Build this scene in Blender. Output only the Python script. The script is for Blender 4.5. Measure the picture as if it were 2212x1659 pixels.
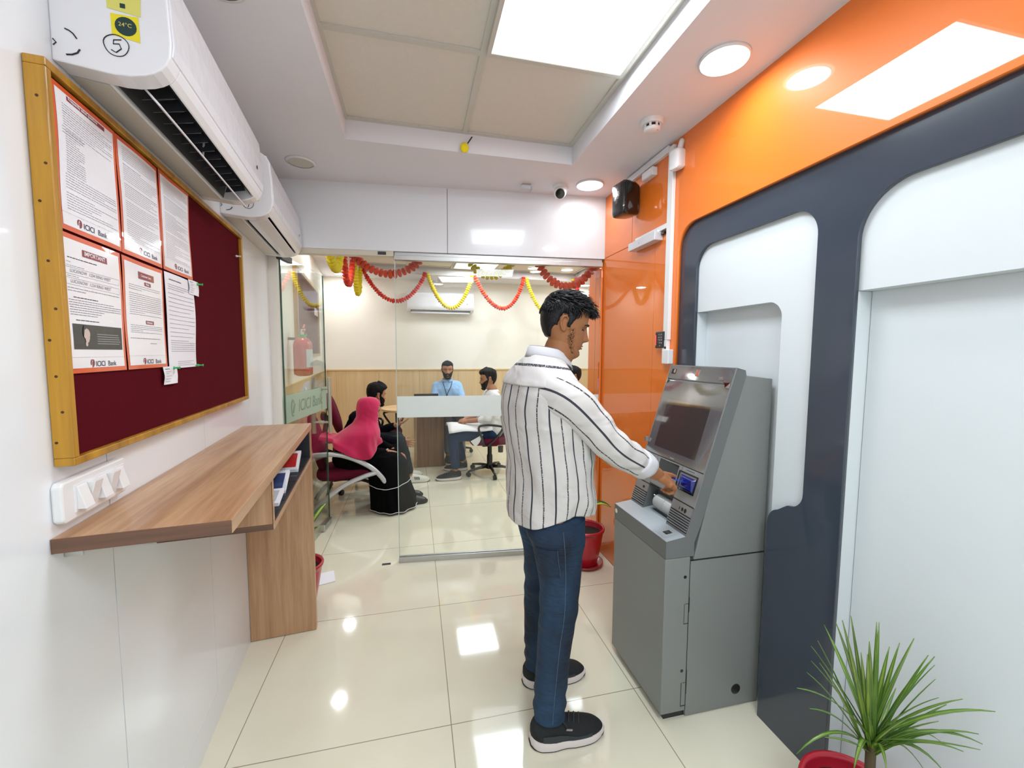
import bpy, bmesh, math, random
from math import sin, cos, pi, radians, sqrt, exp
from mathutils import Vector, Matrix, noise

for _o in list(bpy.data.objects):
    bpy.data.objects.remove(_o)
random.seed(7)
SC = bpy.context.scene
COL = SC.collection

# ------------------------------------------------------------------ camera
RW, RH = 2212, 1659
CAM_F = 896.3                       # focal length in pixels of the 2212 px wide frame
PITCH, YAW, ROLL = 0.07530322, 0.23033831, -0.00446779
cam_data = bpy.data.cameras.new('camera')
cam = bpy.data.objects.new('camera', cam_data)
COL.objects.link(cam)
cam_data.sensor_fit = 'HORIZONTAL'
cam_data.sensor_width = 36.0
cam_data.lens = CAM_F * 36.0 / RW
cam_data.clip_start = 0.02
cam_data.clip_end = 60
_cy, _sy = cos(YAW), sin(YAW)
_f = Vector((_sy*cos(PITCH), _cy*cos(PITCH), -sin(PITCH)))
_r = Vector((_cy, -_sy, 0))
_d = _f.cross(_r)
_r2 = _r*cos(ROLL) + _d*sin(ROLL)
_d2 = -_r*sin(ROLL) + _d*cos(ROLL)
cam.matrix_world = Matrix(((_r2.x, -_d2.x, -_f.x, 0), (_r2.y, -_d2.y, -_f.y, 0), (_r2.z, -_d2.z, -_f.z, 1.45), (0, 0, 0, 1)))
SC.camera = cam

# ------------------------------------------------------------------ world and exposure
world = bpy.data.worlds.new('world')
SC.world = world
world.use_nodes = True
world.node_tree.nodes['Background'].inputs[0].default_value = (0.8, 0.85, 0.9, 1)
world.node_tree.nodes['Background'].inputs[1].default_value = 0.3
SC.view_settings.view_transform = 'Standard'
SC.view_settings.look = 'None'
SC.view_settings.gamma = 1.0
SC.view_settings.use_curve_mapping = False
SC.view_settings.exposure = EXPOSURE = -0.78

# ------------------------------------------------------------------ lights of the room
CEIL, REC = 2.52, 2.62
LC_PANEL = (0.84, 0.93, 1.0)
LC_DOWN = (0.97, 0.97, 1.0)
def area_light(name, x, y, z, size, power, color, disk=False):
    ld = bpy.data.lights.new(name, 'AREA')
    ld.shape = 'DISK' if disk else 'SQUARE'
    ld.size = size
    ld.energy = power
    ld.color = color
    o = bpy.data.objects.new(name, ld)
    COL.objects.link(o)
    o.location = (x, y, z)
    return o
PANEL_W = 30
PANELS = [(0.575, 1.395, REC), (0.575, -0.42, REC), (-0.02, -1.02, REC), (0.815, 5.56, REC), (0.815, 3.80, REC), (1.95, 4.4, REC)]  # second and third panels are added light sources, unseen behind the viewer
for i_, (x_, y_, z_) in enumerate(PANELS):
    area_light('panel_lamp', x_, y_, z_ - 0.022, 0.52, PANEL_W if y_ < 3 else 30, LC_PANEL)
DOWNS = [(1.112, 1.378, CEIL), (1.10, 2.545, CEIL), (1.10, 0.2, CEIL), (-0.30, -0.9, CEIL),
         (-0.97, 6.15, CEIL), (-0.89, 4.77, CEIL), (-0.80, 3.5, CEIL), (2.63, 6.2, CEIL), (1.62, 5.62, REC), (2.10, 5.60, REC), (2.6, 4.6, CEIL)]
for x_, y_, z_ in DOWNS:
    area_light('downlight_lamp', x_, y_, z_ - 0.014, 0.14, (2.5 if y_ > 2 else 4.5) if y_ < 3 else 7, LC_DOWN, True)

# ------------------------------------------------------------------ helpers
def srgb(r, g, b):
    def c(v):
        v /= 255.0
        return v/12.92 if v <= 0.04045 else ((v+0.055)/1.055)**2.4
    return (c(r), c(g), c(b), 1.0)

MATS = {}
def mat(name, col, rough=0.5, metal=0.0, spec=0.5, coat=0.0, noise_amt=0.0, noise_scale=8.0, bump=0.0, bump_scale=200.0, sheen=0.0, emit=None, emit_s=0.0, alpha=1.0, coat_rough=0.03, rough_var=0.0):
    m = bpy.data.materials.new(name)
    m.use_nodes = True
    nt = m.node_tree
    b = nt.nodes['Principled BSDF']
    b.inputs['Base Color'].default_value = col
    b.inputs['Roughness'].default_value = rough
    b.inputs['Metallic'].default_value = metal
    b.inputs['Specular IOR Level'].default_value = spec
    b.inputs['Coat Weight'].default_value = coat
    b.inputs['Coat Roughness'].default_value = coat_rough
    b.inputs['Sheen Weight'].default_value = sheen
    b.inputs['Alpha'].default_value = alpha
    if emit:
        b.inputs['Emission Color'].default_value = emit
        b.inputs['Emission Strength'].default_value = emit_s
    tc = nt.nodes.new('ShaderNodeTexCoord')
    if noise_amt > 0:
        n = nt.nodes.new('ShaderNodeTexNoise')
        n.inputs['Scale'].default_value = noise_scale
        n.inputs['Detail'].default_value = 4
        nt.links.new(tc.outputs['Object'], n.inputs['Vector'])
        mx = nt.nodes.new('ShaderNodeMix'); mx.data_type = 'RGBA'
        mx.inputs['A'].default_value = tuple(c*(1-noise_amt) for c in col[:3]) + (1,)
        mx.inputs['B'].default_value = tuple(min(1, c*(1+noise_amt)) for c in col[:3]) + (1,)
        nt.links.new(n.outputs['Fac'], mx.inputs['Factor'])
        nt.links.new(mx.outputs['Result'], b.inputs['Base Color'])
    if bump > 0:
        n2 = nt.nodes.new('ShaderNodeTexNoise')
        n2.inputs['Scale'].default_value = bump_scale
        nt.links.new(tc.outputs['Object'], n2.inputs['Vector'])
        bp = nt.nodes.new('ShaderNodeBump')
        bp.inputs['Strength'].default_value = bump
        bp.inputs['Distance'].default_value = 0.002
        nt.links.new(n2.outputs['Fac'], bp.inputs['Height'])
        nt.links.new(bp.outputs['Normal'], b.inputs['Normal'])
    MATS[name] = m
    return m

class MB:
    def __init__(s):
        s.v = []; s.f = []; s.uv = []; s.mi = []; s.cur = 0
    def add(s, verts, faces, uvs=None):
        o = len(s.v)
        s.v += [tuple(v) for v in verts]
        for i, f in enumerate(faces):
            s.f.append([o+k for k in f])
            s.uv.append(uvs[i] if uvs else None)
            s.mi.append(s.cur)
        return s
    def box(s, x0, x1, y0, y1, z0, z1):
        v = [(x0,y0,z0),(x1,y0,z0),(x1,y1,z0),(x0,y1,z0),(x0,y0,z1),(x1,y0,z1),(x1,y1,z1),(x0,y1,z1)]
        return s.add(v, [(3,2,1,0),(4,5,6,7),(0,1,5,4),(1,2,6,5),(2,3,7,6),(3,0,4,7)])
    def obox(s, c, ax, ay, az):
        c = Vector(c); ax = Vector(ax); ay = Vector(ay); az = Vector(az)
        v = [c+ax*i+ay*j+az*k for k in (-1, 1) for (i, j) in ((-1,-1),(1,-1),(1,1),(-1,1))]
        return s.add(v, [(3,2,1,0),(4,5,6,7),(0,1,5,4),(1,2,6,5),(2,3,7,6),(3,0,4,7)])
    def rings(s, rings, cap=True, uvs=None, closed=True):
        n = len(rings[0]); V = [p for r in rings for p in r]; F = []; U = []
        for i in range(len(rings)-1):
            for j in range(n if closed else n-1):
                k = (j+1) % n
                F.append((i*n+j, i*n+k, (i+1)*n+k, (i+1)*n+j))
                if uvs:
                    j2 = j+1
                    U.append([uvs[i][j], uvs[i][j2], uvs[i+1][j2], uvs[i+1][j]])
        if cap:
            F.append(tuple(range(n-1, -1, -1))); F.append(tuple((len(rings)-1)*n+j for j in range(n)))
            if uvs:
                U.append([(0, 0)]*n); U.append([(0, 0)]*n)
        return s.add(V, F, U if uvs else None)
    def tube(s, path, rad, n=8, cap=True, flat=1.0):
        P = [Vector(p) for p in path]
        R = rad if isinstance(rad, (list, tuple)) else [rad]*len(P)
        rings = []; prev = None
        for i, p in enumerate(P):
            t = (P[min(i+1, len(P)-1)] - P[max(i-1, 0)])
            if t.length < 1e-9: t = Vector((0, 0, 1))
            t.normalize()
            if prev is None:
                a = Vector((0, 0, 1)) if abs(t.z) < 0.9 else Vector((0, 1, 0))
                u = t.cross(a).normalized()
            else:
                u = (prev - t*prev.dot(t)).normalized()
            prev = u; w = t.cross(u)
            rings.append([p + u*cos(2*pi*k/n)*R[i] + w*sin(2*pi*k/n)*R[i]*flat for k in range(n)])
        return s.rings(rings, cap)
    def capsule(s, p0, r0, p1, r1, n=14, m=4):
        p0 = Vector(p0); p1 = Vector(p1); t = p1-p0
        if t.length < 1e-6: t = Vector((0, 0, 1e-4))
        t.normalize()
        a = Vector((0, 0, 1)) if abs(t.z) < 0.9 else Vector((0, 1, 0))
        u = t.cross(a).normalized(); w = t.cross(u)
        rr = []
        for k in range(m+1):
            an = pi/2*(k+0.02)/m - pi/2
            an = min(an, 0)
            rr.append((p0 + t*r0*sin(an), max(r0*cos(an), r0*0.03)))
        for k in range(m+1):
            an = min(pi/2*k/m, pi/2-0.03)
            rr.append((p1 + t*r1*sin(an), max(r1*cos(an), r1*0.03)))
        return s.rings([[c+u*cos(2*pi*j/n)*r+w*sin(2*pi*j/n)*r for j in range(n)] for c, r in rr])
    def ellipsoid(s, c, ax, ay, az, n=18, m=12):
        c = Vector(c); ax = Vector(ax); ay = Vector(ay); az = Vector(az)
        rings = []
        for i in range(m+1):
            ph = -pi/2 + pi*(i+0.0)/m
            ph = max(-pi/2+0.05, min(pi/2-0.05, ph))
            rings.append([c + az*sin(ph) + (ax*cos(2*pi*j/n)+ay*sin(2*pi*j/n))*cos(ph) for j in range(n)])
        return s.rings(rings)
    def lathe(s, prof, n=32, c=(0, 0, 0), cap=False):
        c = Vector(c)
        return s.rings([[c+Vector((r*cos(2*pi*j/n), r*sin(2*pi*j/n), z)) for j in range(n)] for r, z in prof], cap)
    def prism(s, poly, a, b, fn):
        """poly: 2d points, fn(u, v, w) -> point, extruded w from a to b"""
        n = len(poly)
        V = [fn(u, v, a) for u, v in poly] + [fn(u, v, b) for u, v in poly]
        F = [tuple(range(n-1, -1, -1)), tuple(range(n, 2*n))]
        F += [(i, (i+1) % n, n+(i+1) % n, n+i) for i in range(n)]
        return s.add(V, F)
    def disc(s, c, u, v, r, h, n=24):
        c = Vector(c); u = Vector(u).normalized(); v = Vector(v).normalized(); w = u.cross(v)
        return s.rings([[c+u*cos(2*pi*j/n)*r+v*sin(2*pi*j/n)*r+w*k for j in range(n)] for k in (0, h)])
    def mesh(s, name, mats, smooth=False, recalc=True):
        me = bpy.data.meshes.new(name)
        me.from_pydata(s.v, [], s.f)
        for m in (mats if isinstance(mats, (list, tuple)) else [mats]):
            me.materials.append(m)
        if any(s.mi):
            me.polygons.foreach_set('material_index', s.mi)
        if any(u for u in s.uv):
            ul = me.uv_layers.new(name='UVMap')
            k = 0
            for pi_, p in enumerate(me.polygons):
                u = s.uv[pi_]
                for q in range(p.loop_total):
                    ul.data[p.loop_start+q].uv = u[q] if u else (0, 0)
        if recalc:
            bm = bmesh.new(); bm.from_mesh(me)
            bmesh.ops.recalc_face_normals(bm, faces=bm.faces)
            bm.to_mesh(me); bm.free()
        if smooth:
            me.polygons.foreach_set('use_smooth', [True]*len(me.polygons))
        me.update()
        return me

def link(name, data, parent=None):
    o = bpy.data.objects.new(name, data)
    COL.objects.link(o)
    if parent is not None:
        o.parent = parent
    return o
def obj(name, mb, m, parent=None, smooth=False, bevel=0.0, auto=None, recalc=True, label=None):
    o = link(name, mb.mesh(name, m, smooth, recalc), parent)
    if bevel > 0:
        md = o.modifiers.new('bevel', 'BEVEL'); md.width = bevel; md.segments = 2; md.limit_method = 'ANGLE'; md.angle_limit = radians(40)
    if auto:
        o.data.polygons.foreach_set('use_smooth', [True]*len(o.data.polygons))
        bm = bmesh.new(); bm.from_mesh(o.data)
        for e in bm.edges:
            if len(e.link_faces) == 2 and e.calc_face_angle(0) > radians(auto):
                e.smooth = False
        bm.to_mesh(o.data); bm.free()
    if label: o['label'] = label
    return o
def remesh(o, voxel, it=4, fac=0.5):
    r = o.modifiers.new('remesh', 'REMESH'); r.mode = 'VOXEL'; r.voxel_size = voxel; r.use_smooth_shade = True
    if it:
        sm = o.modifiers.new('smooth', 'SMOOTH'); sm.iterations = it; sm.factor = fac
    return o
def tag(o, label, cat, group=None):
    o['label'] = label; o['category'] = cat
    if group: o['group'] = group
    return o
def struct(o):
    o['kind'] = 'structure'
    return o
def empty(name, loc=(0, 0, 0), rz=0.0):
    o = bpy.data.objects.new(name, None); COL.objects.link(o)
    o.empty_display_size = 0.05
    o.location = loc; o.rotation_euler = (0, 0, rz)
    return o
def thing(name, label, cat, loc=(0, 0, 0), rz=0.0, group=None):
    return tag(empty(name, loc, rz), label, cat, group)
def copy_tree(o, parent=None):
    c = o.copy(); COL.objects.link(c)
    if parent is not None: c.parent = parent
    for ch in [x for x in o.children]:
        copy_tree(ch, c)
    return c

# frames: left wall (local x = out of the wall, y = along it), glass front (local x = along, y = away)
AL, AG = 0.10042021, -0.08865959
L0 = (-0.5866, -0.0591, 0.0)
G0 = (-0.124, 2.856, 0.0)
def onL(o):
    o.location = L0; o.rotation_euler = (0, 0, AL); return o
def onG(o):
    o.location = G0; o.rotation_euler = (0, 0, AG); return o
def Lp(t, s, z):
    return Vector((L0[0]+cos(AL)*t-sin(AL)*s, L0[1]+sin(AL)*t+cos(AL)*s, z))
def Gp(s, t, z):
    return Vector((G0[0]+cos(AG)*s-sin(AG)*t, G0[1]+sin(AG)*s+cos(AG)*t, z))

def text_mesh(body, size, extrude, m, fn, align='LEFT', bold=0.0, shear=0.0, spacing=1.0):
    """lettering as real thin geometry; fn maps (x, y, depth) -> point"""
    cu = bpy.data.curves.new('t', 'FONT'); cu.body = body; cu.size = size; cu.extrude = extrude
    cu.align_x = align; cu.offset = bold; cu.shear = shear; cu.space_character = spacing; cu.resolution_u = 3
    to = bpy.data.objects.new('t', cu); COL.objects.link(to)
    dg = bpy.context.evaluated_depsgraph_get(); dg.update()
    me = bpy.data.meshes.new_from_object(to.evaluated_get(dg))
    V = [fn(v.co.x, v.co.y, v.co.z) for v in me.vertices]
    F = [tuple(p.vertices) for p in me.polygons]
    bpy.data.objects.remove(to); bpy.data.curves.remove(cu); bpy.data.meshes.remove(me)
    return V, F

def rrect(u0, u1, v0, v1, r, n=6, corners=(1, 1, 1, 1)):
    """rounded rectangle, corners bl br tr tl"""
    P = []
    for (cu, cv, a0, on) in ((u0+r, v0+r, pi, corners[0]), (u1-r, v0+r, 1.5*pi, corners[1]), (u1-r, v1-r, 0, corners[2]), (u0+r, v1-r, pi/2, corners[3])):
        if on:
            for k in range(n+1):
                a = a0 + pi/2*k/n
                P.append((cu+r*cos(a), cv+r*sin(a)))
        else:
            a = a0+pi/4
            P.append((cu+r*(1 if cos(a) > 0 else -1), cv+r*(1 if sin(a) > 0 else -1)))
    return P
def plate(name, outer, holes, w0, w1, fn, m, parent=None):
    """flat sheet with holes, thickness w0..w1, fn(u,v,w)->point"""
    cu = bpy.data.curves.new('p', 'CURVE'); cu.dimensions = '2D'; cu.fill_mode = 'BOTH'; cu.extrude = 0.5
    for poly in [outer]+holes:
        sp = cu.splines.new('POLY'); sp.points.add(len(poly)-1); sp.use_cyclic_u = True
        for i, (u, v) in enumerate(poly): sp.points[i].co = (u, v, 0, 1)
    to = bpy.data.objects.new('p', cu); COL.objects.link(to)
    dg = bpy.context.evaluated_depsgraph_get(); dg.update()
    me = bpy.data.meshes.new_from_object(to.evaluated_get(dg))
    bpy.data.objects.remove(to); bpy.data.curves.remove(cu)
    for v in me.vertices:
        w = w0 if v.co.z < 0 else w1
        v.co = fn(v.co.x, v.co.y, w)
    bm = bmesh.new(); bm.from_mesh(me)
    bmesh.ops.remove_doubles(bm, verts=bm.verts, dist=1e-5)
    bmesh.ops.recalc_face_normals(bm, faces=bm.faces)
    bm.to_mesh(me); bm.free()
    me.materials.clear()
    me.materials.append(m)
    me.name = name
    return link(name, me, parent)
# ------------------------------------------------------------------ materials
M_WALL = mat('white_laminate', srgb(234, 238, 242), 0.22, spec=0.5, coat=0.25, coat_rough=0.05, noise_amt=0.015, noise_scale=3)
M_CREAM = mat('cream_paint', srgb(244, 240, 230), 0.6, noise_amt=0.02)
M_CEIL = mat('ceiling_paint', srgb(230, 228, 232), 0.85, noise_amt=0.015, bump=0.05)
M_TILE = mat('mineral_tile', srgb(222, 216, 205), 0.9, noise_amt=0.04, noise_scale=60, bump=0.3, bump_scale=400)
M_GRID = mat('tee_grid', srgb(205, 202, 192), 0.5)
M_GAP = mat('dark_gap', srgb(45, 42, 40), 0.9)
M_ORANGE = mat('orange_laminate', (0.85, 0.188, 0.014, 1), 0.45, spec=0.3, coat=1.0, coat_rough=0.015, noise_amt=0.02, noise_scale=2)
M_SLATE = mat('slate_laminate', srgb(58, 66, 78), 0.16, spec=0.5, coat=0.4, coat_rough=0.04, noise_amt=0.05, noise_scale=3)
M_WHITE = mat('white_matt_board', srgb(214, 220, 222), 0.45, noise_amt=0.01)
M_ALU = mat('brushed_aluminium', srgb(190, 190, 188), 0.35, metal=0.85, noise_amt=0.05, noise_scale=40)
M_STEEL = mat('satin_steel', srgb(205, 205, 200), 0.28, metal=0.95)
M_CHROME = mat('chrome', srgb(225, 225, 225), 0.1, metal=1.0)
M_PLASTIC = mat('white_plastic', srgb(232, 232, 232), 0.3, coat=0.2)
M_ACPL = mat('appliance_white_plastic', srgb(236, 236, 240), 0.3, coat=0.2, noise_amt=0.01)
M_ACFILM = mat('protective_film', srgb(238, 239, 246), 0.18, coat=0.6, bump=0.8, bump_scale=25, noise_amt=0.03, noise_scale=12)
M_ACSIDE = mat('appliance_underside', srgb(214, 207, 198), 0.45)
M_BLACK = mat('black_plastic', srgb(22, 22, 24), 0.35, coat=0.2)
M_GLOSSBLACK = mat('gloss_black', srgb(12, 12, 14), 0.08, coat=0.6)
M_DARK = mat('dark_grey_plastic', srgb(60, 60, 62), 0.5)
M_MAROON = mat('maroon_felt', srgb(84, 8, 22), 0.95, spec=0.1, noise_amt=0.08, noise_scale=90, bump=0.3, bump_scale=500)
M_MARCLOTH = mat('maroon_upholstery', srgb(98, 18, 42), 0.9, spec=0.2, noise_amt=0.1, noise_scale=60, bump=0.3, bump_scale=300)
M_PAPER = mat('paper', srgb(240, 240, 244), 0.25, coat=0.5, coat_rough=0.08, noise_amt=0.01)
M_PAPERC = mat('plain_paper', srgb(238, 238, 244), 0.7)
M_PORANGE = mat('printed_orange', srgb(222, 92, 42), 0.3, coat=0.4)
M_PMAROON = mat('printed_maroon', srgb(140, 32, 55), 0.35, coat=0.3)
M_INK = mat('ink_grey', srgb(138, 138, 152), 0.5)
M_INKD = mat('ink_dark', srgb(30, 40, 75), 0.5)
M_INKB = mat('marker_black', srgb(25, 22, 28), 0.5)
M_PRBLACK = mat('printed_black', srgb(30, 32, 34), 0.35, coat=0.3)
M_PRSKIN = mat('printed_skin', srgb(205, 185, 175), 0.35)
M_YELLOWST = mat('yellow_sticker', srgb(236, 220, 30), 0.4)
M_PALEYEL = mat('pale_yellow_label', srgb(222, 216, 110), 0.4)
M_DKGREEN = mat('dark_green_ink', srgb(14, 52, 50), 0.4)
M_GREENPIN = mat('green_plastic', srgb(40, 170, 90), 0.3)
M_RED = mat('red_paint', srgb(205, 42, 45), 0.25, coat=0.4)
M_REDPOT = mat('red_plastic_pot', srgb(178, 28, 46), 0.3, coat=0.3, noise_amt=0.05)
M_SOIL = mat('soil', srgb(38, 28, 24), 0.95, noise_amt=0.4, noise_scale=60, bump=1.0, bump_scale=120)
M_ATM = mat('machine_grey', srgb(134, 137, 134), 0.42, spec=0.4, noise_amt=0.02, noise_scale=30, bump=0.08, bump_scale=900)
M_ATMD = mat('machine_dark_grey', srgb(112, 114, 114), 0.42, spec=0.4, noise_amt=0.02, bump=0.08, bump_scale=900)
M_ATML = mat('machine_shelf_silver', srgb(176, 186, 192), 0.4, metal=0.3)
M_SILVER = mat('silver_trim', srgb(160, 162, 164), 0.3, metal=0.6)
M_ARMS = mat('satin_silver_frame', srgb(204, 206, 210), 0.3, metal=0.35)
M_SCREEN = mat('screen_glass', srgb(58, 64, 62), 0.04, spec=1.0, coat=1.0, coat_rough=0.02)
M_SCREEN.node_tree.nodes['Principled BSDF'].inputs['IOR'].default_value = 2.3
M_BEZEL = mat('gloss_screen_surround', srgb(92, 95, 98), 0.06, spec=1.0, coat=1.0)
M_BEZEL.node_tree.nodes['Principled BSDF'].inputs['IOR'].default_value = 2.0
M_BLUE = mat('blue_card_reader', srgb(10, 22, 105), 0.2, coat=0.8, emit=srgb(20, 60, 210), emit_s=0.05)
M_BLUECARD = mat('blue_card', srgb(30, 70, 190), 0.25, coat=0.5)
M_SKIN = mat('skin_brown', srgb(160, 106, 68), 0.5, spec=0.35, noise_amt=0.05, noise_scale=25)
M_SKIN2 = mat('skin_tan', srgb(170, 118, 88), 0.5, spec=0.35, noise_amt=0.05, noise_scale=25)
M_LIP = mat('lip', srgb(138, 84, 64), 0.45)
M_EYE = mat('eye_white', srgb(215, 208, 200), 0.2)
M_IRIS = mat('iris', srgb(30, 18, 12), 0.1)
M_HAIR = mat('black_hair', (0.0022, 0.0023, 0.0032, 1), 0.42, spec=0.35, bump=0.8, bump_scale=160)
M_HAIR2 = mat('black_hair_matt', (0.0025, 0.0023, 0.0026, 1), 0.7, spec=0.2, bump=0.8, bump_scale=140)
M_STUBBLE = mat('stubble', srgb(136, 91, 61), 0.6, noise_amt=0.15, noise_scale=300)
M_BLUESH = mat('light_blue_shirt', srgb(150, 190, 232), 0.8, noise_amt=0.05, noise_scale=30)
M_WHSH = mat('white_shirt_cloth', srgb(226, 224, 224), 0.8, noise_amt=0.04, noise_scale=20)
M_JEAN2 = mat('blue_denim', srgb(14, 44, 80), 0.85, noise_amt=0.25, noise_scale=18)
M_DKCL = mat('dark_navy_cloth', (0.0025, 0.0028, 0.006, 1), 0.95, spec=0.12)
M_GREYTR = mat('charcoal_trousers', srgb(30, 36, 40), 0.9, spec=0.2, noise_amt=0.1)
M_GREYTR2 = mat('grey_trousers', srgb(104, 110, 116), 0.7, noise_amt=0.2)
M_ABAYA = mat('black_abaya', (0.0012, 0.0012, 0.0016, 1), 0.95, spec=0.12)
M_PINK = mat('pink_hijab', srgb(196, 22, 82), 0.85, sheen=0.3, noise_amt=0.06, noise_scale=20, bump=0.2, bump_scale=300)
M_WSHOE = mat('white_leather', srgb(222, 220, 206), 0.5)
M_SHOE = mat('black_mesh_fabric', srgb(24, 27, 30), 0.8, noise_amt=0.2, noise_scale=200, bump=0.5, bump_scale=500)
M_SHOE2 = mat('grey_overlay', srgb(44, 50, 54), 0.6)
M_SOLE = mat('white_rubber', srgb(222, 212, 208), 0.55, noise_amt=0.03)
M_OUTSOLE = mat('dark_outsole', srgb(40, 34, 34), 0.7)
M_FLOWY = mat('marigold_yellow', srgb(250, 222, 8), 0.75, sheen=0.2, noise_amt=0.1, noise_scale=80, bump=1.0, bump_scale=150)
M_FLOWO = mat('marigold_orange', srgb(250, 78, 22), 0.75, sheen=0.2, noise_amt=0.12, noise_scale=80, bump=1.0, bump_scale=150)
M_FLOWR = mat('marigold_red', srgb(228, 34, 22), 0.75, sheen=0.2, noise_amt=0.12, noise_scale=80, bump=1.0, bump_scale=150)
M_WOODY = mat('timber_frame', srgb(190, 140, 40), 0.5, noise_amt=0.2, noise_scale=14)
M_GREEN1 = mat('leaf_green_dark', srgb(34, 92, 34), 0.35, coat=0.2, noise_amt=0.1)
M_STEM = mat('plant_stem', srgb(98, 124, 52), 0.5, noise_amt=0.15)

def wood(name, c1, c2, axis='Y', scale=3.0, rough=0.4, coat=0.15):
    m = bpy.data.materials.new(name); m.use_nodes = True
    nt = m.node_tree; b = nt.nodes['Principled BSDF']
    tc = nt.nodes.new('ShaderNodeTexCoord'); mp = nt.nodes.new('ShaderNodeMapping')
    s = {'X': (0.6, 14, 14), 'Y': (14, 0.6, 14), 'Z': (14, 14, 0.6)}[axis]
    mp.inputs['Scale'].default_value = tuple(k*scale/3 for k in s)
    n = nt.nodes.new('ShaderNodeTexNoise'); n.inputs['Scale'].default_value = 2.0; n.inputs['Detail'].default_value = 6; n.inputs['Roughness'].default_value = 0.6
    n.inputs['Distortion'].default_value = 0.4
    n2 = nt.nodes.new('ShaderNodeTexNoise'); n2.inputs['Scale'].default_value = 12.0; n2.inputs['Detail'].default_value = 3
    nt.links.new(tc.outputs['Object'], mp.inputs['Vector']); nt.links.new(mp.outputs[0], n.inputs['Vector']); nt.links.new(mp.outputs[0], n2.inputs['Vector'])
    ad = nt.nodes.new('ShaderNodeMath'); ad.operation = 'MULTIPLY_ADD'; ad.inputs[1].default_value = 0.3
    nt.links.new(n2.outputs['Fac'], ad.inputs[0]); nt.links.new(n.outputs['Fac'], ad.inputs[2])
    cr = nt.nodes.new('ShaderNodeValToRGB')
    cr.color_ramp.elements[0].position = 0.42; cr.color_ramp.elements[0].color = c1
    cr.color_ramp.elements[1].position = 0.85; cr.color_ramp.elements[1].color = c2
    nt.links.new(ad.outputs[0], cr.inputs[0]); nt.links.new(cr.outputs[0], b.inputs['Base Color'])
    b.inputs['Roughness'].default_value = rough; b.inputs['Coat Weight'].default_value = coat
    return m
W1, W2 = srgb(158, 114, 78), srgb(200, 160, 122)
M_WOODT = wood('walnut_laminate', W1, W2, 'Y')
M_WOODZ = wood('walnut_laminate_upright', W1, W2, 'Z')
M_WOODX = wood('walnut_laminate_cross', srgb(84, 58, 44), srgb(122, 86, 64), 'X')
M_WOODE = wood('walnut_edge_band', srgb(172, 132, 100), srgb(205, 168, 134), 'Y')
M_MAPLE = wood('maple_wainscot', srgb(212, 180, 132), srgb(228, 200, 156), 'Z', scale=2)
M_MAPLET = wood('maple_trim', srgb(214, 180, 122), srgb(226, 196, 140), 'X')
M_DESKB = wood('brown_desk_panel', srgb(98, 66, 38), srgb(142, 102, 64), 'Z')
M_DESKT = wood('light_desk_top', srgb(204, 168, 120), srgb(226, 194, 148), 'X')
M_PINE = wood('golden_timber', srgb(138, 92, 12), srgb(196, 144, 34), 'Z', scale=2.0)

def floor_mat():
    m = bpy.data.materials.new('cream_vitrified_tile'); m.use_nodes = True
    nt = m.node_tree; b = nt.nodes['Principled BSDF']; L = nt.links.new
    tc = nt.nodes.new('ShaderNodeTexCoord'); mp = nt.nodes.new('ShaderNodeMapping')
    T = 0.785
    mp.inputs['Location'].default_value = (-0.121/T, -1.5285/T, 0)
    mp.inputs['Scale'].default_value = (1/T, 1/T, 1)
    L(tc.outputs['Object'], mp.inputs['Vector'])
    sx = nt.nodes.new('ShaderNodeSeparateXYZ'); L(mp.outputs[0], sx.inputs[0])
    outs = []
    for ax in 'XY':
        fr = nt.nodes.new('ShaderNodeMath'); fr.operation = 'PINGPONG'; fr.inputs[1].default_value = 0.5
        L(sx.outputs[ax], fr.inputs[0])
        lt = nt.nodes.new('ShaderNodeMath'); lt.operation = 'LESS_THAN'; lt.inputs[1].default_value = 0.0022
        L(fr.outputs[0], lt.inputs[0]); outs.append(lt)
    mxn = nt.nodes.new('ShaderNodeMath'); mxn.operation = 'MAXIMUM'; L(outs[0].outputs[0], mxn.inputs[0]); L(outs[1].outputs[0], mxn.inputs[1])
    n = nt.nodes.new('ShaderNodeTexNoise'); n.inputs['Scale'].default_value = 5; n.inputs['Detail'].default_value = 5
    L(tc.outputs['Object'], n.inputs['Vector'])
    c = nt.nodes.new('ShaderNodeMix'); c.data_type = 'RGBA'; c.inputs['A'].default_value = srgb(224, 219, 196); c.inputs['B'].default_value = srgb(232, 228, 207)
    L(n.outputs['Fac'], c.inputs['Factor'])
    c2 = nt.nodes.new('ShaderNodeMix'); c2.data_type = 'RGBA'; c2.inputs['B'].default_value = srgb(150, 140, 118)
    L(mxn.outputs[0], c2.inputs['Factor']); L(c.outputs['Result'], c2.inputs['A'])
    L(c2.outputs['Result'], b.inputs['Base Color'])
    b.inputs['Roughness'].default_value = 0.07
    b.inputs['Specular IOR Level'].default_value = 0.5
    b.inputs['Coat Weight'].default_value = 0.3; b.inputs['Coat Roughness'].default_value = 0.02
    bp = nt.nodes.new('ShaderNodeBump'); bp.inputs['Strength'].default_value = 0.3; bp.inputs['Distance'].default_value = 0.001; bp.invert = True
    L(mxn.outputs[0], bp.inputs['Height']); L(bp.outputs[0], b.inputs['Normal'])
    return m
M_FLOOR = floor_mat()

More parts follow.
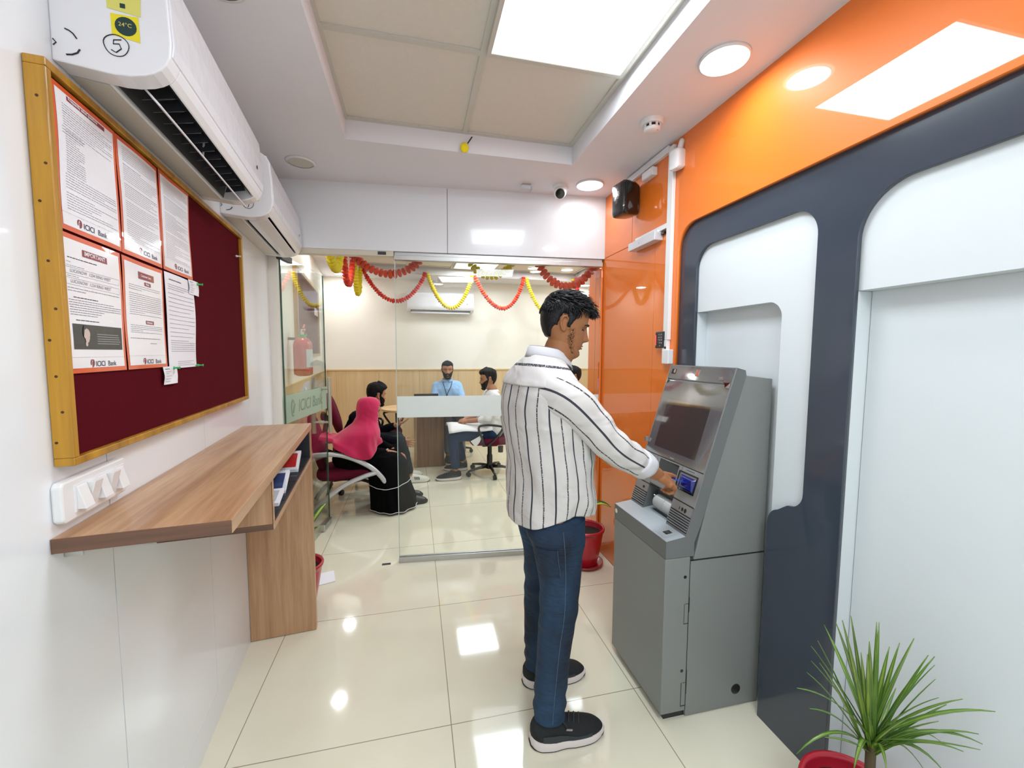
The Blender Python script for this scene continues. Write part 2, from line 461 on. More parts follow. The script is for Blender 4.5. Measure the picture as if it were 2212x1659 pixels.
def glass_mat(name, tint, refl=1.0):
    """thin architectural pane: clear with a Fresnel reflection"""
    m = bpy.data.materials.new(name); m.use_nodes = True
    nt = m.node_tree; nt.nodes.clear(); L = nt.links.new
    out = nt.nodes.new('ShaderNodeOutputMaterial'); mx = nt.nodes.new('ShaderNodeMixShader')
    tr = nt.nodes.new('ShaderNodeBsdfTransparent'); tr.inputs[0].default_value = tint
    gl = nt.nodes.new('ShaderNodeBsdfGlossy'); gl.inputs['Roughness'].default_value = 0.01
    lw = nt.nodes.new('ShaderNodeFresnel'); lw.inputs[0].default_value = 1.5
    mu = nt.nodes.new('ShaderNodeMath'); mu.operation = 'MULTIPLY'; mu.inputs[1].default_value = refl
    L(lw.outputs[0], mu.inputs[0]); L(mu.outputs[0], mx.inputs[0]); L(tr.outputs[0], mx.inputs[1]); L(gl.outputs[0], mx.inputs[2]); L(mx.outputs[0], out.inputs[0])
    return m
M_GLASS = glass_mat('clear_glass', (0.97, 0.985, 0.975, 1), 0.55)
M_GLASSD = glass_mat('clear_door_glass', (0.95, 0.98, 0.965, 1), 0.4)
M_GLASSE = mat('green_glass_edge', srgb(26, 76, 62), 0.1, coat=0.5)
M_ACRYL = glass_mat('clear_acrylic', (0.95, 0.97, 0.98, 1), 1.0)
def frost_mat(name, col, a):
    m = bpy.data.materials.new(name); m.use_nodes = True
    nt = m.node_tree; nt.nodes.clear(); L = nt.links.new
    out = nt.nodes.new('ShaderNodeOutputMaterial'); mx = nt.nodes.new('ShaderNodeMixShader'); mx.inputs[0].default_value = a
    tr = nt.nodes.new('ShaderNodeBsdfTransparent')
    m2 = nt.nodes.new('ShaderNodeMixShader'); m2.inputs[0].default_value = 0.5
    di = nt.nodes.new('ShaderNodeBsdfDiffuse'); di.inputs[0].default_value = col
    tl = nt.nodes.new('ShaderNodeBsdfTranslucent'); tl.inputs[0].default_value = col
    L(di.outputs[0], m2.inputs[1]); L(tl.outputs[0], m2.inputs[2]); L(tr.outputs[0], mx.inputs[1]); L(m2.outputs[0], mx.inputs[2]); L(mx.outputs[0], out.inputs[0])
    return m
M_FROST = frost_mat('frosted_film', srgb(244, 250, 250), 0.93)
M_FROSTD = frost_mat('frosted_door_film', srgb(205, 226, 214), 0.55)
M_FROSTT = frost_mat('door_lettering', srgb(165, 185, 168), 0.45)

def emis(name, col, s):
    m = bpy.data.materials.new(name); m.use_nodes = True
    b = m.node_tree.nodes['Principled BSDF']
    b.inputs['Base Color'].default_value = (0.8, 0.8, 0.8, 1)
    b.inputs['Emission Color'].default_value = col; b.inputs['Emission Strength'].default_value = s
    return m
M_LED = emis('lit_diffuser', (0.93, 0.98, 1.0, 1), 2.2)
M_LEDR = emis('lit_round_diffuser', (1.0, 0.98, 0.96, 1), 4.0)
M_LEDOFF = mat('unlit_speaker_grille', srgb(205, 200, 190), 0.6)

def stripes_mat():
    """off-white shirting with uneven dark woven stripes along v, spaced in u (metres)"""
    m = bpy.data.materials.new('striped_shirting'); m.use_nodes = True
    nt = m.node_tree; b = nt.nodes['Principled BSDF']; L = nt.links.new
    uv = nt.nodes.new('ShaderNodeUVMap'); uv.uv_map = 'UVMap'
    sx = nt.nodes.new('ShaderNodeSeparateXYZ'); L(uv.outputs[0], sx.inputs[0])
    def M(op, a, bb=None, v1=None, v2=None):
        n = nt.nodes.new('ShaderNodeMath'); n.operation = op
        if a is not None: L(a, n.inputs[0])
        if v1 is not None: n.inputs[0].default_value = v1
        if bb is not None: L(bb, n.inputs[1])
        if v2 is not None: n.inputs[1].default_value = v2
        return n.outputs[0]
    def stripe(period, offset, half):
        t = M('ADD', sx.outputs[0], v2=offset)
        t = M('PINGPONG', t, v2=period/2)
        return M('LESS_THAN', t, v2=half)
    nz = nt.nodes.new('ShaderNodeTexNoise'); nz.inputs['Scale'].default_value = 260; nz.inputs['Detail'].default_value = 2
    L(uv.outputs[0], nz.inputs['Vector'])
    s1 = stripe(0.096, 0.0, 0.0034)
    s2 = stripe(0.096, 0.048, 0.0026)
    mask = M('GREATER_THAN', nz.outputs['Fac'], v2=0.40)
    s2m = M('MULTIPLY', s2, mask)
    dark = M('MAXIMUM', s1, s2m)
    n2 = nt.nodes.new('ShaderNodeTexNoise'); n2.inputs['Scale'].default_value = 900
    L(uv.outputs[0], n2.inputs['Vector'])
    base = nt.nodes.new('ShaderNodeMix'); base.data_type = 'RGBA'; base.inputs['A'].default_value = srgb(198, 193, 189); base.inputs['B'].default_value = srgb(218, 214, 212)
    L(n2.outputs['Fac'], base.inputs['Factor'])
    c = nt.nodes.new('ShaderNodeMix'); c.data_type = 'RGBA'; c.inputs['B'].default_value = srgb(62, 64, 70)
    L(dark, c.inputs['Factor']); L(base.outputs['Result'], c.inputs['A'])
    L(c.outputs['Result'], b.inputs['Base Color'])
    b.inputs['Roughness'].default_value = 0.85
    b.inputs['Specular IOR Level'].default_value = 0.2
    tc = nt.nodes.new('ShaderNodeTexCoord'); mp3 = nt.nodes.new('ShaderNodeMapping'); mp3.inputs['Scale'].default_value = (6, 6, 10); mp3.inputs['Rotation'].default_value = (0.6, 0.5, 0.3)
    n3 = nt.nodes.new('ShaderNodeTexNoise'); n3.inputs['Scale'].default_value = 1.0; n3.inputs['Detail'].default_value = 1.5; n3.inputs['Distortion'].default_value = 0.9
    L(tc.outputs['Object'], mp3.inputs[0]); L(mp3.outputs[0], n3.inputs['Vector'])
    bp = nt.nodes.new('ShaderNodeBump'); bp.inputs['Strength'].default_value = 1.0; bp.inputs['Distance'].default_value = 0.020
    L(n3.outputs['Fac'], bp.inputs['Height']); L(bp.outputs[0], b.inputs['Normal'])
    return m
M_STRIPE = stripes_mat()
M_SHCLOTH = mat('plain_shirting', srgb(208, 207, 211), 0.8, noise_amt=0.02, noise_scale=200, bump=1.0, bump_scale=14)
def denim_mat():
    m = bpy.data.materials.new('dark_blue_denim'); m.use_nodes = True
    nt = m.node_tree; b = nt.nodes['Principled BSDF']; L = nt.links.new
    tc = nt.nodes.new('ShaderNodeTexCoord')
    n = nt.nodes.new('ShaderNodeTexNoise'); n.inputs['Scale'].default_value = 5; n.inputs['Detail'].default_value = 4
    mp = nt.nodes.new('ShaderNodeMapping'); mp.inputs['Scale'].default_value = (1.2, 1, 0.6)
    L(tc.outputs['Object'], mp.inputs[0]); L(mp.outputs[0], n.inputs['Vector'])
    cr = nt.nodes.new('ShaderNodeValToRGB')
    cr.color_ramp.elements[0].position = 0.38; cr.color_ramp.elements[0].color = srgb(6, 24, 46)
    cr.color_ramp.elements[1].position = 0.66; cr.color_ramp.elements[1].color = srgb(30, 66, 98)
    L(n.outputs['Fac'], cr.inputs[0])
    n2 = nt.nodes.new('ShaderNodeTexNoise'); n2.inputs['Scale'].default_value = 500; L(tc.outputs['Object'], n2.inputs['Vector'])
    mx = nt.nodes.new('ShaderNodeMix'); mx.data_type = 'RGBA'; mx.blend_type = 'MULTIPLY'; mx.inputs['Factor'].default_value = 0.35
    L(cr.outputs[0], mx.inputs['A']); L(n2.outputs['Color'], mx.inputs['B'])
    L(mx.outputs['Result'], b.inputs['Base Color'])
    b.inputs['Roughness'].default_value = 0.8
    mp3 = nt.nodes.new('ShaderNodeMapping'); mp3.inputs['Scale'].default_value = (7, 7, 22); mp3.inputs['Rotation'].default_value = (0.5, 0.35, 0)
    n3 = nt.nodes.new('ShaderNodeTexNoise'); n3.inputs['Scale'].default_value = 1.0; n3.inputs['Detail'].default_value = 3; n3.inputs['Distortion'].default_value = 0.8
    L(tc.outputs['Object'], mp3.inputs[0]); L(mp3.outputs[0], n3.inputs['Vector'])
    bp = nt.nodes.new('ShaderNodeBump'); bp.inputs['Strength'].default_value = 1.0; bp.inputs['Distance'].default_value = 0.022
    L(n3.outputs['Fac'], bp.inputs['Height']); L(bp.outputs[0], b.inputs['Normal'])
    return m
M_DENIM = denim_mat()
M_THREAD = mat('pale_thread', srgb(88, 108, 128), 0.8)
def leaf_mat(name, base, streak, amt=0.5, scale=30):
    m = bpy.data.materials.new(name); m.use_nodes = True
    nt = m.node_tree; b = nt.nodes['Principled BSDF']; L = nt.links.new
    tc = nt.nodes.new('ShaderNodeTexCoord'); n = nt.nodes.new('ShaderNodeTexNoise'); n.inputs['Scale'].default_value = scale; n.inputs['Detail'].default_value = 3
    uv = nt.nodes.new('ShaderNodeUVMap'); sx = nt.nodes.new('ShaderNodeSeparateXYZ'); L(uv.outputs[0], sx.inputs[0])
    L(tc.outputs['Object'], n.inputs['Vector'])
    # u = 0 edge .. 0.5 midrib; pale centre, dark edge
    pp = nt.nodes.new('ShaderNodeMath'); pp.operation = 'PINGPONG'; pp.inputs[1].default_value = 0.5; L(sx.outputs[0], pp.inputs[0])
    ad = nt.nodes.new('ShaderNodeMath'); ad.operation = 'MULTIPLY_ADD'; ad.inputs[1].default_value = 1.6; L(pp.outputs[0], ad.inputs[0])
    sb = nt.nodes.new('ShaderNodeMath'); sb.operation = 'SUBTRACT'; sb.inputs[1].default_value = 0.5; L(n.outputs['Fac'], sb.inputs[0]); L(sb.outputs[0], ad.inputs[2])
    cr = nt.nodes.new('ShaderNodeValToRGB'); cr.color_ramp.elements[0].position = amt-0.12; cr.color_ramp.elements[0].color = base
    cr.color_ramp.elements[1].position = amt+0.08; cr.color_ramp.elements[1].color = streak
    L(ad.outputs[0], cr.inputs[0]); L(cr.outputs[0], b.inputs['Base Color'])
    b.inputs['Roughness'].default_value = 0.35; b.inputs['Coat Weight'].default_value = 0.2
    return m
M_DIEF = leaf_mat('variegated_leaf', srgb(24, 86, 34), srgb(176, 196, 66), 0.48)
M_AGAVE = leaf_mat('blade_leaf', srgb(80, 118, 40), srgb(138, 160, 60), 0.62, 14)
# ------------------------------------------------------------------ setting
YB = 6.45                      # back wall of the far office
fXY = lambda u, v, w: (u, v, w)
fYZ = lambda u, v, w: (w, u, v)          # sheet standing in the right wall: u = Y, v = Z, w = X

mb = MB().box(-2.2, 3.4, -1.9, 6.7, -0.1, 0.0)
struct(obj('floor', mb, M_FLOOR))

R1 = (-0.325, 0.888, -1.30, 2.315)
R2 = (-0.70, 2.37, 3.20, 5.95)
rc = lambda r: [(r[0], r[2]), (r[1], r[2]), (r[1], r[3]), (r[0], r[3])]
ce = plate('ceiling', [(-2.2, -1.9), (3.4, -1.9), (3.4, 6.7), (-2.2, 6.7)], [rc(R1), rc(R2)], CEIL, CEIL+0.0015, fXY, M_CEIL)
struct(ce)
def recess(r, panels, cellx, celly):
    mb = MB()
    t = 0.02
    mb.box(r[0]-t, r[0], r[2]-t, r[3]+t, CEIL+0.0015, REC+0.03); mb.box(r[1], r[1]+t, r[2]-t, r[3]+t, CEIL+0.0015, REC+0.03)
    mb.box(r[0], r[1], r[2]-t, r[2], CEIL+0.0015, REC+0.03); mb.box(r[0], r[1], r[3], r[3]+t, CEIL+0.0015, REC+0.03)
    struct(obj('trim_2', mb, M_CEIL))
    mb = MB()                                    # tiles of the grid
    for i in range(len(cellx)-1):
        for j in range(len(celly)-1):
            c = ((cellx[i]+cellx[i+1])/2, (celly[j]+celly[j+1])/2)
            if any(abs(c[0]-p[0]) < .25 and abs(c[1]-p[1]) < .25 for p in panels): continue
            mb.box(cellx[i]+0.004, cellx[i+1]-0.004, celly[j]+0.004, celly[j+1]-0.004, REC+0.004, REC+0.018)
    struct(obj('ceiling', mb, M_TILE))
    mb = MB()
    for x in cellx: mb.box(x-0.013, x+0.013, r[2], r[3], REC-0.004, REC+0.004)
    for y in celly:
        mb.box(r[0], r[1], y-0.013, y+0.013, REC-0.0035, REC+0.0035)
    struct(obj('trim_3', mb, M_GRID))
    mb = MB().box(r[0]-0.02, r[1]+0.02, r[2]-0.02, r[3]+0.02, REC+0.03, REC+0.05)
    struct(obj('ceiling', mb, M_GAP))
recess(R1, [(0.575, 1.395), (0.575, -0.42), (-0.02, -1.02)], [-0.325, 0.277, 0.875], [-1.29, -0.71, -0.11, 0.49, 1.095, 1.70, 2.303])
recess(R2, [(0.815, 5.56), (0.815, 3.80), (1.95, 4.4)], [-0.68, -0.083, 0.517, 1.113, 1.70, 2.30], [3.21, 3.51, 4.09, 4.68, 5.26, 5.86])
LBL = ['large lit square ceiling panel in the front recess above the cash machine', 'added unseen light panel behind the viewer in the front recess', 'added unseen light panel near the entrance end of the front recess',
       'lit square ceiling panel seen through the glass behind the yellow garland', 'lit square ceiling panel just beyond the glass front, mirrored in the floor', 'lit square ceiling panel on the right of the far office']
for i, (x, y, z) in enumerate(PANELS[:6]):
    t = thing('panel_light', LBL[i], 'ceiling light', (x, y, z-0.018), 0, 'square panel lights')
    obj('diffuser', MB().box(-0.272, 0.272, -0.272, 0.272, 0, 0.004), M_LED, t)
    fr = MB()
    for s in (-1, 1):
        fr.box(min(s*0.272, s*0.288), max(s*0.272, s*0.288), -0.288, 0.288, -0.003, 0.012)
        fr.box(-0.272, 0.272, min(s*0.272, s*0.288), max(s*0.272, s*0.288), -0.003, 0.012)
    obj('frame', fr, M_GRID, t)
DL = ['nearest round downlight, bright above the cash machine', 'round downlight beside the dome camera above the glass corner', 'round downlight in the ceiling over the viewer on the alcove side', 'round downlight in the ceiling by the entrance',
      'round downlight in the far left corner of the office ceiling', 'round downlight over the left side chairs of the office', 'round downlight in the office ceiling close to the glass door', 'round downlight in the far right corner of the office ceiling',
      'left of the two round downlights seen above the red garland', 'right of the two round downlights seen above the red garland', 'round downlight in the hidden right side of the office ceiling']
for i, (x, y, z) in enumerate(DOWNS):
    t = thing('round_downlight', DL[i], 'ceiling light', (x, y, z-0.008), 0, 'round downlights')
    obj('diffuser', MB().lathe([(0.0005, 0), (0.082, 0), (0.083, 0.006), (0.0005, 0.006)], 40), M_LEDR, t, smooth=False)
    obj('rim', MB().lathe([(0.082, -0.002), (0.086, -0.001), (0.088, 0.008), (0.082, 0.008)], 40), M_PLASTIC, t, smooth=True)
for x, y, lb in ((-0.612, 2.64, 'dim round ceiling speaker grille above the far wall air conditioner'), (-0.54, 1.44, 'dim round ceiling speaker grille cut by the top edge of the photo')):
    t = thing('ceiling_speaker', lb, 'speaker', (x, y, CEIL-0.006), 0)
    obj('grille', MB().lathe([(0.0005, 0), (0.066, 0), (0.066, 0.006), (0.0005, 0.006)], 32), M_LEDOFF, t)
    obj('rim', MB().lathe([(0.066, -0.002), (0.078, 0.0), (0.08, 0.006), (0.066, 0.006)], 32), M_PLASTIC, t, smooth=True)

# left wall: laminate panels with open joints, running on into the far office
mb = MB(); mb.box(-0.12, -0.006, -1.95, 6.75, 0, 2.56)
mb.cur = 1
js = [-1.9, -1.222, -0.612, -0.002, 0.608, 1.218, 1.826, 2.436, 3.046]
for a, b in zip(js[:-1], js[1:]):
    mb.box(-0.006, 0, a+0.0015, b-0.0015, 0.122, 2.56)
mb.box(-0.006, 0, -1.9, 3.046, 0.0, 0.1195)
mb.cur = 2
mb.box(-0.006, 0, 3.049, 6.75, 1.19, 2.56)
struct(onL(obj('wall_left', mb, [M_GAP, M_WALL, M_CREAM])))
def panels(name, m, edges, place, along):
    mb = MB(); mb.cur = 0
    for a, b in zip(edges[:-1], edges[1:]): place(mb, a+0.0015, b-0.0015)
    return mb
mb = MB(); 
for a, b in zip([3.05, 3.6, 4.2, 4.8, 5.4, 6.0], [3.6, 4.2, 4.8, 5.4, 6.0, 6.6]): mb.box(-0.004, 0.004, a+0.0012, b-0.0012, 0, 1.178)
struct(onL(obj('trim_4', mb, M_MAPLE)))
struct(onL(obj('trim_5', MB().box(0.0, 0.016, 3.05, 6.62, 1.178, 1.196), M_MAPLET)))
# back wall of the office
struct(obj('wall_back', MB().box(-1.9, 3.3, YB, YB+0.12, 0, 2.56), M_CREAM))
mb = MB(); e = [-1.25, -1.11, -0.52, 0.07, 0.66, 1.25, 1.84, 2.43, 3.02, 3.2]
for a, b in zip(e[:-1], e[1:]): mb.box(a+0.0015, b-0.0015, YB-0.008, YB+0.001, 0, 1.178)
struct(obj('trim_6', mb, M_MAPLE))
struct(obj('trim_7', MB().box(-1.24, 3.2, YB-0.02, YB, 1.178, 1.196), M_MAPLET))
struct(obj('wall_far_right', MB().box(3.2, 3.32, 2.9, 6.6, 0, 2.56), M_CREAM))
mb = MB()
for a in range(6): mb.box(3.192, 3.2, 2.95+a*0.6, 3.547+a*0.6, 0, 1.178)
struct(obj('trim_8', mb, M_MAPLE))
struct(obj('wall_inner_right', MB().box(1.44, 3.3, 2.92, 3.02, 0, 2.56), M_CREAM))
struct(obj('wall_front', MB().box(-1.2, 1.8, -1.82, -1.70, 0, 2.56), M_WALL))

# right wall: orange laminate skin with the service door opening
arc = [(1.773+0.12*cos(a), 1.963+0.12*sin(a)) for a in [pi/2*k/10 for k in range(11)]][::-1]
poly = [(2.98, 0), (2.98, 2.56), (-1.72, 2.56), (-1.72, 2.083)] + arc + [(1.893, 0), (2.095, 0), (2.095, 2.11), (2.738, 2.11), (2.738, 0)]
struct(plate('wall_right', poly, [], 1.30, 1.322, fYZ, M_ORANGE))
struct(obj('wall_right_backing', MB().box(1.40, 1.46, -1.8, 3.0, 0, 2.56), M_WHITE))
struct(obj('trim_9', MB().box(1.324, 1.40, 2.60, 2.98, 2.12, 2.56), M_WHITE))
# joint line of the orange skin above the door
struct(obj('trim_10', MB().box(1.2995, 1.3003, 2.354, 2.3555, 2.112, CEIL).box(1.2995, 1.3003, 2.862, 2.8635, 0, CEIL), M_GAP))
d = struct(empty('door_2', (1.302, 2.1, 0)))
obj('leaf', MB().box(0, 0.03, 0.0, 0.634, 0.004, 2.106), M_ORANGE, d)
# slate surround
def hole1():
    P = [(1.774, -0.05)]
    P += [(1.674+0.1*cos(a), 1.853+0.1*sin(a)) for a in [pi/2*k/10 for k in range(11)]]
    P += [(1.244+0.09*cos(a), 1.863-0.012*(k/10)+0.09*sin(a)) for k, a in enumerate([pi/2+pi/2*k/10 for k in range(11)])]
    P += [(1.154, 1.4), (1.154, 0.96)]
    P += [(1.154+0.06-0.06*cos(a), 0.955-0.06*sin(a)) for a in [pi/2*k/8 for k in range(1, 9)]]
    P += [(1.228, 0.885), (1.245, 0.872)]
    P += [(1.245+0.052*sin(a), 0.80+0.066*cos(a)) for a in [pi/2*k/8 for k in range(1, 9)]]
    P += [(1.297, -0.05)]
    return P
def hole2():
    P = [(-1.72+0.3, -0.05), (-1.42, 1.945)]
    P = [(-1.42, -0.05), (1.022, -0.05), (1.022, 1.80)] + [(0.882+0.14*cos(a), 1.80+0.143*sin(a)) for a in [pi/2*k/12 for k in range(13)]] + [(-1.42, 1.943)]
    return P
sl_outer = [(-1.72, 0.0), (-1.72, 2.11), (1.93, 2.11), (1.93, 0.0), (1.774, 0.0)]
h1 = hole1(); h2 = hole2()
cl = lambda P: [(u, max(v, 0.0)) for u, v in P]
# the sheet touches the floor: outline walks round the two openings
outline = [(-1.72, 0.0), (-1.72, 2.09), (1.91, 2.09), (1.91, 0.0)] + cl(h1) + cl(h2)[1:] + [(-1.42, 0.0)]
struct(plate('trim_11', outline, [], 1.322, 1.338, fYZ, M_SLATE))
# white inset board of opening 1 with its own niche cut
nic = [(1.79, -0.0), (1.79, 1.649)] + [(1.358+0.062*cos(a), 1.587+0.062*sin(a)) for a in [pi/2+pi/2*k/8 for k in range(9)]] + [(1.296, 0.0)]
wo = [(1.86, 2.05), (1.86, 1.6495), (1.79, 1.6495)] + nic[1:] + [(1.08, 0.0), (1.08, 2.05)]
struct(plate('trim_12', wo, [], 1.340, 1.360, fYZ, M_WHITE))
struct(obj('trim_13', MB().box(1.340, 1.398, 1.776, 1.80, 0, 1.648).box(1.36, 1.398, 1.20, 1.296, 0, 1.649).box(1.36, 1.398, 1.28, 1.80, 1.649, 1.67), M_WHITE))
# white header of opening 2 and its shallow bay
struct(obj('trim_14', MB().box(1.340, 1.392, -1.45, 1.10, 1.646, 2.06), M_WHITE))
struct(obj('trim_15', MB().box(1.340, 1.396, 1.024, 1.10, 0, 1.645), M_WHITE))
struct(obj('wall_bay', MB().box(1.394, 1.402, -1.45, 1.022, 0, 1.66).box(1.394, 1.402, 1.22, 1.775, 0, 1.66), M_WHITE))

# bulkhead above the glass
mb = MB().box(-0.80, 0.3445, 0, 0.12, 2.105, 2.56).box(0.3475, 1.44, 0, 0.12, 2.105, 2.56)
mb.cur = 1; mb.box(-0.79, 1.43, 0.01, 0.11, 2.11, 2.55)
struct(onG(obj('wall_partition', mb, [M_WALL, M_GAP])))
# fixed pane
w = struct(onG(empty('window_1')))
obj('glass', MB().box(0.004, 1.412, 0.022, 0.032, 0.03, 2.075), M_GLASS, w)
obj('glass_edge', MB().box(0.0, 0.004, 0.022, 0.032, 0.03, 2.075), mat('pale_glass_edge', srgb(196, 214, 206), 0.2), w)
obj('frosted_band', MB().box(0.004, 1.412, 0.019, 0.0215, 1.01, 1.154), M_FROST, w)
obj('header_track', MB().box(0.0, 1.42, 0.004, 0.05, 2.052, 2.082).box(0.0, 1.42, 0.018, 0.060, 2.082, 2.1045), M_ALU, w, bevel=0.002)
obj('sill_channel', MB().box(0.0, 1.412, 0.006, 0.021, 0.0, 0.036).box(0.0, 1.412, 0.033, 0.048, 0.0, 0.036), M_ALU, w, bevel=0.002)
obj('side_channel', MB().box(1.412, 1.424, 0.012, 0.042, 0.0, 2.06), M_ORANGE, w)
w = struct(onG(empty('trim_16')))
obj('transom_cover', MB().box(-0.79, -0.002, 0.0, 0.06, 2.072, 2.1045), mat('cream_transom', srgb(214, 208, 190), 0.5), w, bevel=0.002)
obj('lock_keeper', MB().box(-0.10, -0.048, -0.002, 0.01, 2.079, 2.099), M_DARK, w)
struct(obj('trim_17', MB().box(-0.235, -0.178, 2.855, 2.879, 0.0, 0.002), M_DARK)).name = 'trim_17'

# open glass door, leaf swung into the office
dr = struct(empty('door_1', (-0.819, 2.918, 0), math.atan2(0.748, 0.102)))
obj('glass', MB().box(0.006, 0.755, -0.005, 0.005, 0.012, 2.062), M_GLASSD, dr)
obj('glass_edge', MB().box(0.0, 0.0055, -0.005, 0.005, 0.012, 2.062).box(0.7555, 0.758, -0.005, 0.005, 0.012, 2.062), M_GLASSE, dr)
obj('frosted_band', MB().box(0.008, 0.752, -0.0075, -0.0055, 0.985, 1.168), M_FROSTD, dr)
V, F = text_mesh('ICICI Bank', 0.118, 0.0006, None, lambda x, y, z: (0.19+x*0.86, -0.0085-z, 1.038+y), shear=0.18)
lt = MB().add(V, F)
lt.tube([(0.10+0.02*cos(a), -0.0086, 1.075+0.055*sin(a)) for a in [0.6+k*0.42 for k in range(12)]], 0.0045, 6)
lt.tube([(0.105, -0.0086, 1.04), (0.118, -0.0086, 1.075), (0.13, -0.0086, 1.10)], 0.006, 6)
obj('lettering', lt, M_FROSTT, dr)
hm = MB()
for s in (-1, 1):
    hm.tube([(0.655, s*0.062, 0.795), (0.655, s*0.062, 1.245)], 0.0145, 14)
for z in (0.885, 1.155):
    hm.tube([(0.655, -0.062, z), (0.655, 0.062, z)], 0.009, 12)
    hm.tube([(0.655, -0.014, z), (0.655, 0.014, z)], 0.0135, 12)
obj('handle', hm, M_STEEL, dr, auto=40)
obj('patch_fitting', MB().box(0.585, 0.762, -0.018, 0.018, 0.006, 0.062), M_STEEL, dr, bevel=0.004)
obj('lock_barrel', MB().disc((0.68, -0.019, 0.034), (1, 0, 0), (0, 0, 1), 0.014, 0.003).box(0.60, 0.745, -0.0195, -0.018, 0.016, 0.052), M_ALU, dr)
obj('pivot_fitting', MB().box(-0.004, 0.15, -0.018, 0.018, 2.03, 2.068).box(-0.004, 0.15, -0.018, 0.018, 0.0, 0.05), M_DARK, dr, bevel=0.003)
# narrow strip of wall at the hinge side
struct(onG(obj('trim_18', MB().box(-0.79, -0.712, 0.002, 0.05, 0, 2.072), M_CREAM)))
# ------------------------------------------------------------------ notice board and its sheets (left wall frame: x = out, y = along)
t = onL(thing('notice_board', 'large maroon felt notice board in a golden timber frame, nearest on the left wall', 'notice board'))
BS0, BS1, BZ0, BZ1 = 1.045, 2.305, 1.222, 1.992
obj('felt', MB().box(0.002, 0.022, BS0+0.012, BS1-0.012, BZ0+0.012, BZ1-0.012), M_MAROON, t)
for nm, a in (('frame_rail', (BS0, BS1, BZ0, BZ0+0.016)), ('frame_rail', (BS0, BS1, BZ1-0.016, BZ1)), ('frame_stile', (BS0, BS0+0.016, BZ0+0.016, BZ1-0.016)), ('frame_stile', (BS1-0.016, BS1, BZ0+0.016, BZ1-0.016))):
    obj(nm, MB().box(0.001, 0.034, *a), M_PINE, t, bevel=0.002)
for i, z in enumerate((1.27, 1.33, 1.40, 1.47, 1.53, 1.62, 1.73, 1.80, 1.92)):
    obj('knot', MB().disc((0.008+0.018*((i*37) % 10)/10, BS0-0.0006, z), (0, 0, 1), (1, 0, 0), 0.0026, 0.0006, 10), MATS.get('dark_knot') or mat('dark_knot', srgb(70, 42, 14), 0.6), t)

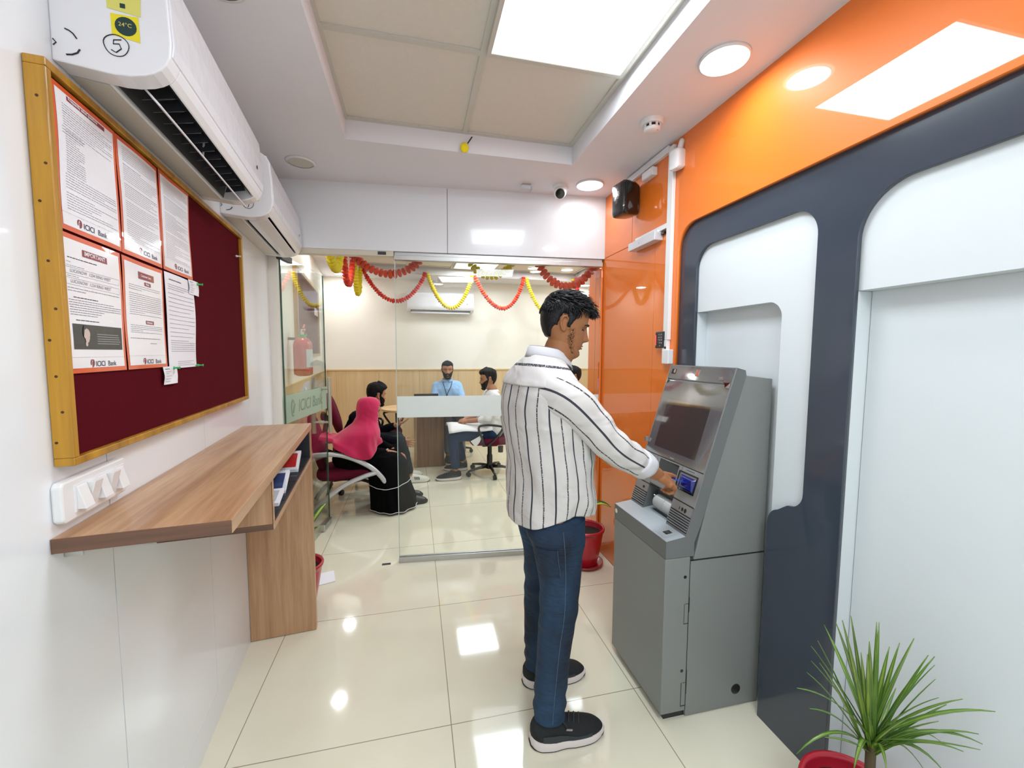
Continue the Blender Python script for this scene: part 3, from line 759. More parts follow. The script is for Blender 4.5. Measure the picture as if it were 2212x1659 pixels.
PT = 0.0235
def sheet(name, label, s0, s1, z0, z1, border=None, plain=False, lines=None, header=None, logo=True, wob=0.003, seed=0, x0=PT):
    t = onL(thing(name, label, 'paper', group='notices on the maroon board'))
    rnd = random.Random(seed)
    NX, NZ = 10, 14
    def P(u, v, off=0.0):        # u 0..1 along, v 0..1 up -> point on the slightly wavy sheet
        w = wob*(1+sin(u*5+seed)*cos(v*6+seed*2))*0.5
        return (x0+0.0012+w+off, s0+(s1-s0)*u, z0+(z1-z0)*v)
    def surf(off, u0, u1, v0, v1, nx=NX, nz=NZ, th=0.0004, mbb=None):
        m = mbb or MB()
        V = []
        for k in (0, 1):
            V += [P(u0+(u1-u0)*i/nx, v0+(v1-v0)*j/nz, off - th*(1-k)) for j in range(nz+1) for i in range(nx+1)]
        n = (nx+1)*(nz+1); F = []
        for j in range(nz):
            for i in range(nx):
                a = j*(nx+1)+i
                F.append((n+a, n+a+1, n+a+nx+2, n+a+nx+1)); F.append((a+nx+1, a+nx+2, a+1, a))
        return m.add(V, F)
    W, H = s1-s0, z1-z0
    if border:
        obj('coloured_border', surf(0, 0, 1, 0, 1), border, t, smooth=True)
        bu, bv = 0.009/W, 0.010/H
        obj('sheet', surf(0.0005, bu, 1-bu, bv, 1-bv), M_PAPER, t, smooth=True)
    else:
        obj('sheet', surf(0, 0, 1, 0, 1), M_PAPERC if plain else M_PAPER, t, smooth=True)
    ink = MB(); inkd = MB(); mar = MB()
    def quad(m, u0, u1, v0, v1, off=0.0009):
        k = max(1, int((u1-u0)*8)); h = max(1, int((v1-v0)*10))
        for a in range(k):
            for b in range(h):
                ua, ub = u0+(u1-u0)*a/k, u0+(u1-u0)*(a+1)/k; va, vb = v0+(v1-v0)*b/h, v0+(v1-v0)*(b+1)/h
                m.add([P(ua, va, off), P(ub, va, off), P(ub, vb, off), P(ua, vb, off)], [(0, 1, 2, 3)])
    def textline(v, u0, u1, h=0.0032, bold=False):
        u = u0
        m = inkd if bold else ink
        while u < u1-0.01:
            w = min(rnd.uniform(0.02, 0.07), u1-u)
            quad(m, u, u+w, v, v+h)
            u += w+0.008
    if lines:
        for it in lines:
            if it[0] == 'h': quad(mar, it[1], it[2], it[3], it[4], 0.0010)
            elif it[0] == 't': textline(it[3], it[1], it[2], it[4] if len(it) > 4 else 0.0032, len(it) > 5)
            elif it[0] == 'r':               # rule box
                for (a, b, c, d) in ((it[1], it[2], it[3], it[3]+0.002), (it[1], it[2], it[4]-0.002, it[4]), (it[1], it[1]+0.003, it[3], it[4]), (it[2]-0.003, it[2], it[3], it[4])): quad(ink, a, b, c, d)
    def txt(s, size, u, v, m, bold=0.0, shear=0.0, off=0.0012):
        V, F = text_mesh(s, size, 0.0, None, lambda x, y, z: P(u+x/W, v+y/H, off), bold=bold, shear=shear)
        m.add(V, F)
    white = MB()
    if header:
        for s, size, u, v in header: txt(s, size, u, v, white, 0.0002, off=0.0014)
    if logo:
        txt('ICICI', 0.0165, logo[0]+0.11, logo[1], inkd, bold=0.00012)
        txt('Bank', 0.0165, logo[0]+0.33, logo[1], inkd)
        cx, cz = logo[0]+0.055, logo[1]+0.024
        ring = [((cx+0.026*cos(a)*1.0), cz+0.03*sin(a)) for a in [-1.0+k*0.38 for k in range(13)]]
        for (a, b), (c, d), i in zip(ring[:-1], ring[1:], range(20)):
            wdt = 0.006+0.006*sin(pi*i/12)
            mar.add([P(a-wdt, b, 0.001), P(a+wdt, b, 0.001), P(c+wdt, d, 0.001), P(c-wdt, d, 0.001)], [(0, 1, 2, 3)])
        quad(mar, cx-0.004, cx+0.012, cz-0.03, cz+0.012, 0.0011); quad(mar, cx+0.006, cx+0.02, cz+0.016, cz+0.026, 0.0011)
    if ink.f: obj('printed_text', ink, M_INK, t)
    if inkd.f: obj('printed_logo_text', inkd, M_INKD, t)
    if mar.f: obj('maroon_print', mar, M_PMAROON, t)
    if white.f: obj('heading_text', white, M_PAPER, t)
    return t, P, quad
def body(v0, v1, n, u0=0.12, u1=0.93, seed=0, h=0.0034, gaps=(), bold=()):
    r = random.Random(seed); L = []
    for k in range(n):
        if k in gaps: continue
        v = v1-(v1-v0)*k/(n-1)
        e = u1 if r.random() < 0.6 else u0+(u1-u0)*r.uniform(0.35, 0.95)
        L.append(('t', u0, e, v, h, 1) if k in bold else ('t', u0, e, v, h))
    return L
ln = [('h', 0.20, 0.80, 0.925, 0.955)] + body(0.74, 0.88, 9, seed=1, bold=(3,)) + body(0.42, 0.71, 19, 0.14, 0.42, seed=2) + body(0.68, 0.72, 3, 0.1, 0.9, seed=8) + body(0.16, 0.40, 14, seed=3, gaps=(6,)) + [('t', 0.03, 0.97, 0.125, 0.0014)]
sheet('notice_sheet', 'laminated orange-edged notice at the top left of the maroon board', 1.070, 1.281, 1.690, 1.970, M_PORANGE, lines=ln, logo=(0.22, 0.055), seed=1, header=[('Frequently asked questions', 0.0088, 0.215, 0.933)])
ln = body(0.14, 0.93, 44, seed=4, gaps=(7, 16, 24, 33), bold=(8, 17)) + [('t', 0.03, 0.97, 0.125, 0.0014)]
sheet('notice_sheet', 'laminated orange-edged notice in the middle of the upper row', 1.285, 1.492, 1.690, 1.970, M_PORANGE, lines=ln, logo=(0.36, 0.055), seed=2)
ln = body(0.14, 0.93, 46, seed=5, gaps=(9, 18, 30), bold=(10,)) + [('t', 0.03, 0.97, 0.125, 0.0014)]
sheet('notice_sheet', 'laminated orange-edged notice at the right end of the upper row', 1.497, 1.706, 1.690, 1.974, M_PORANGE, lines=ln, logo=(0.36, 0.055), seed=3)
ln = [('h', 0.32, 0.72, 0.865, 0.915), ('t', 0.10, 0.55, 0.83, 0.006, 1), ('t', 0.08, 0.14, 0.80), ('t', 0.08, 0.34, 0.775), ('r', 0.06, 0.93, 0.715, 0.765), ('t', 0.08, 0.26, 0.70), ('r', 0.06, 0.93, 0.64, 0.69)]
ln += [('t', 0.07, 0.92, 0.615, 0.005), ('t', 0.07, 0.34, 0.595, 0.005), ('t', 0.14, 0.53, 0.55, 0.006, 1)] + body(0.425, 0.53, 7, 0.07, 0.94, seed=6, h=0.005) + [('t', 0.14, 0.52, 0.385, 0.006, 1), ('t', 0.03, 0.97, 0.115, 0.0014)]
tt, P, quad = sheet('notice_sheet', 'laminated notice with a black picture panel, lower left of the board', 1.062, 1.270, 1.404, 1.684, M_PORANGE, lines=ln, logo=(0.30, 0.045), seed=4, header=[('IMPORTANT', 0.0125, 0.345, 0.877)])
hw = MB()
for s, u, v in (('LUCKNOW  1234 RING WEST', 0.12, 0.73), ('LUCKNOW  1234 RING WEST', 0.12, 0.655)):
    V, F = text_mesh(s, 0.010, 0.0, None, lambda x, y, z: P(u+x/0.208, v+y/0.28, 0.0012), shear=0.2); hw.add(V, F)
obj('handwriting', hw, M_INK, tt)
m = MB(); quad(m, 0.08, 0.93, 0.175, 0.36, 0.0012); obj('picture_panel', m, M_PRBLACK, tt)
m = MB()
for (u, v, a, b) in ((0.28, 0.29, 0.055, 0.042), (0.285, 0.245, 0.03, 0.02), (0.27, 0.215, 0.02, 0.018), (0.305, 0.262, 0.022, 0.02)):
    m.add([P(u+a*cos(k*pi/8), v+b*sin(k*pi/8), 0.0016) for k in range(16)], [tuple(range(16))])
obj('picture_face', m, M_PRSKIN, tt)
m = MB()
m.add([P(u_, v_, 0.0019) for u_, v_ in ((0.22, 0.30), (0.235, 0.345), (0.28, 0.355), (0.325, 0.34), (0.34, 0.30), (0.32, 0.32), (0.28, 0.333), (0.245, 0.318), (0.228, 0.262))], [tuple(range(9))])
obj('picture_hair', m, M_PRBLACK, tt)
m = MB(); r_ = random.Random(5)
for k in range(5): quad(m, 0.46, 0.80+0.1*r_.random(), 0.29-0.018*k, 0.296-0.018*k, 0.0016)
obj('picture_caption', m, mat('caption_grey', srgb(150, 150, 150), 0.5), tt)
ln = [('h', 0.36, 0.75, 0.84, 0.905), ('h', 0.50, 0.66, 0.785, 0.82)] + body(0.50, 0.765, 15, 0.12, 0.9, seed=7, h=0.004, gaps=(3,)) + [('h', 0.46, 0.66, 0.42, 0.455)] + body(0.335, 0.40, 5, 0.12, 0.9, seed=9, h=0.004) + [('t', 0.10, 0.82, 0.28, 0.006), ('t', 0.55, 0.72, 0.235, 0.006), ('t', 0.03, 0.97, 0.12, 0.0014)]
sheet('notice_sheet', 'laminated notice with three maroon headings, middle of the lower row', 1.275, 1.486, 1.404, 1.683, M_PORANGE, lines=ln, logo=(0.34, 0.045), seed=5, header=[('Customer Care', 0.0085, 0.42, 0.865), ('Note', 0.008, 0.53, 0.795), ('Grievance', 0.007, 0.475, 0.43)])
ln = [('t', 0.12, 0.52, 0.93, 0.008, 1)] + body(0.18, 0.88, 32, 0.08, 0.95, seed=11, h=0.004, gaps=(3, 5, 7, 9, 11, 13, 15, 17, 19, 21, 23, 25)) + body(0.03, 0.07, 3, 0.25, 0.9, seed=12, h=0.003)
sheet('letter_sheet', 'plain white letter in a clear sleeve without orange edge', 1.498, 1.708, 1.398, 1.684, None, plain=True, lines=ln, logo=False, seed=6, wob=0.005)
for lb, a in (('small white pinned card at the upper right corner of the plain letter', (1.664, 1.746, 1.640, 1.688)), ('small white pinned card hanging below the two lower notices', (1.452, 1.540, 1.353, 1.405))):
    t2, P2, q2 = sheet('pinned_card', lb, *a, None, plain=True, lines=[('t', 0.1, 0.4, 0.85, 0.03, 1), ('t', 0.1, 0.5, 0.7, 0.02), ('t', 0.1, 0.35, 0.6, 0.02), ('t', 0.1, 0.6, 0.45, 0.02), ('t', 0.1, 0.5, 0.3, 0.02), ('t', 0.1, 0.4, 0.15, 0.02)], logo=False, seed=8, wob=0.003, x0=PT+0.004)
for lb, s, z in (('green push pin holding the card by the plain letter', 1.732, 1.681), ('green push pin at the lower right corner of the plain letter', 1.70, 1.402), ('green push pin on the card below the lower notices', 1.513, 1.400), ('pale push pin alone near the right edge of the maroon board', 2.215, 1.88)):
    t = onL(thing('push_pin', lb, 'push pin', group='push pins on the board'))
    obj('pin_head', MB().tube([(PT+0.004, s, z), (PT+0.010, s+0.001, z), (PT+0.011, s+0.001, z), (PT+0.02, s+0.002, z), (PT+0.023, s+0.002, z)], [0.0045, 0.0045, 0.0028, 0.0028, 0.0045], 10), M_GREENPIN if 'green' in lb else M_PLASTIC, t, smooth=True)
    obj('pin_shaft', MB().tube([(PT-0.003, s, z), (PT+0.006, s, z)], 0.0007, 6), M_STEEL, t)

M_VANE = mat('vane_grey', srgb(92, 92, 98), 0.4)
# ------------------------------------------------------------------ wall air conditioners
def air_conditioner(label, s0, s1, z0, number, flap_open, place, filmed=True, depth=0.20, h=0.285):
    t = place(thing('air_conditioner', label, 'air conditioner', group='wall air conditioners'))
    prof = [(0.0, 0.0), (0.06, -0.005), (0.10, -0.008), (0.125, -0.006), (0.150, 0.0), (0.166, 0.007), (0.180, 0.017), (0.190, 0.029), (0.197, 0.045), (0.200, 0.075), (0.197, 0.16), (0.190, 0.235), (0.176, 0.262), (0.14, h), (0.0, h)]
    # open outlet notch along the underside
    n0, n1 = (0.072, -0.006), (0.176, 0.014)
    body = [(0.0, 0.0), (0.06, -0.005), n0, (0.085, 0.055), (0.15, 0.075), n1] + prof[6:]
    fn = lambda u, v, w: (u, w, z0+v)
    cap = 0.05
    obj('casing', MB().prism(body, s0+cap, s1-cap, fn).prism([(0, 0)]+prof[1:], s0, s0+cap, fn).prism([(0, 0)]+prof[1:], s1-cap, s1, fn), M_ACPL, t, bevel=0.003)
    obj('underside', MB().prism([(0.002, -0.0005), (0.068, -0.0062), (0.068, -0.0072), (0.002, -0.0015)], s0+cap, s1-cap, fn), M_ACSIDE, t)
    # front cover and film
    obj('front_cover', MB().prism([(0.2005, 0.052), (0.204, 0.075), (0.201, 0.16), (0.194, 0.236), (0.18, 0.264), (0.172, 0.262), (0.188, 0.235), (0.196, 0.16), (0.1995, 0.075), (0.197, 0.05)], s0+0.006, s1-0.004, fn), M_ACFILM if filmed else M_ACPL, t, bevel=0.0015)
    obj('outlet_lining', MB().prism([(0.078, 0.0), (0.088, 0.053), (0.15, 0.072), (0.170, 0.018), (0.1505, 0.068), (0.09, 0.05)], s0+cap+0.002, s1-cap-0.002, fn), M_DARK, t)
    vm = MB(); n = 13
    for k in range(n):
        s = s0+cap+0.03+(s1-s0-2*cap-0.06)*k/(n-1)
        vm.add([fn(0.095, 0.008, s-0.012), fn(0.160, 0.022, s-0.012), fn(0.148, 0.062, s+0.012), fn(0.098, 0.048, s+0.012), fn(0.095, 0.008, s-0.010), fn(0.160, 0.022, s-0.010), fn(0.148, 0.062, s+0.014), fn(0.098, 0.048, s+0.014)], [(0, 1, 2, 3), (7, 6, 5, 4), (0, 4, 5, 1), (1, 5, 6, 2), (2, 6, 7, 3), (3, 7, 4, 0)])
    obj('vanes', vm, M_VANE, t)
    if flap_open:
        obj('flap', MB().prism([(0.152, -0.030), (0.155, -0.027), (0.119, 0.016), (0.115, 0.014)], s0+cap+0.008, s1-cap-0.008, fn), M_ACPL, t, bevel=0.001)
        obj('flap_arms', MB().tube([fn(0.125, 0.005, s0+cap+0.012), fn(0.10, 0.04, s0+cap+0.012)], 0.003, 6).tube([fn(0.125, 0.005, (s0+s1)/2), fn(0.13, 0.05, (s0+s1)/2)], 0.003, 6), M_PLASTIC, t)
    else:
        obj('flap', MB().prism([(0.094, -0.010), (0.120, -0.008), (0.168, 0.006), (0.168, 0.012), (0.12, -0.003), (0.094, -0.005)], s0+cap+0.004, s1-cap-0.004, fn), M_ACPL, t, bevel=0.001)
    obj('cover_screw', MB().disc(fn(0.2045, 0.11, s1-0.10), (0, 1, 0), (0, 0, 1), 0.007, 0.001, 12), M_DARK, t)
    # near end face marks (text runs outward from the wall)
    if number:
        e = lambda x, z, d: (x, s0-0.0008-d, z0+z)
        marker = MB()
        cx, cz, r = 0.106, 0.050, 0.021
        marker.tube([e(cx+r*cos(a)*(1+0.05*sin(3*a)), cz+r*sin(a), 0) for a in [k*2*pi/24 for k in range(25)]], 0.0009, 5)
        if number == '5':
            pts = [(0.009, 0.013), (-0.004, 0.010), (-0.005, 0.002), (0.005, 0.004), (0.008, -0.005), (-0.001, -0.014), (-0.009, -0.010)]
        else:
            pts = [(-0.009, 0.011), (-0.008, 0.000), (0.006, 0.004)]
            marker.tube([e(cx+0.009, cz+0.013, 0), e(cx-0.001, cz-0.016, 0)], 0.0011, 5)
        marker.tube([e(cx+a, cz+b, 0) for a, b in pts], 0.0011, 5)
        marker.tube([e(0.020+0.024*cos(a), 0.038+0.026*sin(a), 0) for a in [1.4, 1.1, 0.8, 0.4]], 0.0013, 5)
        marker.tube([e(0.022+0.024*cos(a), 0.030+0.016*sin(a), 0) for a in [-1.5, -1.1, -0.6, -0.1]], 0.0015, 5)
        marker.tube([e(0.004, 0.040, 0), e(0.009, 0.034, 0), e(0.004, 0.028, 0)], 0.0011, 5)
        obj('marker_writing', marker, M_INKB, t)
        obj('yellow_sticker', MB().add([e(0.099, 0.112, 0), e(0.146, 0.114, 0), e(0.147, 0.064, 0), e(0.100, 0.070, 0)], [(0, 1, 2, 3)]), M_YELLOWST, t)
        obj('round_print', MB().add([e(0.124+0.0185*cos(a), 0.091+0.0185*sin(a), 0.0003) for a in [k*pi/10 for k in range(20)]], [tuple(range(20))]), M_DKGREEN, t)
        V, F = text_mesh('24\u00b0C', 0.011, 0.0, None, lambda x, y, z: e(0.1115+x, 0.090+y, 0.0008)); obj('sticker_text', MB().add(V, F), M_PALEYEL, t)
        obj('pale_label', MB().add([e(0.092, 0.210, 0), e(0.154, 0.212, 0), e(0.150, 0.1155, 0), e(0.094, 0.121, 0)], [(0, 1, 2, 3)]), M_PALEYEL, t)
        lm = MB()
        for k in range(12):
            z = 0.200-0.005*k
            lm.add([e(0.099, z, 0.0004), e(0.143-0.006*(k % 3), z, 0.0004), e(0.143-0.006*(k % 3), z+0.0016, 0.0004), e(0.099, z+0.0016, 0.0004)], [(0, 1, 2, 3)])
        lm.add([e(0.116, 0.126, 0.0004), e(0.125, 0.126, 0.0004), e(0.125, 0.135, 0.0004), e(0.116, 0.135, 0.0004)], [(0, 1, 2, 3)])
        obj('label_print', lm, M_DKGREEN, t)
    return t
air_conditioner('nearest white wall air conditioner marked with a circled 5, louvre open', 1.13, 1.945, 2.032, '5', True, onL)
air_conditioner('white wall air conditioner marked with a circled 4 next to the glass front', 2.125, 2.945, 2.04, '4', False, onL)
def onBack(o):
    o.location = (0, YB, 0); o.rotation_euler = (0, 0, -pi/2); return o    # local x -> -Y, local y -> +X
air_conditioner('white wall air conditioner on the far office wall behind the garlands', -0.10, 0.875, 2.055, None, True, onBack)

# ------------------------------------------------------------------ switch board
t = onL(thing('switch_board', 'white modular switch board on the left wall above the counter end', 'switch board'))
ss0, ss1, sz0, sz1 = 1.030, 1.256, 1.108, 1.192
o = obj('cover_plate', MB().prism([(ss0+0.008+0.0, sz0), (ss1-0.008, sz0), (ss1, sz0+0.008), (ss1, sz1-0.008), (ss1-0.008, sz1), (ss0+0.008, sz1), (ss0, sz1-0.008), (ss0, sz0+0.008)], 0.0, 0.018, lambda u, v, w: (w, u, v)), M_PLASTIC, t, bevel=0.004)
obj('inner_frame', MB().box(0.018, 0.0195, ss0+0.034, ss1-0.012, sz0+0.014, sz1-0.014), M_ACPL, t)
for k in range(5):
    a = ss0+0.040+k*0.034; up = k in (1, 3)
    z0_, z1_ = sz0+0.018, sz1-0.018
    m = MB(); hi, lo = 0.034, 0.0215
    a1, b1 = (lo, hi) if up else (hi, lo)
    if k == 4: a1, b1 = hi, lo
    m.add([(0.019, a, z0_), (0.019, a+0.030, z0_), (0.019, a+0.030, z1_), (0.019, a, z1_), (a1, a, z0_), (a1, a+0.030, z0_), (b1, a+0.030, z1_), (b1, a, z1_)], [(3,2,1,0),(4,5,6,7),(0,1,5,4),(1,2,6,5),(2,3,7,6),(3,0,4,7)])
    obj('rocker_switch', m, M_PLASTIC, t, bevel=0.0015)
# small hook under the counter and counter itself
t = onL(thing('writing_counter', 'walnut laminate writing counter fixed along the left wall', 'counter'))
CT = 0.300
obj('counter_top', MB().box(0.001, CT, 1.022, 2.322, 1.057, 1.087), M_WOODT, t, bevel=0.0012)
obj('front_edge_band', MB().box(CT+0.0002, CT+0.0015, 1.022, 2.322, 1.0575, 1.0865), M_WOODE, t)
obj('end_edge_band', MB().box(0.001, CT, 1.020, 1.0218, 1.0575, 1.0865), M_WOODX, t)
obj('support_panel', MB().box(0.001, CT, 2.285, 2.3215, 0.003, 1.056), M_WOODZ, t, bevel=0.0012)
bx = MB().box(0.002, CT-0.004, 1.42, 1.436, 0.918, 1.056)
obj('box_end_panel', bx, M_WOODZ, t)
obj('box_bottom_panel', MB().box(0.002, CT-0.002, 1.42, 2.284, 0.900, 0.9175), M_WOODX, t)
obj('box_edge_strip', MB().box(CT-0.0019, CT+0.0006, 1.42, 2.284, 0.900, 0.9175).box(CT-0.0019, CT+0.0006, 1.42, 1.431, 0.9175, 1.056), M_WOODE, t)
obj('box_lining', MB().box(0.003, 0.02, 1.437, 2.283, 0.918, 1.055).box(0.02, CT-0.004, 2.268, 2.283, 0.918, 1.055).box(0.02, CT-0.004, 1.437, 2.268, 0.918, 0.924), mat('dark_slate_lining', srgb(34, 38, 46), 0.5), t)
obj('lining_joints', MB().box(0.1, CT-0.005, 1.62, 1.623, 0.924, 0.9246).box(0.1, CT-0.005, 1.85, 1.853, 0.924, 0.9246).box(0.1, CT-0.005, 2.08, 2.083, 0.924, 0.9246), M_GLOSSBLACK, t)
for s in (1.68, 1.93):
    obj('acrylic_divider', MB().box(0.10, CT-0.012, s, s+0.003, 0.925, 1.045), M_ACRYL, t)
obj('wall_bracket', MB().box(0.001, 0.03, 1.055, 1.060, 1.035, 1.057).disc((0.012, 1.0545, 1.046), (1, 0, 0), (0, 0, 1), 0.004, -0.002, 12), M_STEEL, t)
def leaflet(lb, s, x0, x1, z, tiltx, m, extra=None):
    t = onL(thing('leaflet', lb, 'leaflet', group='leaflets in the counter box'))
    th = 0.012
    P = [(x0, s, z), (x1, s, z+0.0), (x1, s+0.10, z+tiltx), (x0, s+0.10, z+tiltx)]
    mb_ = MB().add(P+[(a, b, c+th) for a, b, c in P], [(3,2,1,0),(4,5,6,7),(0,1,5,4),(1,2,6,5),(2,3,7,6),(3,0,4,7)])
    obj('pages', mb_, m, t)
    a = [(x0+0.012, s+0.012, z+th+0.001+tiltx*0.12), (x1-0.012, s+0.012, z+th+0.001+tiltx*0.12), (x1-0.012, s+0.085, z+th+0.001+tiltx*0.85), (x0+0.012, s+0.085, z+th+0.001+tiltx*0.85)]
    if extra: obj('cover_print', MB().add(a, [(0, 1, 2, 3)]), extra, t)
    return t
leaflet('stack of white forms at the near end of the counter box', 1.56, 0.14, 0.288, 0.9255, 0.02, M_PAPERC, mat('grey_form_print', srgb(185, 190, 195), 0.6))
leaflet('stack of white and blue forms in the middle of the counter box', 1.695, 0.13, 0.285, 0.9255, 0.05, M_PAPERC, mat('blue_form_print', srgb(50, 70, 120), 0.5))
leaflet('teal covered leaflets standing behind the acrylic divider', 1.815, 0.12, 0.24, 0.9255, 0.07, mat('teal_leaflet', srgb(120, 150, 145), 0.5), M_PAPERC)
leaflet('white leaflet with a red figure at the far end of the counter box', 1.99, 0.15, 0.285, 0.9255, 0.06, M_PAPER, mat('red_leaflet_print', srgb(205, 40, 40), 0.4))

# ------------------------------------------------------------------ ceiling and wall fittings
t = thing('smoke_detector', 'round white smoke detector on the ceiling in front of the orange wall', 'smoke detector', (1.085, 1.805, CEIL))
obj('base', MB().lathe([(0.0005, 0), (0.052, 0), (0.052, -0.012), (0.046, -0.02), (0.0005, -0.02)], 36), M_PLASTIC, t, auto=40)
obj('chamber', MB().lathe([(0.034, -0.019), (0.034, -0.034), (0.0005, -0.034)], 36), M_BLACK, t)
obj('cap', MB().lathe([(0.036, -0.032), (0.037, -0.040), (0.028, -0.046), (0.0005, -0.047)], 36), M_PLASTIC, t, smooth=True)
rb = MB()
for k in range(8):
    a = k*pi/4; rb.obox((0.0355*cos(a), 0.0355*sin(a), -0.026), (0.003*cos(a), 0.003*sin(a), 0), (-0.005*sin(a), 0.005*cos(a), 0), (0, 0, 0.009))
obj('ribs', rb, M_PLASTIC, t)
obj('red_lamp', MB().ellipsoid((0.015, -0.02, -0.045), (0.003, 0, 0), (0, 0.003, 0), (0, 0, 0.003), 8, 6), M_RED, t)

t = thing('dome_camera', 'white dome camera with a black lens hanging at the glass bulkhead', 'camera', (0.925, 2.62, CEIL))
obj('mount', MB().lathe([(0.0005, 0), (0.045, 0), (0.044, -0.016), (0.03, -0.022), (0.0005, -0.022)], 32), M_PLASTIC, t, auto=40)
obj('housing', MB().ellipsoid((0, -0.004, -0.040), (0.042, 0, 0), (0, 0.042, 0), (0, 0, 0.036), 28, 16), M_PLASTIC, t, smooth=True)
_d = Vector((-0.25, -0.82, -0.5)).normalized(); _u = _d.cross(Vector((0, 0, 1))).normalized(); _w = _d.cross(_u)
c0 = Vector((0, -0.004, -0.040))
obj('lens', MB().rings([[c0+_d*k+_u*cos(a)*r+_w*sin(a)*r for a in [j*2*pi/28 for j in range(28)]] for k, r in ((0.025, 0.031), (0.043, 0.029), (0.043, 0.025))]), M_GLOSSBLACK, t, auto=40)
obj('side_bracket', MB().box(0.034, 0.056, -0.008, 0.012, -0.018, 0), M_PLASTIC, t)

t = thing('ceiling_junction_box', 'small clear square fitting stuck on the ceiling left of the dome camera', 'junction box', (0.707, 2.645, CEIL))
obj('base', MB().box(-0.028, 0.028, -0.02, 0.02, -0.014, 0), M_STEEL, t, bevel=0.002)
obj('clear_cover', MB().box(-0.034, 0.034, -0.028, 0.022, -0.036, -0.0145), M_ACRYL, t)

t = thing('taped_flower', 'single yellow marigold tied with black tape to the ceiling recess edge', 'flower', (0.285, 2.305, 2.52))
m = MB(); rr = random.Random(3)
m.ellipsoid((-0.012, -0.008, 0.018), (0.022, 0, 0), (0, 0.014, 0), (0, 0, 0.026), 18, 12)
o = obj('flower_head', m, M_FLOWY, t, smooth=True)
for v in o.data.vertices: v.co += v.co.normalized()*0.004*noise.noise(v.co*160)
obj('black_tape', MB().obox((0.018, -0.006, 0.062), (0.0035, 0, 0.0), (0, 0.0015, 0), (0.011, 0, 0.017)).tube([(0.006, -0.006, 0.044), (-0.004, -0.008, 0.028)], 0.0022, 6), M_BLACK, t)

# speaker on the orange wall
t = thing('wall_speaker', 'glossy black wall speaker on the orange wall under the ceiling', 'speaker', (1.30, 2.31, 2.348), radians(8))
sp = rrect(-0.064, 0.064, -0.096, 0.096, 0.02)
def spf(u, v, w): return (w, u, v)
m = MB()
for w, k in ((-0.025, 0.86), (-0.07, 0.97), (-0.115, 1.0)):
    pass
m.rings([[(w, u*k, v*(1-(1-k)*0.4)) for u, v in sp] for w, k in ((-0.018, 0.72), (-0.05, 0.92), (-0.10, 1.0), (-0.118, 0.99), (-0.127, 0.94))])
obj('cabinet', m, M_GLOSSBLACK, t, auto=35)
g = MB().rings([[(w, u*k, v*k2) for u, v in sp] for w, k, k2 in ((-0.126, 0.9, 0.93), (-0.136, 0.84, 0.90), (-0.142, 0.6, 0.80))])
obj('front_grille', g, mat('speaker_grille_black', srgb(28, 30, 33), 0.22, coat=0.5, bump=0.9, bump_scale=60), t, auto=35)
obj('bracket', MB().box(-0.03, 0.0, -0.03, 0.03, -0.03, 0.05), M_BLACK, t, bevel=0.002)
t = thing('cable_trunking', 'white cable trunking running down the orange wall beside the service door', 'trunking')
obj('vertical_duct', MB().box(1.280, 1.2995, 1.926, 1.968, 1.52, 2.50), M_PLASTIC, t, bevel=0.002)
obj('ceiling_duct', MB().box(1.278, 1.2995, 1.968, 2.42, 2.478, 2.512), M_PLASTIC, t, bevel=0.002)
obj('branch_duct', MB().box(1.2815, 1.2995, 1.968, 2.10, 2.100, 2.126), M_PLASTIC, t, bevel=0.002)
obj('branch_duct', MB().box(1.2835, 1.2995, 2.10, 2.29, 2.1115, 2.127), M_PLASTIC, t, bevel=0.002)
obj('lower_duct', MB().box(1.2785, 1.2995, 1.930, 1.972, 1.40, 1.5195), M_PLASTIC, t, bevel=0.003)
obj('end_box', MB().box(1.268, 1.2995, 1.898, 1.955, 1.395, 1.470), M_PLASTIC, t, bevel=0.004)
obj('duct_label', MB().box(1.2775, 1.2784, 1.934, 1.95, 1.474, 1.486), M_BLACK, t)
t = thing('trunking_junction_box', 'small white box below the ceiling trunking next to the black speaker', 'junction box', (1.30, 2.15, 2.44))
obj('box', MB().box(-0.034, -0.0005, -0.055, 0.05, -0.022, 0.022), M_PLASTIC, t, bevel=0.003)
obj('lid', MB().box(-0.037, -0.0345, -0.05, 0.045, -0.018, 0.018), M_ACPL, t)
t = thing('motion_sensor', 'white rounded motion sensor in the ceiling corner of the orange wall', 'sensor', (1.285, 1.885, 2.405), radians(18))
m = MB(); pr = rrect(-0.032, 0.032, -0.052, 0.052, 0.018)
m.rings([[(w+0.012*(1-(v/0.06)**2), u*k, v*k+w*0.15) for u, v in pr] for w, k in ((0.0, 0.95), (-0.03, 1.0), (-0.045, 0.9), (-0.05, 0.7))])
obj('housing', m, M_PLASTIC, t, auto=40)
obj('lens_window', MB().box(-0.0435, -0.0395, -0.02, 0.02, -0.005, 0.036), mat('milky_lens', srgb(205, 205, 205), 0.25), t, bevel=0.002)
obj('logo_dot', MB().disc((-0.0362, 0.010, -0.030), (0, 1, 0), (0, 0, 1), 0.008, -0.002, 16), M_PMAROON, t)
obj('swivel_bracket', MB().capsule((0.0, 0, 0.045), 0.014, (0.004, -0.01, 0.085), 0.013), M_PLASTIC, t, smooth=True)
t = thing('magnetic_lock', 'aluminium magnetic door lock at the top of the orange service door', 'door lock', (1.30, 2.16, 2.075))
obj('magnet_body', MB().box(-0.052, -0.0005, -0.135, 0.145, -0.022, 0.022), mat('lock_aluminium', srgb(222, 222, 226), 0.35, metal=0.3), t, bevel=0.002)
obj('mounting_plate', MB().box(-0.03, -0.0005, -0.125, 0.13, 0.0225, 0.034), M_PLASTIC, t, bevel=0.002)
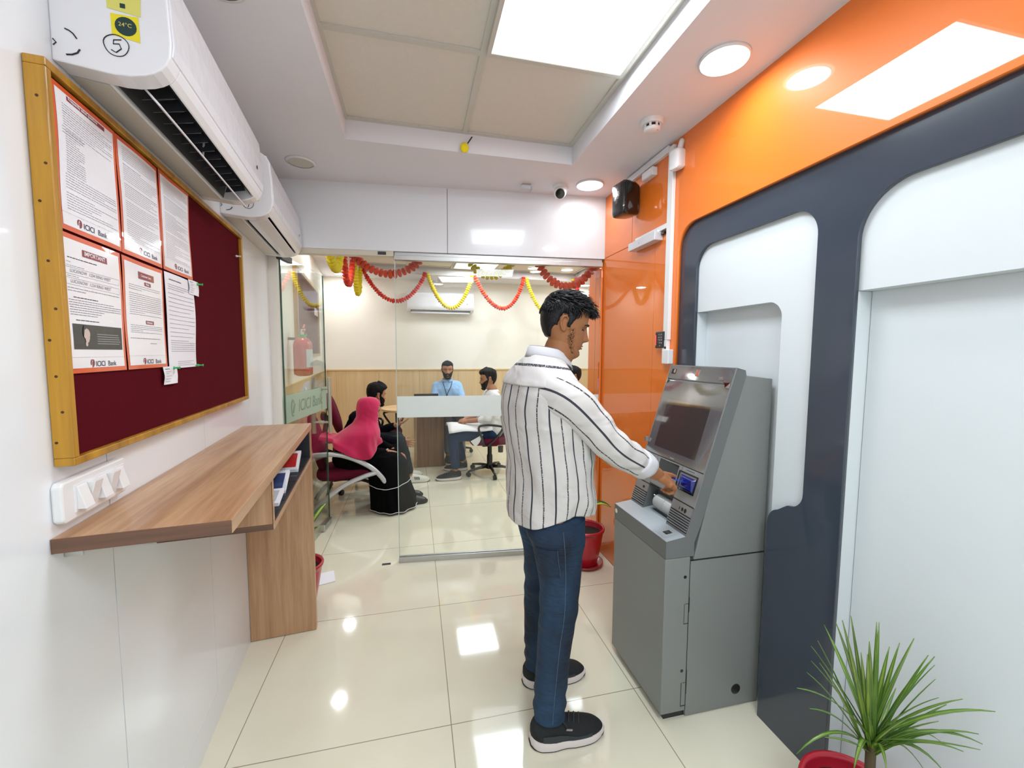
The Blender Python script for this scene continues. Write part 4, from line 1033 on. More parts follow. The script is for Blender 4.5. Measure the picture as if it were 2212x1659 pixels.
obj('cable_clip', MB().box(-0.016, -0.0005, -0.165, -0.138, 0.004, 0.016), M_BLACK, t)
V, F = text_mesh('A', 0.022, 0.0, None, lambda x, y, z: (-0.0526, 0.03-x, -0.008+y)); obj('embossed_mark', MB().add(V, F), M_ALU, t)
t = thing('access_keypad', 'black keypad reader with a red light bar beside the orange door', 'keypad', (1.298, 1.992, 1.522))
obj('housing', MB().box(-0.024, 0.0, -0.040, 0.038, -0.044, 0.044), M_BLACK, t, bevel=0.004)
km = MB()
for i in range(3):
    for j in range(5):
        if j == 4 and i != 1: continue
        V, F = text_mesh('123456789*0#o'[j*3+i if j < 4 else 12], 0.0115, 0.0, None, lambda x, y, z: (-0.0243, 0.010-i*0.014-x, 0.024-j*0.0145+y))
        km.add(V, F)
obj('key_symbols', km, mat('key_backlight', srgb(230, 235, 240), 0.4, emit=(1, 1, 1, 1), emit_s=0.4), t)
obj('status_light', MB().box(-0.0255, -0.0235, 0.028, 0.033, -0.028, 0.026), mat('red_status_light', srgb(255, 60, 80), 0.3, emit=(1, 0.08, 0.14, 1), emit_s=1.5), t)
obj('cable_cover', MB().box(-0.012, 0.0, -0.052, -0.020, 0.046, 0.070), M_PLASTIC, t)
# ------------------------------------------------------------------ cash machine
AX, AY = 0.923, 1.354
AW = 0.417
t = ATM = thing('cash_machine', 'tall grey cash machine standing in the white niche on the right', 'cash machine', (AX, AY, 0))
fXZ = lambda u, v, w: (u, w, v)         # side profile sheet: u = depth, v = height, w = along Y
P0 = Vector((0.283, 0, 1.396)); DN = Vector((-0.198, 0, -0.647)).normalized(); NO = Vector((-0.956, 0, 0.2925)).normalized()
def F(y, u, w=0.0):
    p = P0 + DN*u + NO*w
    return (p.x, y, p.z)
def fbox(m, y0, y1, u0, u1, w0, w1):
    v = [F(y0,u0,w0),F(y1,u0,w0),F(y1,u1,w0),F(y0,u1,w0),F(y0,u0,w1),F(y1,u0,w1),F(y1,u1,w1),F(y0,u1,w1)]
    return m.add(v, [(3,2,1,0),(4,5,6,7),(0,1,5,4),(1,2,6,5),(2,3,7,6),(3,0,4,7)])
obj('plinth', MB().box(0.02, 0.44, 0.012, AW-0.012, 0.0, 0.032), M_BLACK, t)
obj('front_door', MB().box(0.0, 0.1085, 0.0, AW, 0.030, 0.664), M_ATM, t, bevel=0.003)
obj('safe_cabinet', MB().box(0.112, 0.452, 0.001, AW-0.001, 0.004, 0.646), M_ATM, t, bevel=0.002)
# upper cabinet behind the fascia
obj('upper_cabinet', MB().prism([(0.125, 0.6475), (0.452, 0.6475), (0.452, 1.352), (0.327, 1.366), (0.185, 0.90)], 0.003, AW-0.003, fXZ), M_ATM, t, bevel=0.003)
# fascia shell in three stretches so the dispenser mouth is a real recess
full = [(0.0, 0.666), (0.0, 0.733), (0.083, 0.745), (0.283, 1.396), (0.322, 1.386), (0.3262, 1.366), (0.150, 0.79), (0.1235, 0.72), (0.1235, 0.666)]
um = 0.560
a = P0+DN*um; b = P0+DN*um-NO*0.075
mid = [(0.0, 0.666), (0.0, 0.733), (0.083, 0.745), (0.155, 0.755), (0.165, 0.80), (b.x, b.z), (a.x, a.z), (0.283, 1.396), (0.322, 1.386), (0.3262, 1.366), (0.24, 1.08), (0.19, 0.74), (0.19, 0.666)]
fm = MB().prism(full, 0.0, 0.130, fXZ).prism(full, 0.310, AW, fXZ).prism(mid, 0.130, 0.310, fXZ)
obj('fascia', fm, M_ATMD, t)
obj('header_strip', fbox(MB(), 0.002, AW-0.002, 0.003, 0.068, 0.0002, 0.003), M_BEZEL, t, bevel=0.001)
sm = MB()
fbox(sm, 0.002, AW-0.002, 0.076, 0.428, 0.0002, 0.0035)
obj('screen_surround', sm, M_BEZEL, t, bevel=0.001)
obj('display', fbox(MB(), 0.070, 0.360, 0.166, 0.392, 0.0036, 0.0040), M_SCREEN, t)
obj('edge_trim', fbox(fbox(MB(), -0.001, 0.0016, 0.0, 0.565, 0.0, 0.0042), AW-0.0016, AW+0.001, 0.0, 0.565, 0.0, 0.0042), M_SILVER, t)
cm = fbox(MB(), 0.365, 0.395, 0.021, 0.044, 0.0032, 0.0045); obj('camera_window', cm, M_GLOSSBLACK, t)
obj('camera_lens', MB().add([F(0.373+0.007*cos(k*pi/8), 0.031+0.010*sin(k*pi/8), 0.005) for k in range(16)], [tuple(range(16))]), M_CHROME, t)
lg = MB()
fbox(lg, 0.198, 0.226, 0.018, 0.047, 0.0031, 0.0034)
obj('brand_plate', lg, M_SILVER, t)
lg = MB(); fbox(lg, 0.208, 0.216, 0.020, 0.044, 0.0035, 0.0042); fbox(lg, 0.204, 0.212, 0.020, 0.025, 0.0035, 0.0042); fbox(lg, 0.204, 0.220, 0.040, 0.045, 0.0035, 0.0042)
obj('red_emblem', lg, M_PORANGE, t)
mm = MB()
mm.add([F(AW-0.004, 0.066, 0.004), F(AW-0.022, 0.072, 0.012), F(AW-0.010, 0.092, 0.006), F(AW-0.001, 0.084, 0.004)], [(0, 1, 2, 3)])
mm.add([F(0.004, 0.062, 0.006), F(0.030, 0.066, 0.013), F(0.022, 0.084, 0.009), F(0.003, 0.086, 0.005)], [(0, 1, 2, 3)])
mm.add([F(0.058, 0.040, 0.004), F(0.072, 0.044, 0.009), F(0.066, 0.056, 0.008), F(0.054, 0.052, 0.004)], [(0, 1, 2, 3)])
mm.add([F(0.036, 0.052, 0.004), F(0.048, 0.054, 0.009), F(0.044, 0.062, 0.007), F(0.034, 0.060, 0.004)], [(0, 1, 2, 3)])
obj('rear_view_mirrors', mm, M_CHROME, t)
lo = MB(); fbox(lo, 0.002, 0.128, 0.431, 0.564, 0.0002, 0.003); fbox(lo, 0.130, 0.309, 0.431, 0.556, 0.0002, 0.003); fbox(lo, 0.311, AW-0.002, 0.431, 0.564, 0.0002, 0.003)
obj('control_panel', lo, M_SILVER, t)
obj('panel_display', fbox(MB(), 0.149, 0.284, 0.436, 0.484, 0.0031, 0.0036), M_GLOSSBLACK, t)
obj('brand_strip', fbox(MB(), 0.196, 0.224, 0.4165, 0.4220, 0.0036, 0.0039), M_SILVER, t)
dk = MB()
fbox(dk, 0.050, 0.097, 0.4385, 0.4405, 0.0031, 0.0035); fbox(dk, 0.335, 0.375, 0.4385, 0.4405, 0.0031, 0.0035)
fbox(dk, 0.0, AW, 0.5655, 0.568, 0.0001, 0.0031)
fbox(dk, 0.0, AW, 0.4285, 0.4305, 0.0001, 0.0031)
obj('panel_joints', dk, M_BLACK, t)
pl = fbox(fbox(MB(), 0.036, 0.108, 0.433, 0.448, 0.0030, 0.0033), 0.325, 0.39, 0.433, 0.448, 0.0030, 0.0033); obj('slot_plates', pl, M_ATM, t)
# card reader mouth
cr = MB()
cr.add([F(0.028, 0.462, 0.003), F(0.126, 0.462, 0.003), F(0.126, 0.519, 0.003), F(0.028, 0.519, 0.003), F(0.036, 0.470, 0.022), F(0.094, 0.470, 0.022), F(0.090, 0.502, 0.020), F(0.034, 0.510, 0.012)], [(3,2,1,0),(4,5,6,7),(0,1,5,4),(1,2,6,5),(2,3,7,6),(3,0,4,7)])
obj('card_reader', cr, M_BLUE, t, bevel=0.003)
fr = MB(); fbox(fr, 0.022, 0.139, 0.450, 0.4555, 0.0, 0.006); fbox(fr, 0.022, 0.139, 0.519, 0.525, 0.0, 0.006); fbox(fr, 0.134, 0.139, 0.4555, 0.519, 0, 0.006); fbox(fr, 0.022, 0.028, 0.4555, 0.519, 0, 0.006)
obj('reader_surround', fr, M_BLACK, t)
obj('reader_lip', fbox(MB(), 0.03, 0.11, 0.5185, 0.5235, 0.006, 0.012), M_ACRYL, t)
kb = MB(); c = Vector(F(0.394, 0.539, 0.003)); kb.rings([[c+NO*k+Vector((0, 1, 0))*cos(j*pi/10)*r+DN*sin(j*pi/10)*r for j in range(20)] for k, r in ((0, 0.0085), (0.004, 0.0085), (0.005, 0.006))])
obj('lock_button', kb, M_CHROME, t, auto=40)
obj('side_stub', MB().box(0.155, 0.168, AW, AW+0.012, 1.03, 1.05), M_SILVER, t)
# lower blocks with vents
lb = MB(); fbox(lb, 0.003, 0.128, 0.569, 0.606, 0.0002, 0.003); fbox(lb, 0.311, AW-0.003, 0.569, 0.606, 0.0002, 0.003); obj('lower_panel', lb, M_SILVER, t)
gv = MB()
for k in range(6):
    u = 0.611+k*0.0098
    for y0, y1 in ((0.003, 0.128), (0.311, AW-0.003)):
        gv.add([F(y0, u, 0.0), F(y1, u, 0.0), F(y1, u+0.006, 0.0), F(y0, u+0.006, 0.0), F(y0, u+0.001, 0.006), F(y1, u+0.001, 0.006), F(y1, u+0.005, 0.004), F(y0, u+0.005, 0.004)], [(3,2,1,0),(4,5,6,7),(0,1,5,4),(1,2,6,5),(2,3,7,6),(3,0,4,7)])
obj('vent_louvres', gv, M_SILVER, t)
gb = MB(); fbox(gb, 0.003, 0.128, 0.607, 0.670, 0.0001, 0.0015); fbox(gb, 0.311, AW-0.003, 0.607, 0.670, 0.0001, 0.0015); obj('vent_gap', gb, M_BLACK, t)
jk = MB()
for y, r in ((0.058, 0.006), (0.040, 0.007)):
    c = Vector(F(y, 0.592, 0.0031)); jk.rings([[c+NO*k+Vector((0, 1, 0))*cos(j*pi/8)*r+DN*sin(j*pi/8)*r*1.3 for j in range(16)] for k in (0, 0.001)])
fbox(jk, 0.337, 0.352, 0.585, 0.595, 0.0031, 0.0036); fbox(jk, 0.074, 0.078, 0.586, 0.598, 0.0031, 0.0036)
obj('sockets', jk, M_BLACK, t)
# dispenser mouth
mo = MB(); mo.box(0.1055, 0.16, 0.1301, 0.1315, 0.757, 0.86).box(0.1055, 0.16, 0.3085, 0.3099, 0.757, 0.86)
obj('mouth_floor', MB().prism([(0.083, 0.7453), (0.152, 0.755), (0.152, 0.757), (0.083, 0.7473)], 0.131, 0.309, fXZ), M_ATML, t)
obj('mouth_liner', MB().prism([(0.160, 0.757), (0.1665, 0.80), (b.x+0.001, b.z-0.002), (b.x-0.004, b.z-0.004), (0.158, 0.80), (0.153, 0.757)], 0.131, 0.309, fXZ), M_DARK, t)
dr_ = MB(); cx, cz, r = 0.135, 0.790, 0.033
dr_.rings([[(cx+cos(a)*r*k, y, cz+sin(a)*r*k) for a in [j*2*pi/28 for j in range(28)]] for y, k in ((0.1315, 1.0), (0.1905, 1.0), (0.1907, 0.96), (0.1925, 0.96), (0.1927, 1.0), (0.262, 1.0), (0.2622, 0.5))])
obj('cash_shutter', dr_, mat('shutter_pale_grey', srgb(176, 178, 176), 0.4, coat=0.2), t, auto=40)
obj('shutter_frame', MB().box(0.098, 0.103, 0.134, 0.27, 0.760, 0.767).rings([[(cx+cos(a)*r*k, y, cz+sin(a)*r*k) for a in [j*2*pi/28 for j in range(28)]] for y, k in ((0.263, 1.08), (0.272, 1.08), (0.272, 0.9))]), M_ACRYL, t)
# shelf
obj('shelf_top', MB().prism([(0.001, 0.7335), (0.083, 0.7455), (0.083, 0.747), (0.001, 0.735)], 0.001, AW-0.001, fXZ), M_ATML, t)
sr = lambda u, k=0: 0.735+0.146*u+k
def sbox(m, x0, x1, y0, y1, k0, k1):
    v = [(x0,y0,sr(x0,k0)),(x1,y0,sr(x1,k0)),(x1,y1,sr(x1,k0)),(x0,y1,sr(x0,k0)),(x0,y0,sr(x0,k1)),(x1,y0,sr(x1,k1)),(x1,y1,sr(x1,k1)),(x0,y1,sr(x0,k1))]
    return m.add(v, [(3,2,1,0),(4,5,6,7),(0,1,5,4),(1,2,6,5),(2,3,7,6),(3,0,4,7)])
obj('scanner_plate', sbox(MB(), 0.012, 0.064, 0.03, 0.095, 0.0002, 0.0015), M_ATML, t, bevel=0.0005)
obj('scanner_window', sbox(MB(), 0.030, 0.058, 0.045, 0.072, 0.0015, 0.0019), M_SCREEN, t)
obj('scanner_lens', sbox(sbox(MB(), 0.036, 0.052, 0.062, 0.068, 0.0019, 0.0022), 0.040, 0.050, 0.052, 0.057, 0.0019, 0.0022), M_CHROME, t)
obj('shelf_button', MB().disc((-0.0005, 0.400, 0.705), (0, 1, 0), (0, 0, 1), 0.011, 0.004, 20), M_CHROME, t)
# side details of the near face
sd = MB()
sd.box(0.1085, 0.112, 0.003, 0.02, 0.03, 0.65)
for x0, x1, z0, z1 in ((0.088, 0.0895, 0.395, 0.475), (0.088, 0.108, 0.393, 0.3955), (0.092, 0.108, 0.474, 0.4755), (0.1085, 0.1115, 0.44, 0.50), (0.086, 0.0885, 0.052, 0.150), (0.086, 0.108, 0.050, 0.0535), (0.092, 0.108, 0.1485, 0.15), (0.1085, 0.1115, 0.10, 0.20)):
    sd.box(x0, x1, -0.0008, 0.0006, z0, z1)
sd.box(0.112, 0.452, -0.0004, 0.004, 0.6465, 0.6495)
for x, z, r in ((0.088, 0.585, 0.0065), (0.088, 0.20, 0.0065), (0.345, 0.075, 0.021)):
    sd.disc((x, 0.0008, z), (1, 0, 0), (0, 0, 1), r, 0.0016, 28)
obj('side_seams', sd, M_BLACK, t)
# card in the man's fingers
t = thing('bank_card', 'blue bank card half pushed into the cash machine reader', 'bank card', F(0.088, 0.487, 0.034) and (AX+F(0.088, 0.487, 0.034)[0], AY+0.088, F(0.088, 0.487, 0.034)[2]))
q = MB(); ax = NO*0.034; ay = Vector((0, 0.027, 0)); az = DN*0.0005
obj('card', q.obox((0, 0, 0), ax, ay, az), M_BLUECARD, t)

# ------------------------------------------------------------------ plants
def blade(m, base, tip, width, droop, n=9, up=Vector((0, 0, 1)), fold=0.25, point=True, dieff=False):
    base = Vector(base); tip = Vector(tip)
    mid = (base+tip)/2 + up*droop
    pts = []
    for i in range(n+1):
        s = i/n
        pts.append(base*(1-s)**2 + mid*2*s*(1-s) + tip*s*s)
    V = []; U = []
    for i, p in enumerate(pts):
        t_ = (pts[min(i+1, n)]-pts[max(i-1, 0)]).normalized()
        sd_ = t_.cross(up)
        if sd_.length < 0.05: sd_ = Vector((1, 0, 0))
        sd_.normalize(); nn = sd_.cross(t_).normalized()
        s = i/n
        if dieff: w = width*sin(pi*min(1, s*0.93+0.04))**0.75
        else: w = width*(0.55+0.9*s)*(1-s)**0.85 if s > 0 else width*0.55
        w = max(w, 0.0006)
        V += [p-sd_*w+nn*w*fold, p-sd_*w*0.5+nn*w*fold*0.35, p, p+sd_*w*0.5+nn*w*fold*0.35, p+sd_*w+nn*w*fold]
    F_ = []; UV = []
    for i in range(n):
        for j in range(4):
            F_.append((i*5+j, i*5+j+1, i*5+j+6, i*5+j+5))
            UV.append([(j/4, i/n), ((j+1)/4, i/n), ((j+1)/4, (i+1)/n), (j/4, (i+1)/n)])
    m.add(V, F_, UV)
    return m
def pot(t, r, h, rim=0.022, saucer=True):
    obj('pot', MB().lathe([(0.001, 0.012), (r*0.62, 0.012), (r*0.66, 0.02), (r*0.80, h*0.45), (r*0.92, h*0.82), (r*0.93, h-rim), (r, h-rim*0.9), (r+0.003, h-rim*0.4), (r, h), (r*0.93, h+0.001), (r*0.90, h-0.012), (r*0.82, h*0.6), (0.001, h*0.6)], 48), M_REDPOT, t, smooth=True)
    obj('soil', MB().lathe([(0.001, h*0.86), (r*0.5, h*0.87), (r*0.885, h*0.84), (r*0.885, h*0.80), (0.001, h*0.80)], 36), M_SOIL, t, smooth=True)
    if saucer: obj('saucer', MB().lathe([(0.001, 0.0), (r*0.80, 0.0), (r*0.95, 0.022), (r*0.97, 0.026), (r*0.92, 0.024), (r*0.78, 0.008), (0.001, 0.008)], 40), M_REDPOT, t, smooth=True)
def leafobj(t, m, mt, name='leaf'):
    o = obj(name, m, mt, t, smooth=True, recalc=False)
    s = o.modifiers.new('thickness', 'SOLIDIFY'); s.thickness = 0.0012; s.offset = 0
    return o
PX, PY = 1.165, 0.80
t = thing('potted_dragon_plant', 'spiky green dragon plant in a red pot at the bottom right corner', 'potted plant', (PX, PY, 0))
pot(t, 0.135, 0.245, 0.03)
BZ = 0.402; bx, by = 0.015, -0.01
obj('stem', MB().tube([(bx-0.004, by, 0.18), (bx+0.003, by, 0.30), (bx, by, BZ)], [0.013, 0.012, 0.012], 10), mat('brown_cane', srgb(80, 62, 40), 0.8, bump=0.6, bump_scale=90), t, smooth=True)
AG_TIPS = [(-0.178, -0.045, 0.8), (-0.192, -0.07, 0.825), (-0.107, -0.026, 0.795), (-0.138, -0.077, 0.741), (-0.139, -0.094, 0.781), (-0.043, -0.041, 0.779), (0.086, 0.04, 0.706), (0.084, 0.01, 0.656), (0.103, -0.001, 0.672), (0.003, -0.093, 0.765), (0.118, -0.056, 0.675), (0.065, -0.101, 0.692), (0.038, -0.12, 0.676), (0.027, -0.135, 0.644), (0.113, -0.132, 0.621), (0.202, -0.146, 0.583), (0.198, -0.123, 0.503), (0.201, -0.13, 0.482), (0.199, -0.053, 0.412), (0.107, -0.145, 0.499), (0.093, -0.121, 0.424), (0.13, -0.063, 0.354), (-0.12, 0.044, 0.682), (-0.107, 0.066, 0.642), (-0.12, 0.069, 0.572), (-0.301, -0.06, 0.668), (-0.168, 0.015, 0.523), (-0.191, 0.025, 0.39), (-0.081, -0.039, 0.383), (-0.077, -0.109, 0.456), (-0.169, -0.004, 0.664), (-0.139, -0.092, 0.748)]
rn = random.Random(11)
for i, tp in enumerate(AG_TIPS):
    b_ = Vector((bx+rn.uniform(-0.008, 0.008), by+rn.uniform(-0.008, 0.008), BZ+rn.uniform(-0.035, 0.02)))
    hor = (Vector(tp)-b_); dr2 = 0.02+0.10*max(0, 1-abs(hor.z)/hor.length)
    leafobj(t, blade(MB(), b_, tp, rn.uniform(0.0085, 0.0125), dr2), M_AGAVE, 'blade_leaf')
for i in range(14):
    a = i*2.4; L_ = rn.uniform(0.20, 0.30); e_ = rn.uniform(0.5, 1.2)
    b_ = Vector((bx, by, BZ+rn.uniform(-0.03, 0.02)))
    tp = b_+Vector((cos(a)*cos(e_)*L_, sin(a)*cos(e_)*L_, sin(e_)*L_))
    tp.x = min(tp.x, 0.20)
    leafobj(t, blade(MB(), b_, tp, 0.009, 0.02), M_AGAVE, 'blade_leaf')

t = thing('potted_dumb_cane', 'variegated dumb cane in a red pot with saucer between the man and the orange wall', 'potted plant', (1.125, 2.575, 0))
pot(t, 0.128, 0.265)
obj('stem', MB().tube([(-0.045, -0.02, 0.20), (-0.05, -0.02, 0.42), (-0.06, -0.02, 0.55)], [0.014, 0.012, 0.008], 10), M_STEM, t, smooth=True)
for b_, c_, e_, w_, dp in (((-0.045, -0.02, 0.33), (-0.035, -0.04, 0.385), (0.135, -0.10, 0.425), 0.038, 0.07), ((-0.055, -0.02, 0.50), (-0.045, -0.03, 0.52), (-0.010, -0.08, 0.72), 0.05, 0.03),
                   ((-0.055, -0.02, 0.52), (-0.07, -0.01, 0.56), (-0.20, 0.04, 0.74), 0.05, 0.05), ((-0.05, -0.02, 0.45), (-0.06, -0.05, 0.49), (-0.17, -0.20, 0.60), 0.045, 0.06), ((-0.055, -0.02, 0.53), (-0.05, 0.01, 0.60), (0.03, 0.10, 0.80), 0.045, 0.05), ((-0.045, -0.02, 0.36), (-0.06, 0.02, 0.43), (-0.16, 0.13, 0.55), 0.04, 0.05)):
    obj('leaf_stalk', MB().tube([b_, ((b_[0]+c_[0])/2, (b_[1]+c_[1])/2, (b_[2]+c_[2])/2-0.01), c_], [0.006, 0.005, 0.004], 8), M_STEM, t, smooth=True)
    leafobj(t, blade(MB(), c_, e_, w_, dp, 12, dieff=True, fold=0.35), M_DIEF)
t = thing('potted_dumb_cane', 'variegated plant in a red pot mostly hidden behind the counter end panel', 'potted plant', (-0.655, 2.50, 0))
pot(t, 0.125, 0.245, saucer=False)
obj('stem', MB().tube([(0.0, 0.0, 0.18), (-0.01, 0.0, 0.36), (-0.01, 0.01, 0.50)], [0.014, 0.012, 0.008], 10), M_STEM, t, smooth=True)
for b_, c_, e_, w_, dp in (((0, 0, 0.36), (0.03, 0.02, 0.40), (0.125, 0.12, 0.54), 0.028, 0.03), ((0, 0, 0.40), (-0.02, 0.05, 0.46), (-0.08, 0.17, 0.60), 0.045, 0.05), ((0, 0, 0.44), (0.0, -0.03, 0.50), (-0.06, -0.12, 0.62), 0.045, 0.04), ((0, 0, 0.30), (0.02, 0.0, 0.33), (0.10, 0.02, 0.44), 0.03, 0.03)):
    obj('leaf_stalk', MB().tube([b_, ((b_[0]+c_[0])/2, (b_[1]+c_[1])/2, (b_[2]+c_[2])/2-0.01), c_], [0.006, 0.005, 0.004], 8), M_STEM, t, smooth=True)
    leafobj(t, blade(MB(), c_, e_, w_, dp, 12, dieff=True, fold=0.35), M_DIEF)
t = thing('floor_paper', 'folded white paper lying on the floor beside the half hidden red pot', 'paper', (-0.585, 2.76, 0.001), 0.3)
obj('sheet', MB().add([(-0.06, -0.07, 0), (0.06, -0.07, 0), (0.07, 0.07, 0), (-0.05, 0.08, 0), (-0.06, -0.07, 0.003), (0.06, -0.07, 0.006), (0.07, 0.07, 0.004), (-0.05, 0.08, 0.003)], [(3,2,1,0),(4,5,6,7),(0,1,5,4),(1,2,6,5),(2,3,7,6),(3,0,4,7)]), M_PAPERC, t)

# ------------------------------------------------------------------ marigold garlands
def flower_mesh(name, m):
    b_ = MB(); n = 20; rings = []
    for i, (x, r) in enumerate([(-0.5, 0.25), (-0.42, 0.72), (-0.2, 0.96), (0.0, 1.0), (0.2, 0.96), (0.42, 0.72), (0.5, 0.25)]):
        rings.append([(x*0.9, cos(2*pi*j/n)*r*(1+0.10*(1 if j % 2 else -1)*(1 if i % 2 else -1)), sin(2*pi*j/n)*r*(1+0.10*(1 if j % 2 else -1)*(1 if i % 2 else -1))) for j in range(n)])
    b_.rings(rings)
    me = b_.mesh(name, m, True)
    for v in me.vertices: v.co += v.co.normalized()*0.14*noise.noise(v.co*3.1)
    return me
FM = {'y': flower_mesh('yellow_flower', M_FLOWY), 'o': flower_mesh('orange_flower', M_FLOWO), 'r': flower_mesh('red_flower', M_FLOWR)}
gr = random.Random(21)
def garland(label, a, low, b, kinds, r, group):
    a, low, b = Vector(a), Vector(low), Vector(b)
    ctrl = low*2 - (a+b)/2
    N = 60
    pts = [a*(1-s)**2+ctrl*2*s*(1-s)+b*s*s for s in [i/N for i in range(N+1)]]
    pts = []
    for i in range(N+1):                       # hanging chain shape
        s = i/N; base = a*(1-s)+b*s; top = (a+b)/2; sag = (top.z-low.z)
        k = 1-(2*s-1)**2; k = k*0.8+0.2*sqrt(max(0, k))
        off = low-top; pts.append(base+Vector((off.x*k, off.y*k, -sag*k)))
    t = thing('marigold_garland', label, 'garland', a, 0, group)
    obj('string', MB().tube([p-a for p in pts[::3]], 0.0012, 5), M_WHSH, t)
    step = r*1.12; acc = step/2; L_ = 0; kx = 0
    for p, q in zip(pts[:-1], pts[1:]):
        seg = (q-p).length
        while acc <= L_+seg:
            c = p+(q-p)*((acc-L_)/seg)
            o = bpy.data.objects.new('flower', FM[kinds[kx % len(kinds)]]); COL.objects.link(o); o.parent = t
            d = (q-p).normalized()
            o.location = c-a
            o.rotation_mode = 'QUATERNION'
            o.rotation_quaternion = d.to_track_quat('X', 'Z') @ Matrix.Rotation(gr.uniform(0, 6), 3, 'X').to_quaternion()
            s = r*gr.uniform(0.88, 1.1); o.scale = (s*1.2, s, s)
            acc += step; kx += 1
        L_ += seg
    return t
GN = 'marigold garlands behind the glass'
def gp(s, t_, z): return Gp(s, t_, z)
garland('thick orange garland just behind the left end of the glass header', gp(-0.30, 0.16, 2.12), gp(-0.055, 0.16, 1.985), gp(0.165, 0.16, 2.11), 'o', 0.028, GN)
garland('thick yellow garland just behind the header, in front of the lit panel', gp(0.485, 0.16, 2.11), gp(0.645, 0.16, 1.992), gp(0.81, 0.16, 2.11), 'y', 0.026, GN)
garland('thick orange garland just behind the right end of the header', gp(0.99, 0.16, 2.10), gp(1.20, 0.16, 1.935), gp(1.42, 0.16, 2.11), 'o', 0.029, GN)
garland('fat yellow garland loop nearest on the left edge of the ceiling recess', (-0.69, 3.62, 2.55), (-0.69, 4.07, 2.20), (-0.69, 4.47, 2.55), 'y', 0.036, GN)
garland('deep red garland loop hanging second along the left recess edge', (-0.69, 4.55, 2.54), (-0.69, 4.84, 2.185), (-0.69, 5.28, 2.60), 'ro', 0.034, GN)
garland('narrow yellow garland loop hanging third along the left recess edge', (-0.69, 5.36, 2.60), (-0.69, 5.64, 2.19), (-0.69, 5.90, 2.58), 'y', 0.034, GN)
garland('red garland swag on the far recess edge, left of the air conditioner', (-0.66, 5.90, 2.57), (-0.25, 5.90, 2.14), (0.155, 5.90, 2.53), 'rro', 0.029, GN)
garland('yellow garland swag hanging across the far air conditioner', (0.185, 5.90, 2.53), (0.51, 5.90, 2.068), (0.80, 5.90, 2.54), 'y', 0.029, GN)
garland('orange garland swag on the far recess edge, right of the air conditioner', (0.835, 5.90, 2.54), (1.235, 5.90, 2.082), (1.55, 5.90, 2.53), 'oro', 0.029, GN)
garland('yellow garland swag passing behind the standing man\'s head', (1.59, 5.90, 2.53), (1.95, 5.90, 2.02), (2.31, 5.90, 2.53), 'y', 0.029, GN)
garland('short red garland above and right of the standing man\'s hair', (2.345, 5.86, 2.56), (2.345, 5.56, 1.93), (2.345, 5.25, 2.57), 'r', 0.030, GN)
garland('yellow garland end tucked against the orange jamb', (2.345, 5.17, 2.57), (2.345, 4.85, 2.10), (2.345, 4.5, 2.57), 'y', 0.028, GN)

# fire extinguisher on the office wall
t = onL(thing('fire_extinguisher', 'red fire extinguisher on the office wall, seen through the open glass door', 'fire extinguisher'))
ex, es = 0.10, 3.60
cyl = MB().lathe([(0.001, 1.262), (0.045, 1.262), (0.066, 1.275), (0.068, 1.29), (0.068, 1.50), (0.062, 1.53), (0.035, 1.555), (0.02, 1.565), (0.001, 1.566)], 32, (ex, es, 0))
obj('cylinder', cyl, M_RED, t, auto=50)
obj('neck_ring', MB().lathe([(0.001, 1.56), (0.028, 1.56), (0.028, 1.582), (0.001, 1.582)], 20, (ex, es, 0)), M_GREENPIN, t)
obj('valve', MB().tube([(ex, es, 1.58), (ex, es, 1.625)], 0.013, 12), M_STEEL, t)
obj('lever', MB().tube([(ex+0.01, es-0.02, 1.61), (ex+0.01, es+0.06, 1.625)], 0.008, 8).tube([(ex+0.01, es-0.02, 1.63), (ex+0.01, es+0.05, 1.66)], 0.007, 8), M_RED, t)
obj('hose', MB().tube([(ex, es+0.02, 1.60), (ex+0.03, es+0.08, 1.56), (ex+0.03, es+0.085, 1.42), (ex+0.02, es+0.075, 1.36)], 0.008, 8), M_BLACK, t, smooth=True)
obj('instruction_label', MB().rings([[(ex+0.0688*cos(a), es+0.0688*sin(a), z) for a in [-1.1+k*0.2 for k in range(8)]] for z in (1.33, 1.47)], cap=False, closed=False), M_WHITE, t)
obj('wall_hook', MB().box(0.001, ex-0.05, es-0.01, es+0.01, 1.54, 1.56), M_BLACK, t)
t = onL(thing('notice_board', 'smaller maroon notice board in the far office beyond the glass door', 'notice board'))
obj('felt', MB().box(0.002, 0.022, 3.93, 5.45, 1.43, 2.14), M_MAROON, t)
fr = MB()
for a in ((3.90, 5.48, 1.40, 1.43), (3.90, 5.48, 2.14, 2.17), (3.90, 3.93, 1.43, 2.14), (5.45, 5.48, 1.43, 2.14)): fr.box(0.001, 0.034, *a)
obj('frame', fr, M_PINE, t)
t = onL(thing('notice_card', 'small pale card on the far office notice board', 'paper'))
obj('sheet', MB().box(0.0235, 0.026, 5.10, 5.40, 1.86, 1.94), M_PAPERC, t)
for s, lb in ((3.50, 'white socket plate on the maple wainscot nearer the glass door'), (4.35, 'white socket plate on the maple wainscot farther from the glass door')):
    t = onL(thing('socket_plate', lb, 'socket'))
    obj('plate', MB().box(0.005, 0.016, s-0.045, s+0.045, 1.02, 1.11), M_PLASTIC, t, bevel=0.003)
    obj('socket_face', MB().box(0.016, 0.019, s-0.028, s+0.028, 1.035, 1.095), M_ACPL, t, bevel=0.002)
    obj('socket_holes', MB().disc((0.0192, s, 1.078), (0, 1, 0), (0, 0, 1), 0.005, 0.0005, 12).disc((0.0192, s-0.012, 1.052), (0, 1, 0), (0, 0, 1), 0.004, 0.0005, 12).disc((0.0192, s+0.012, 1.052), (0, 1, 0), (0, 0, 1), 0.004, 0.0005, 12), M_BLACK, t)
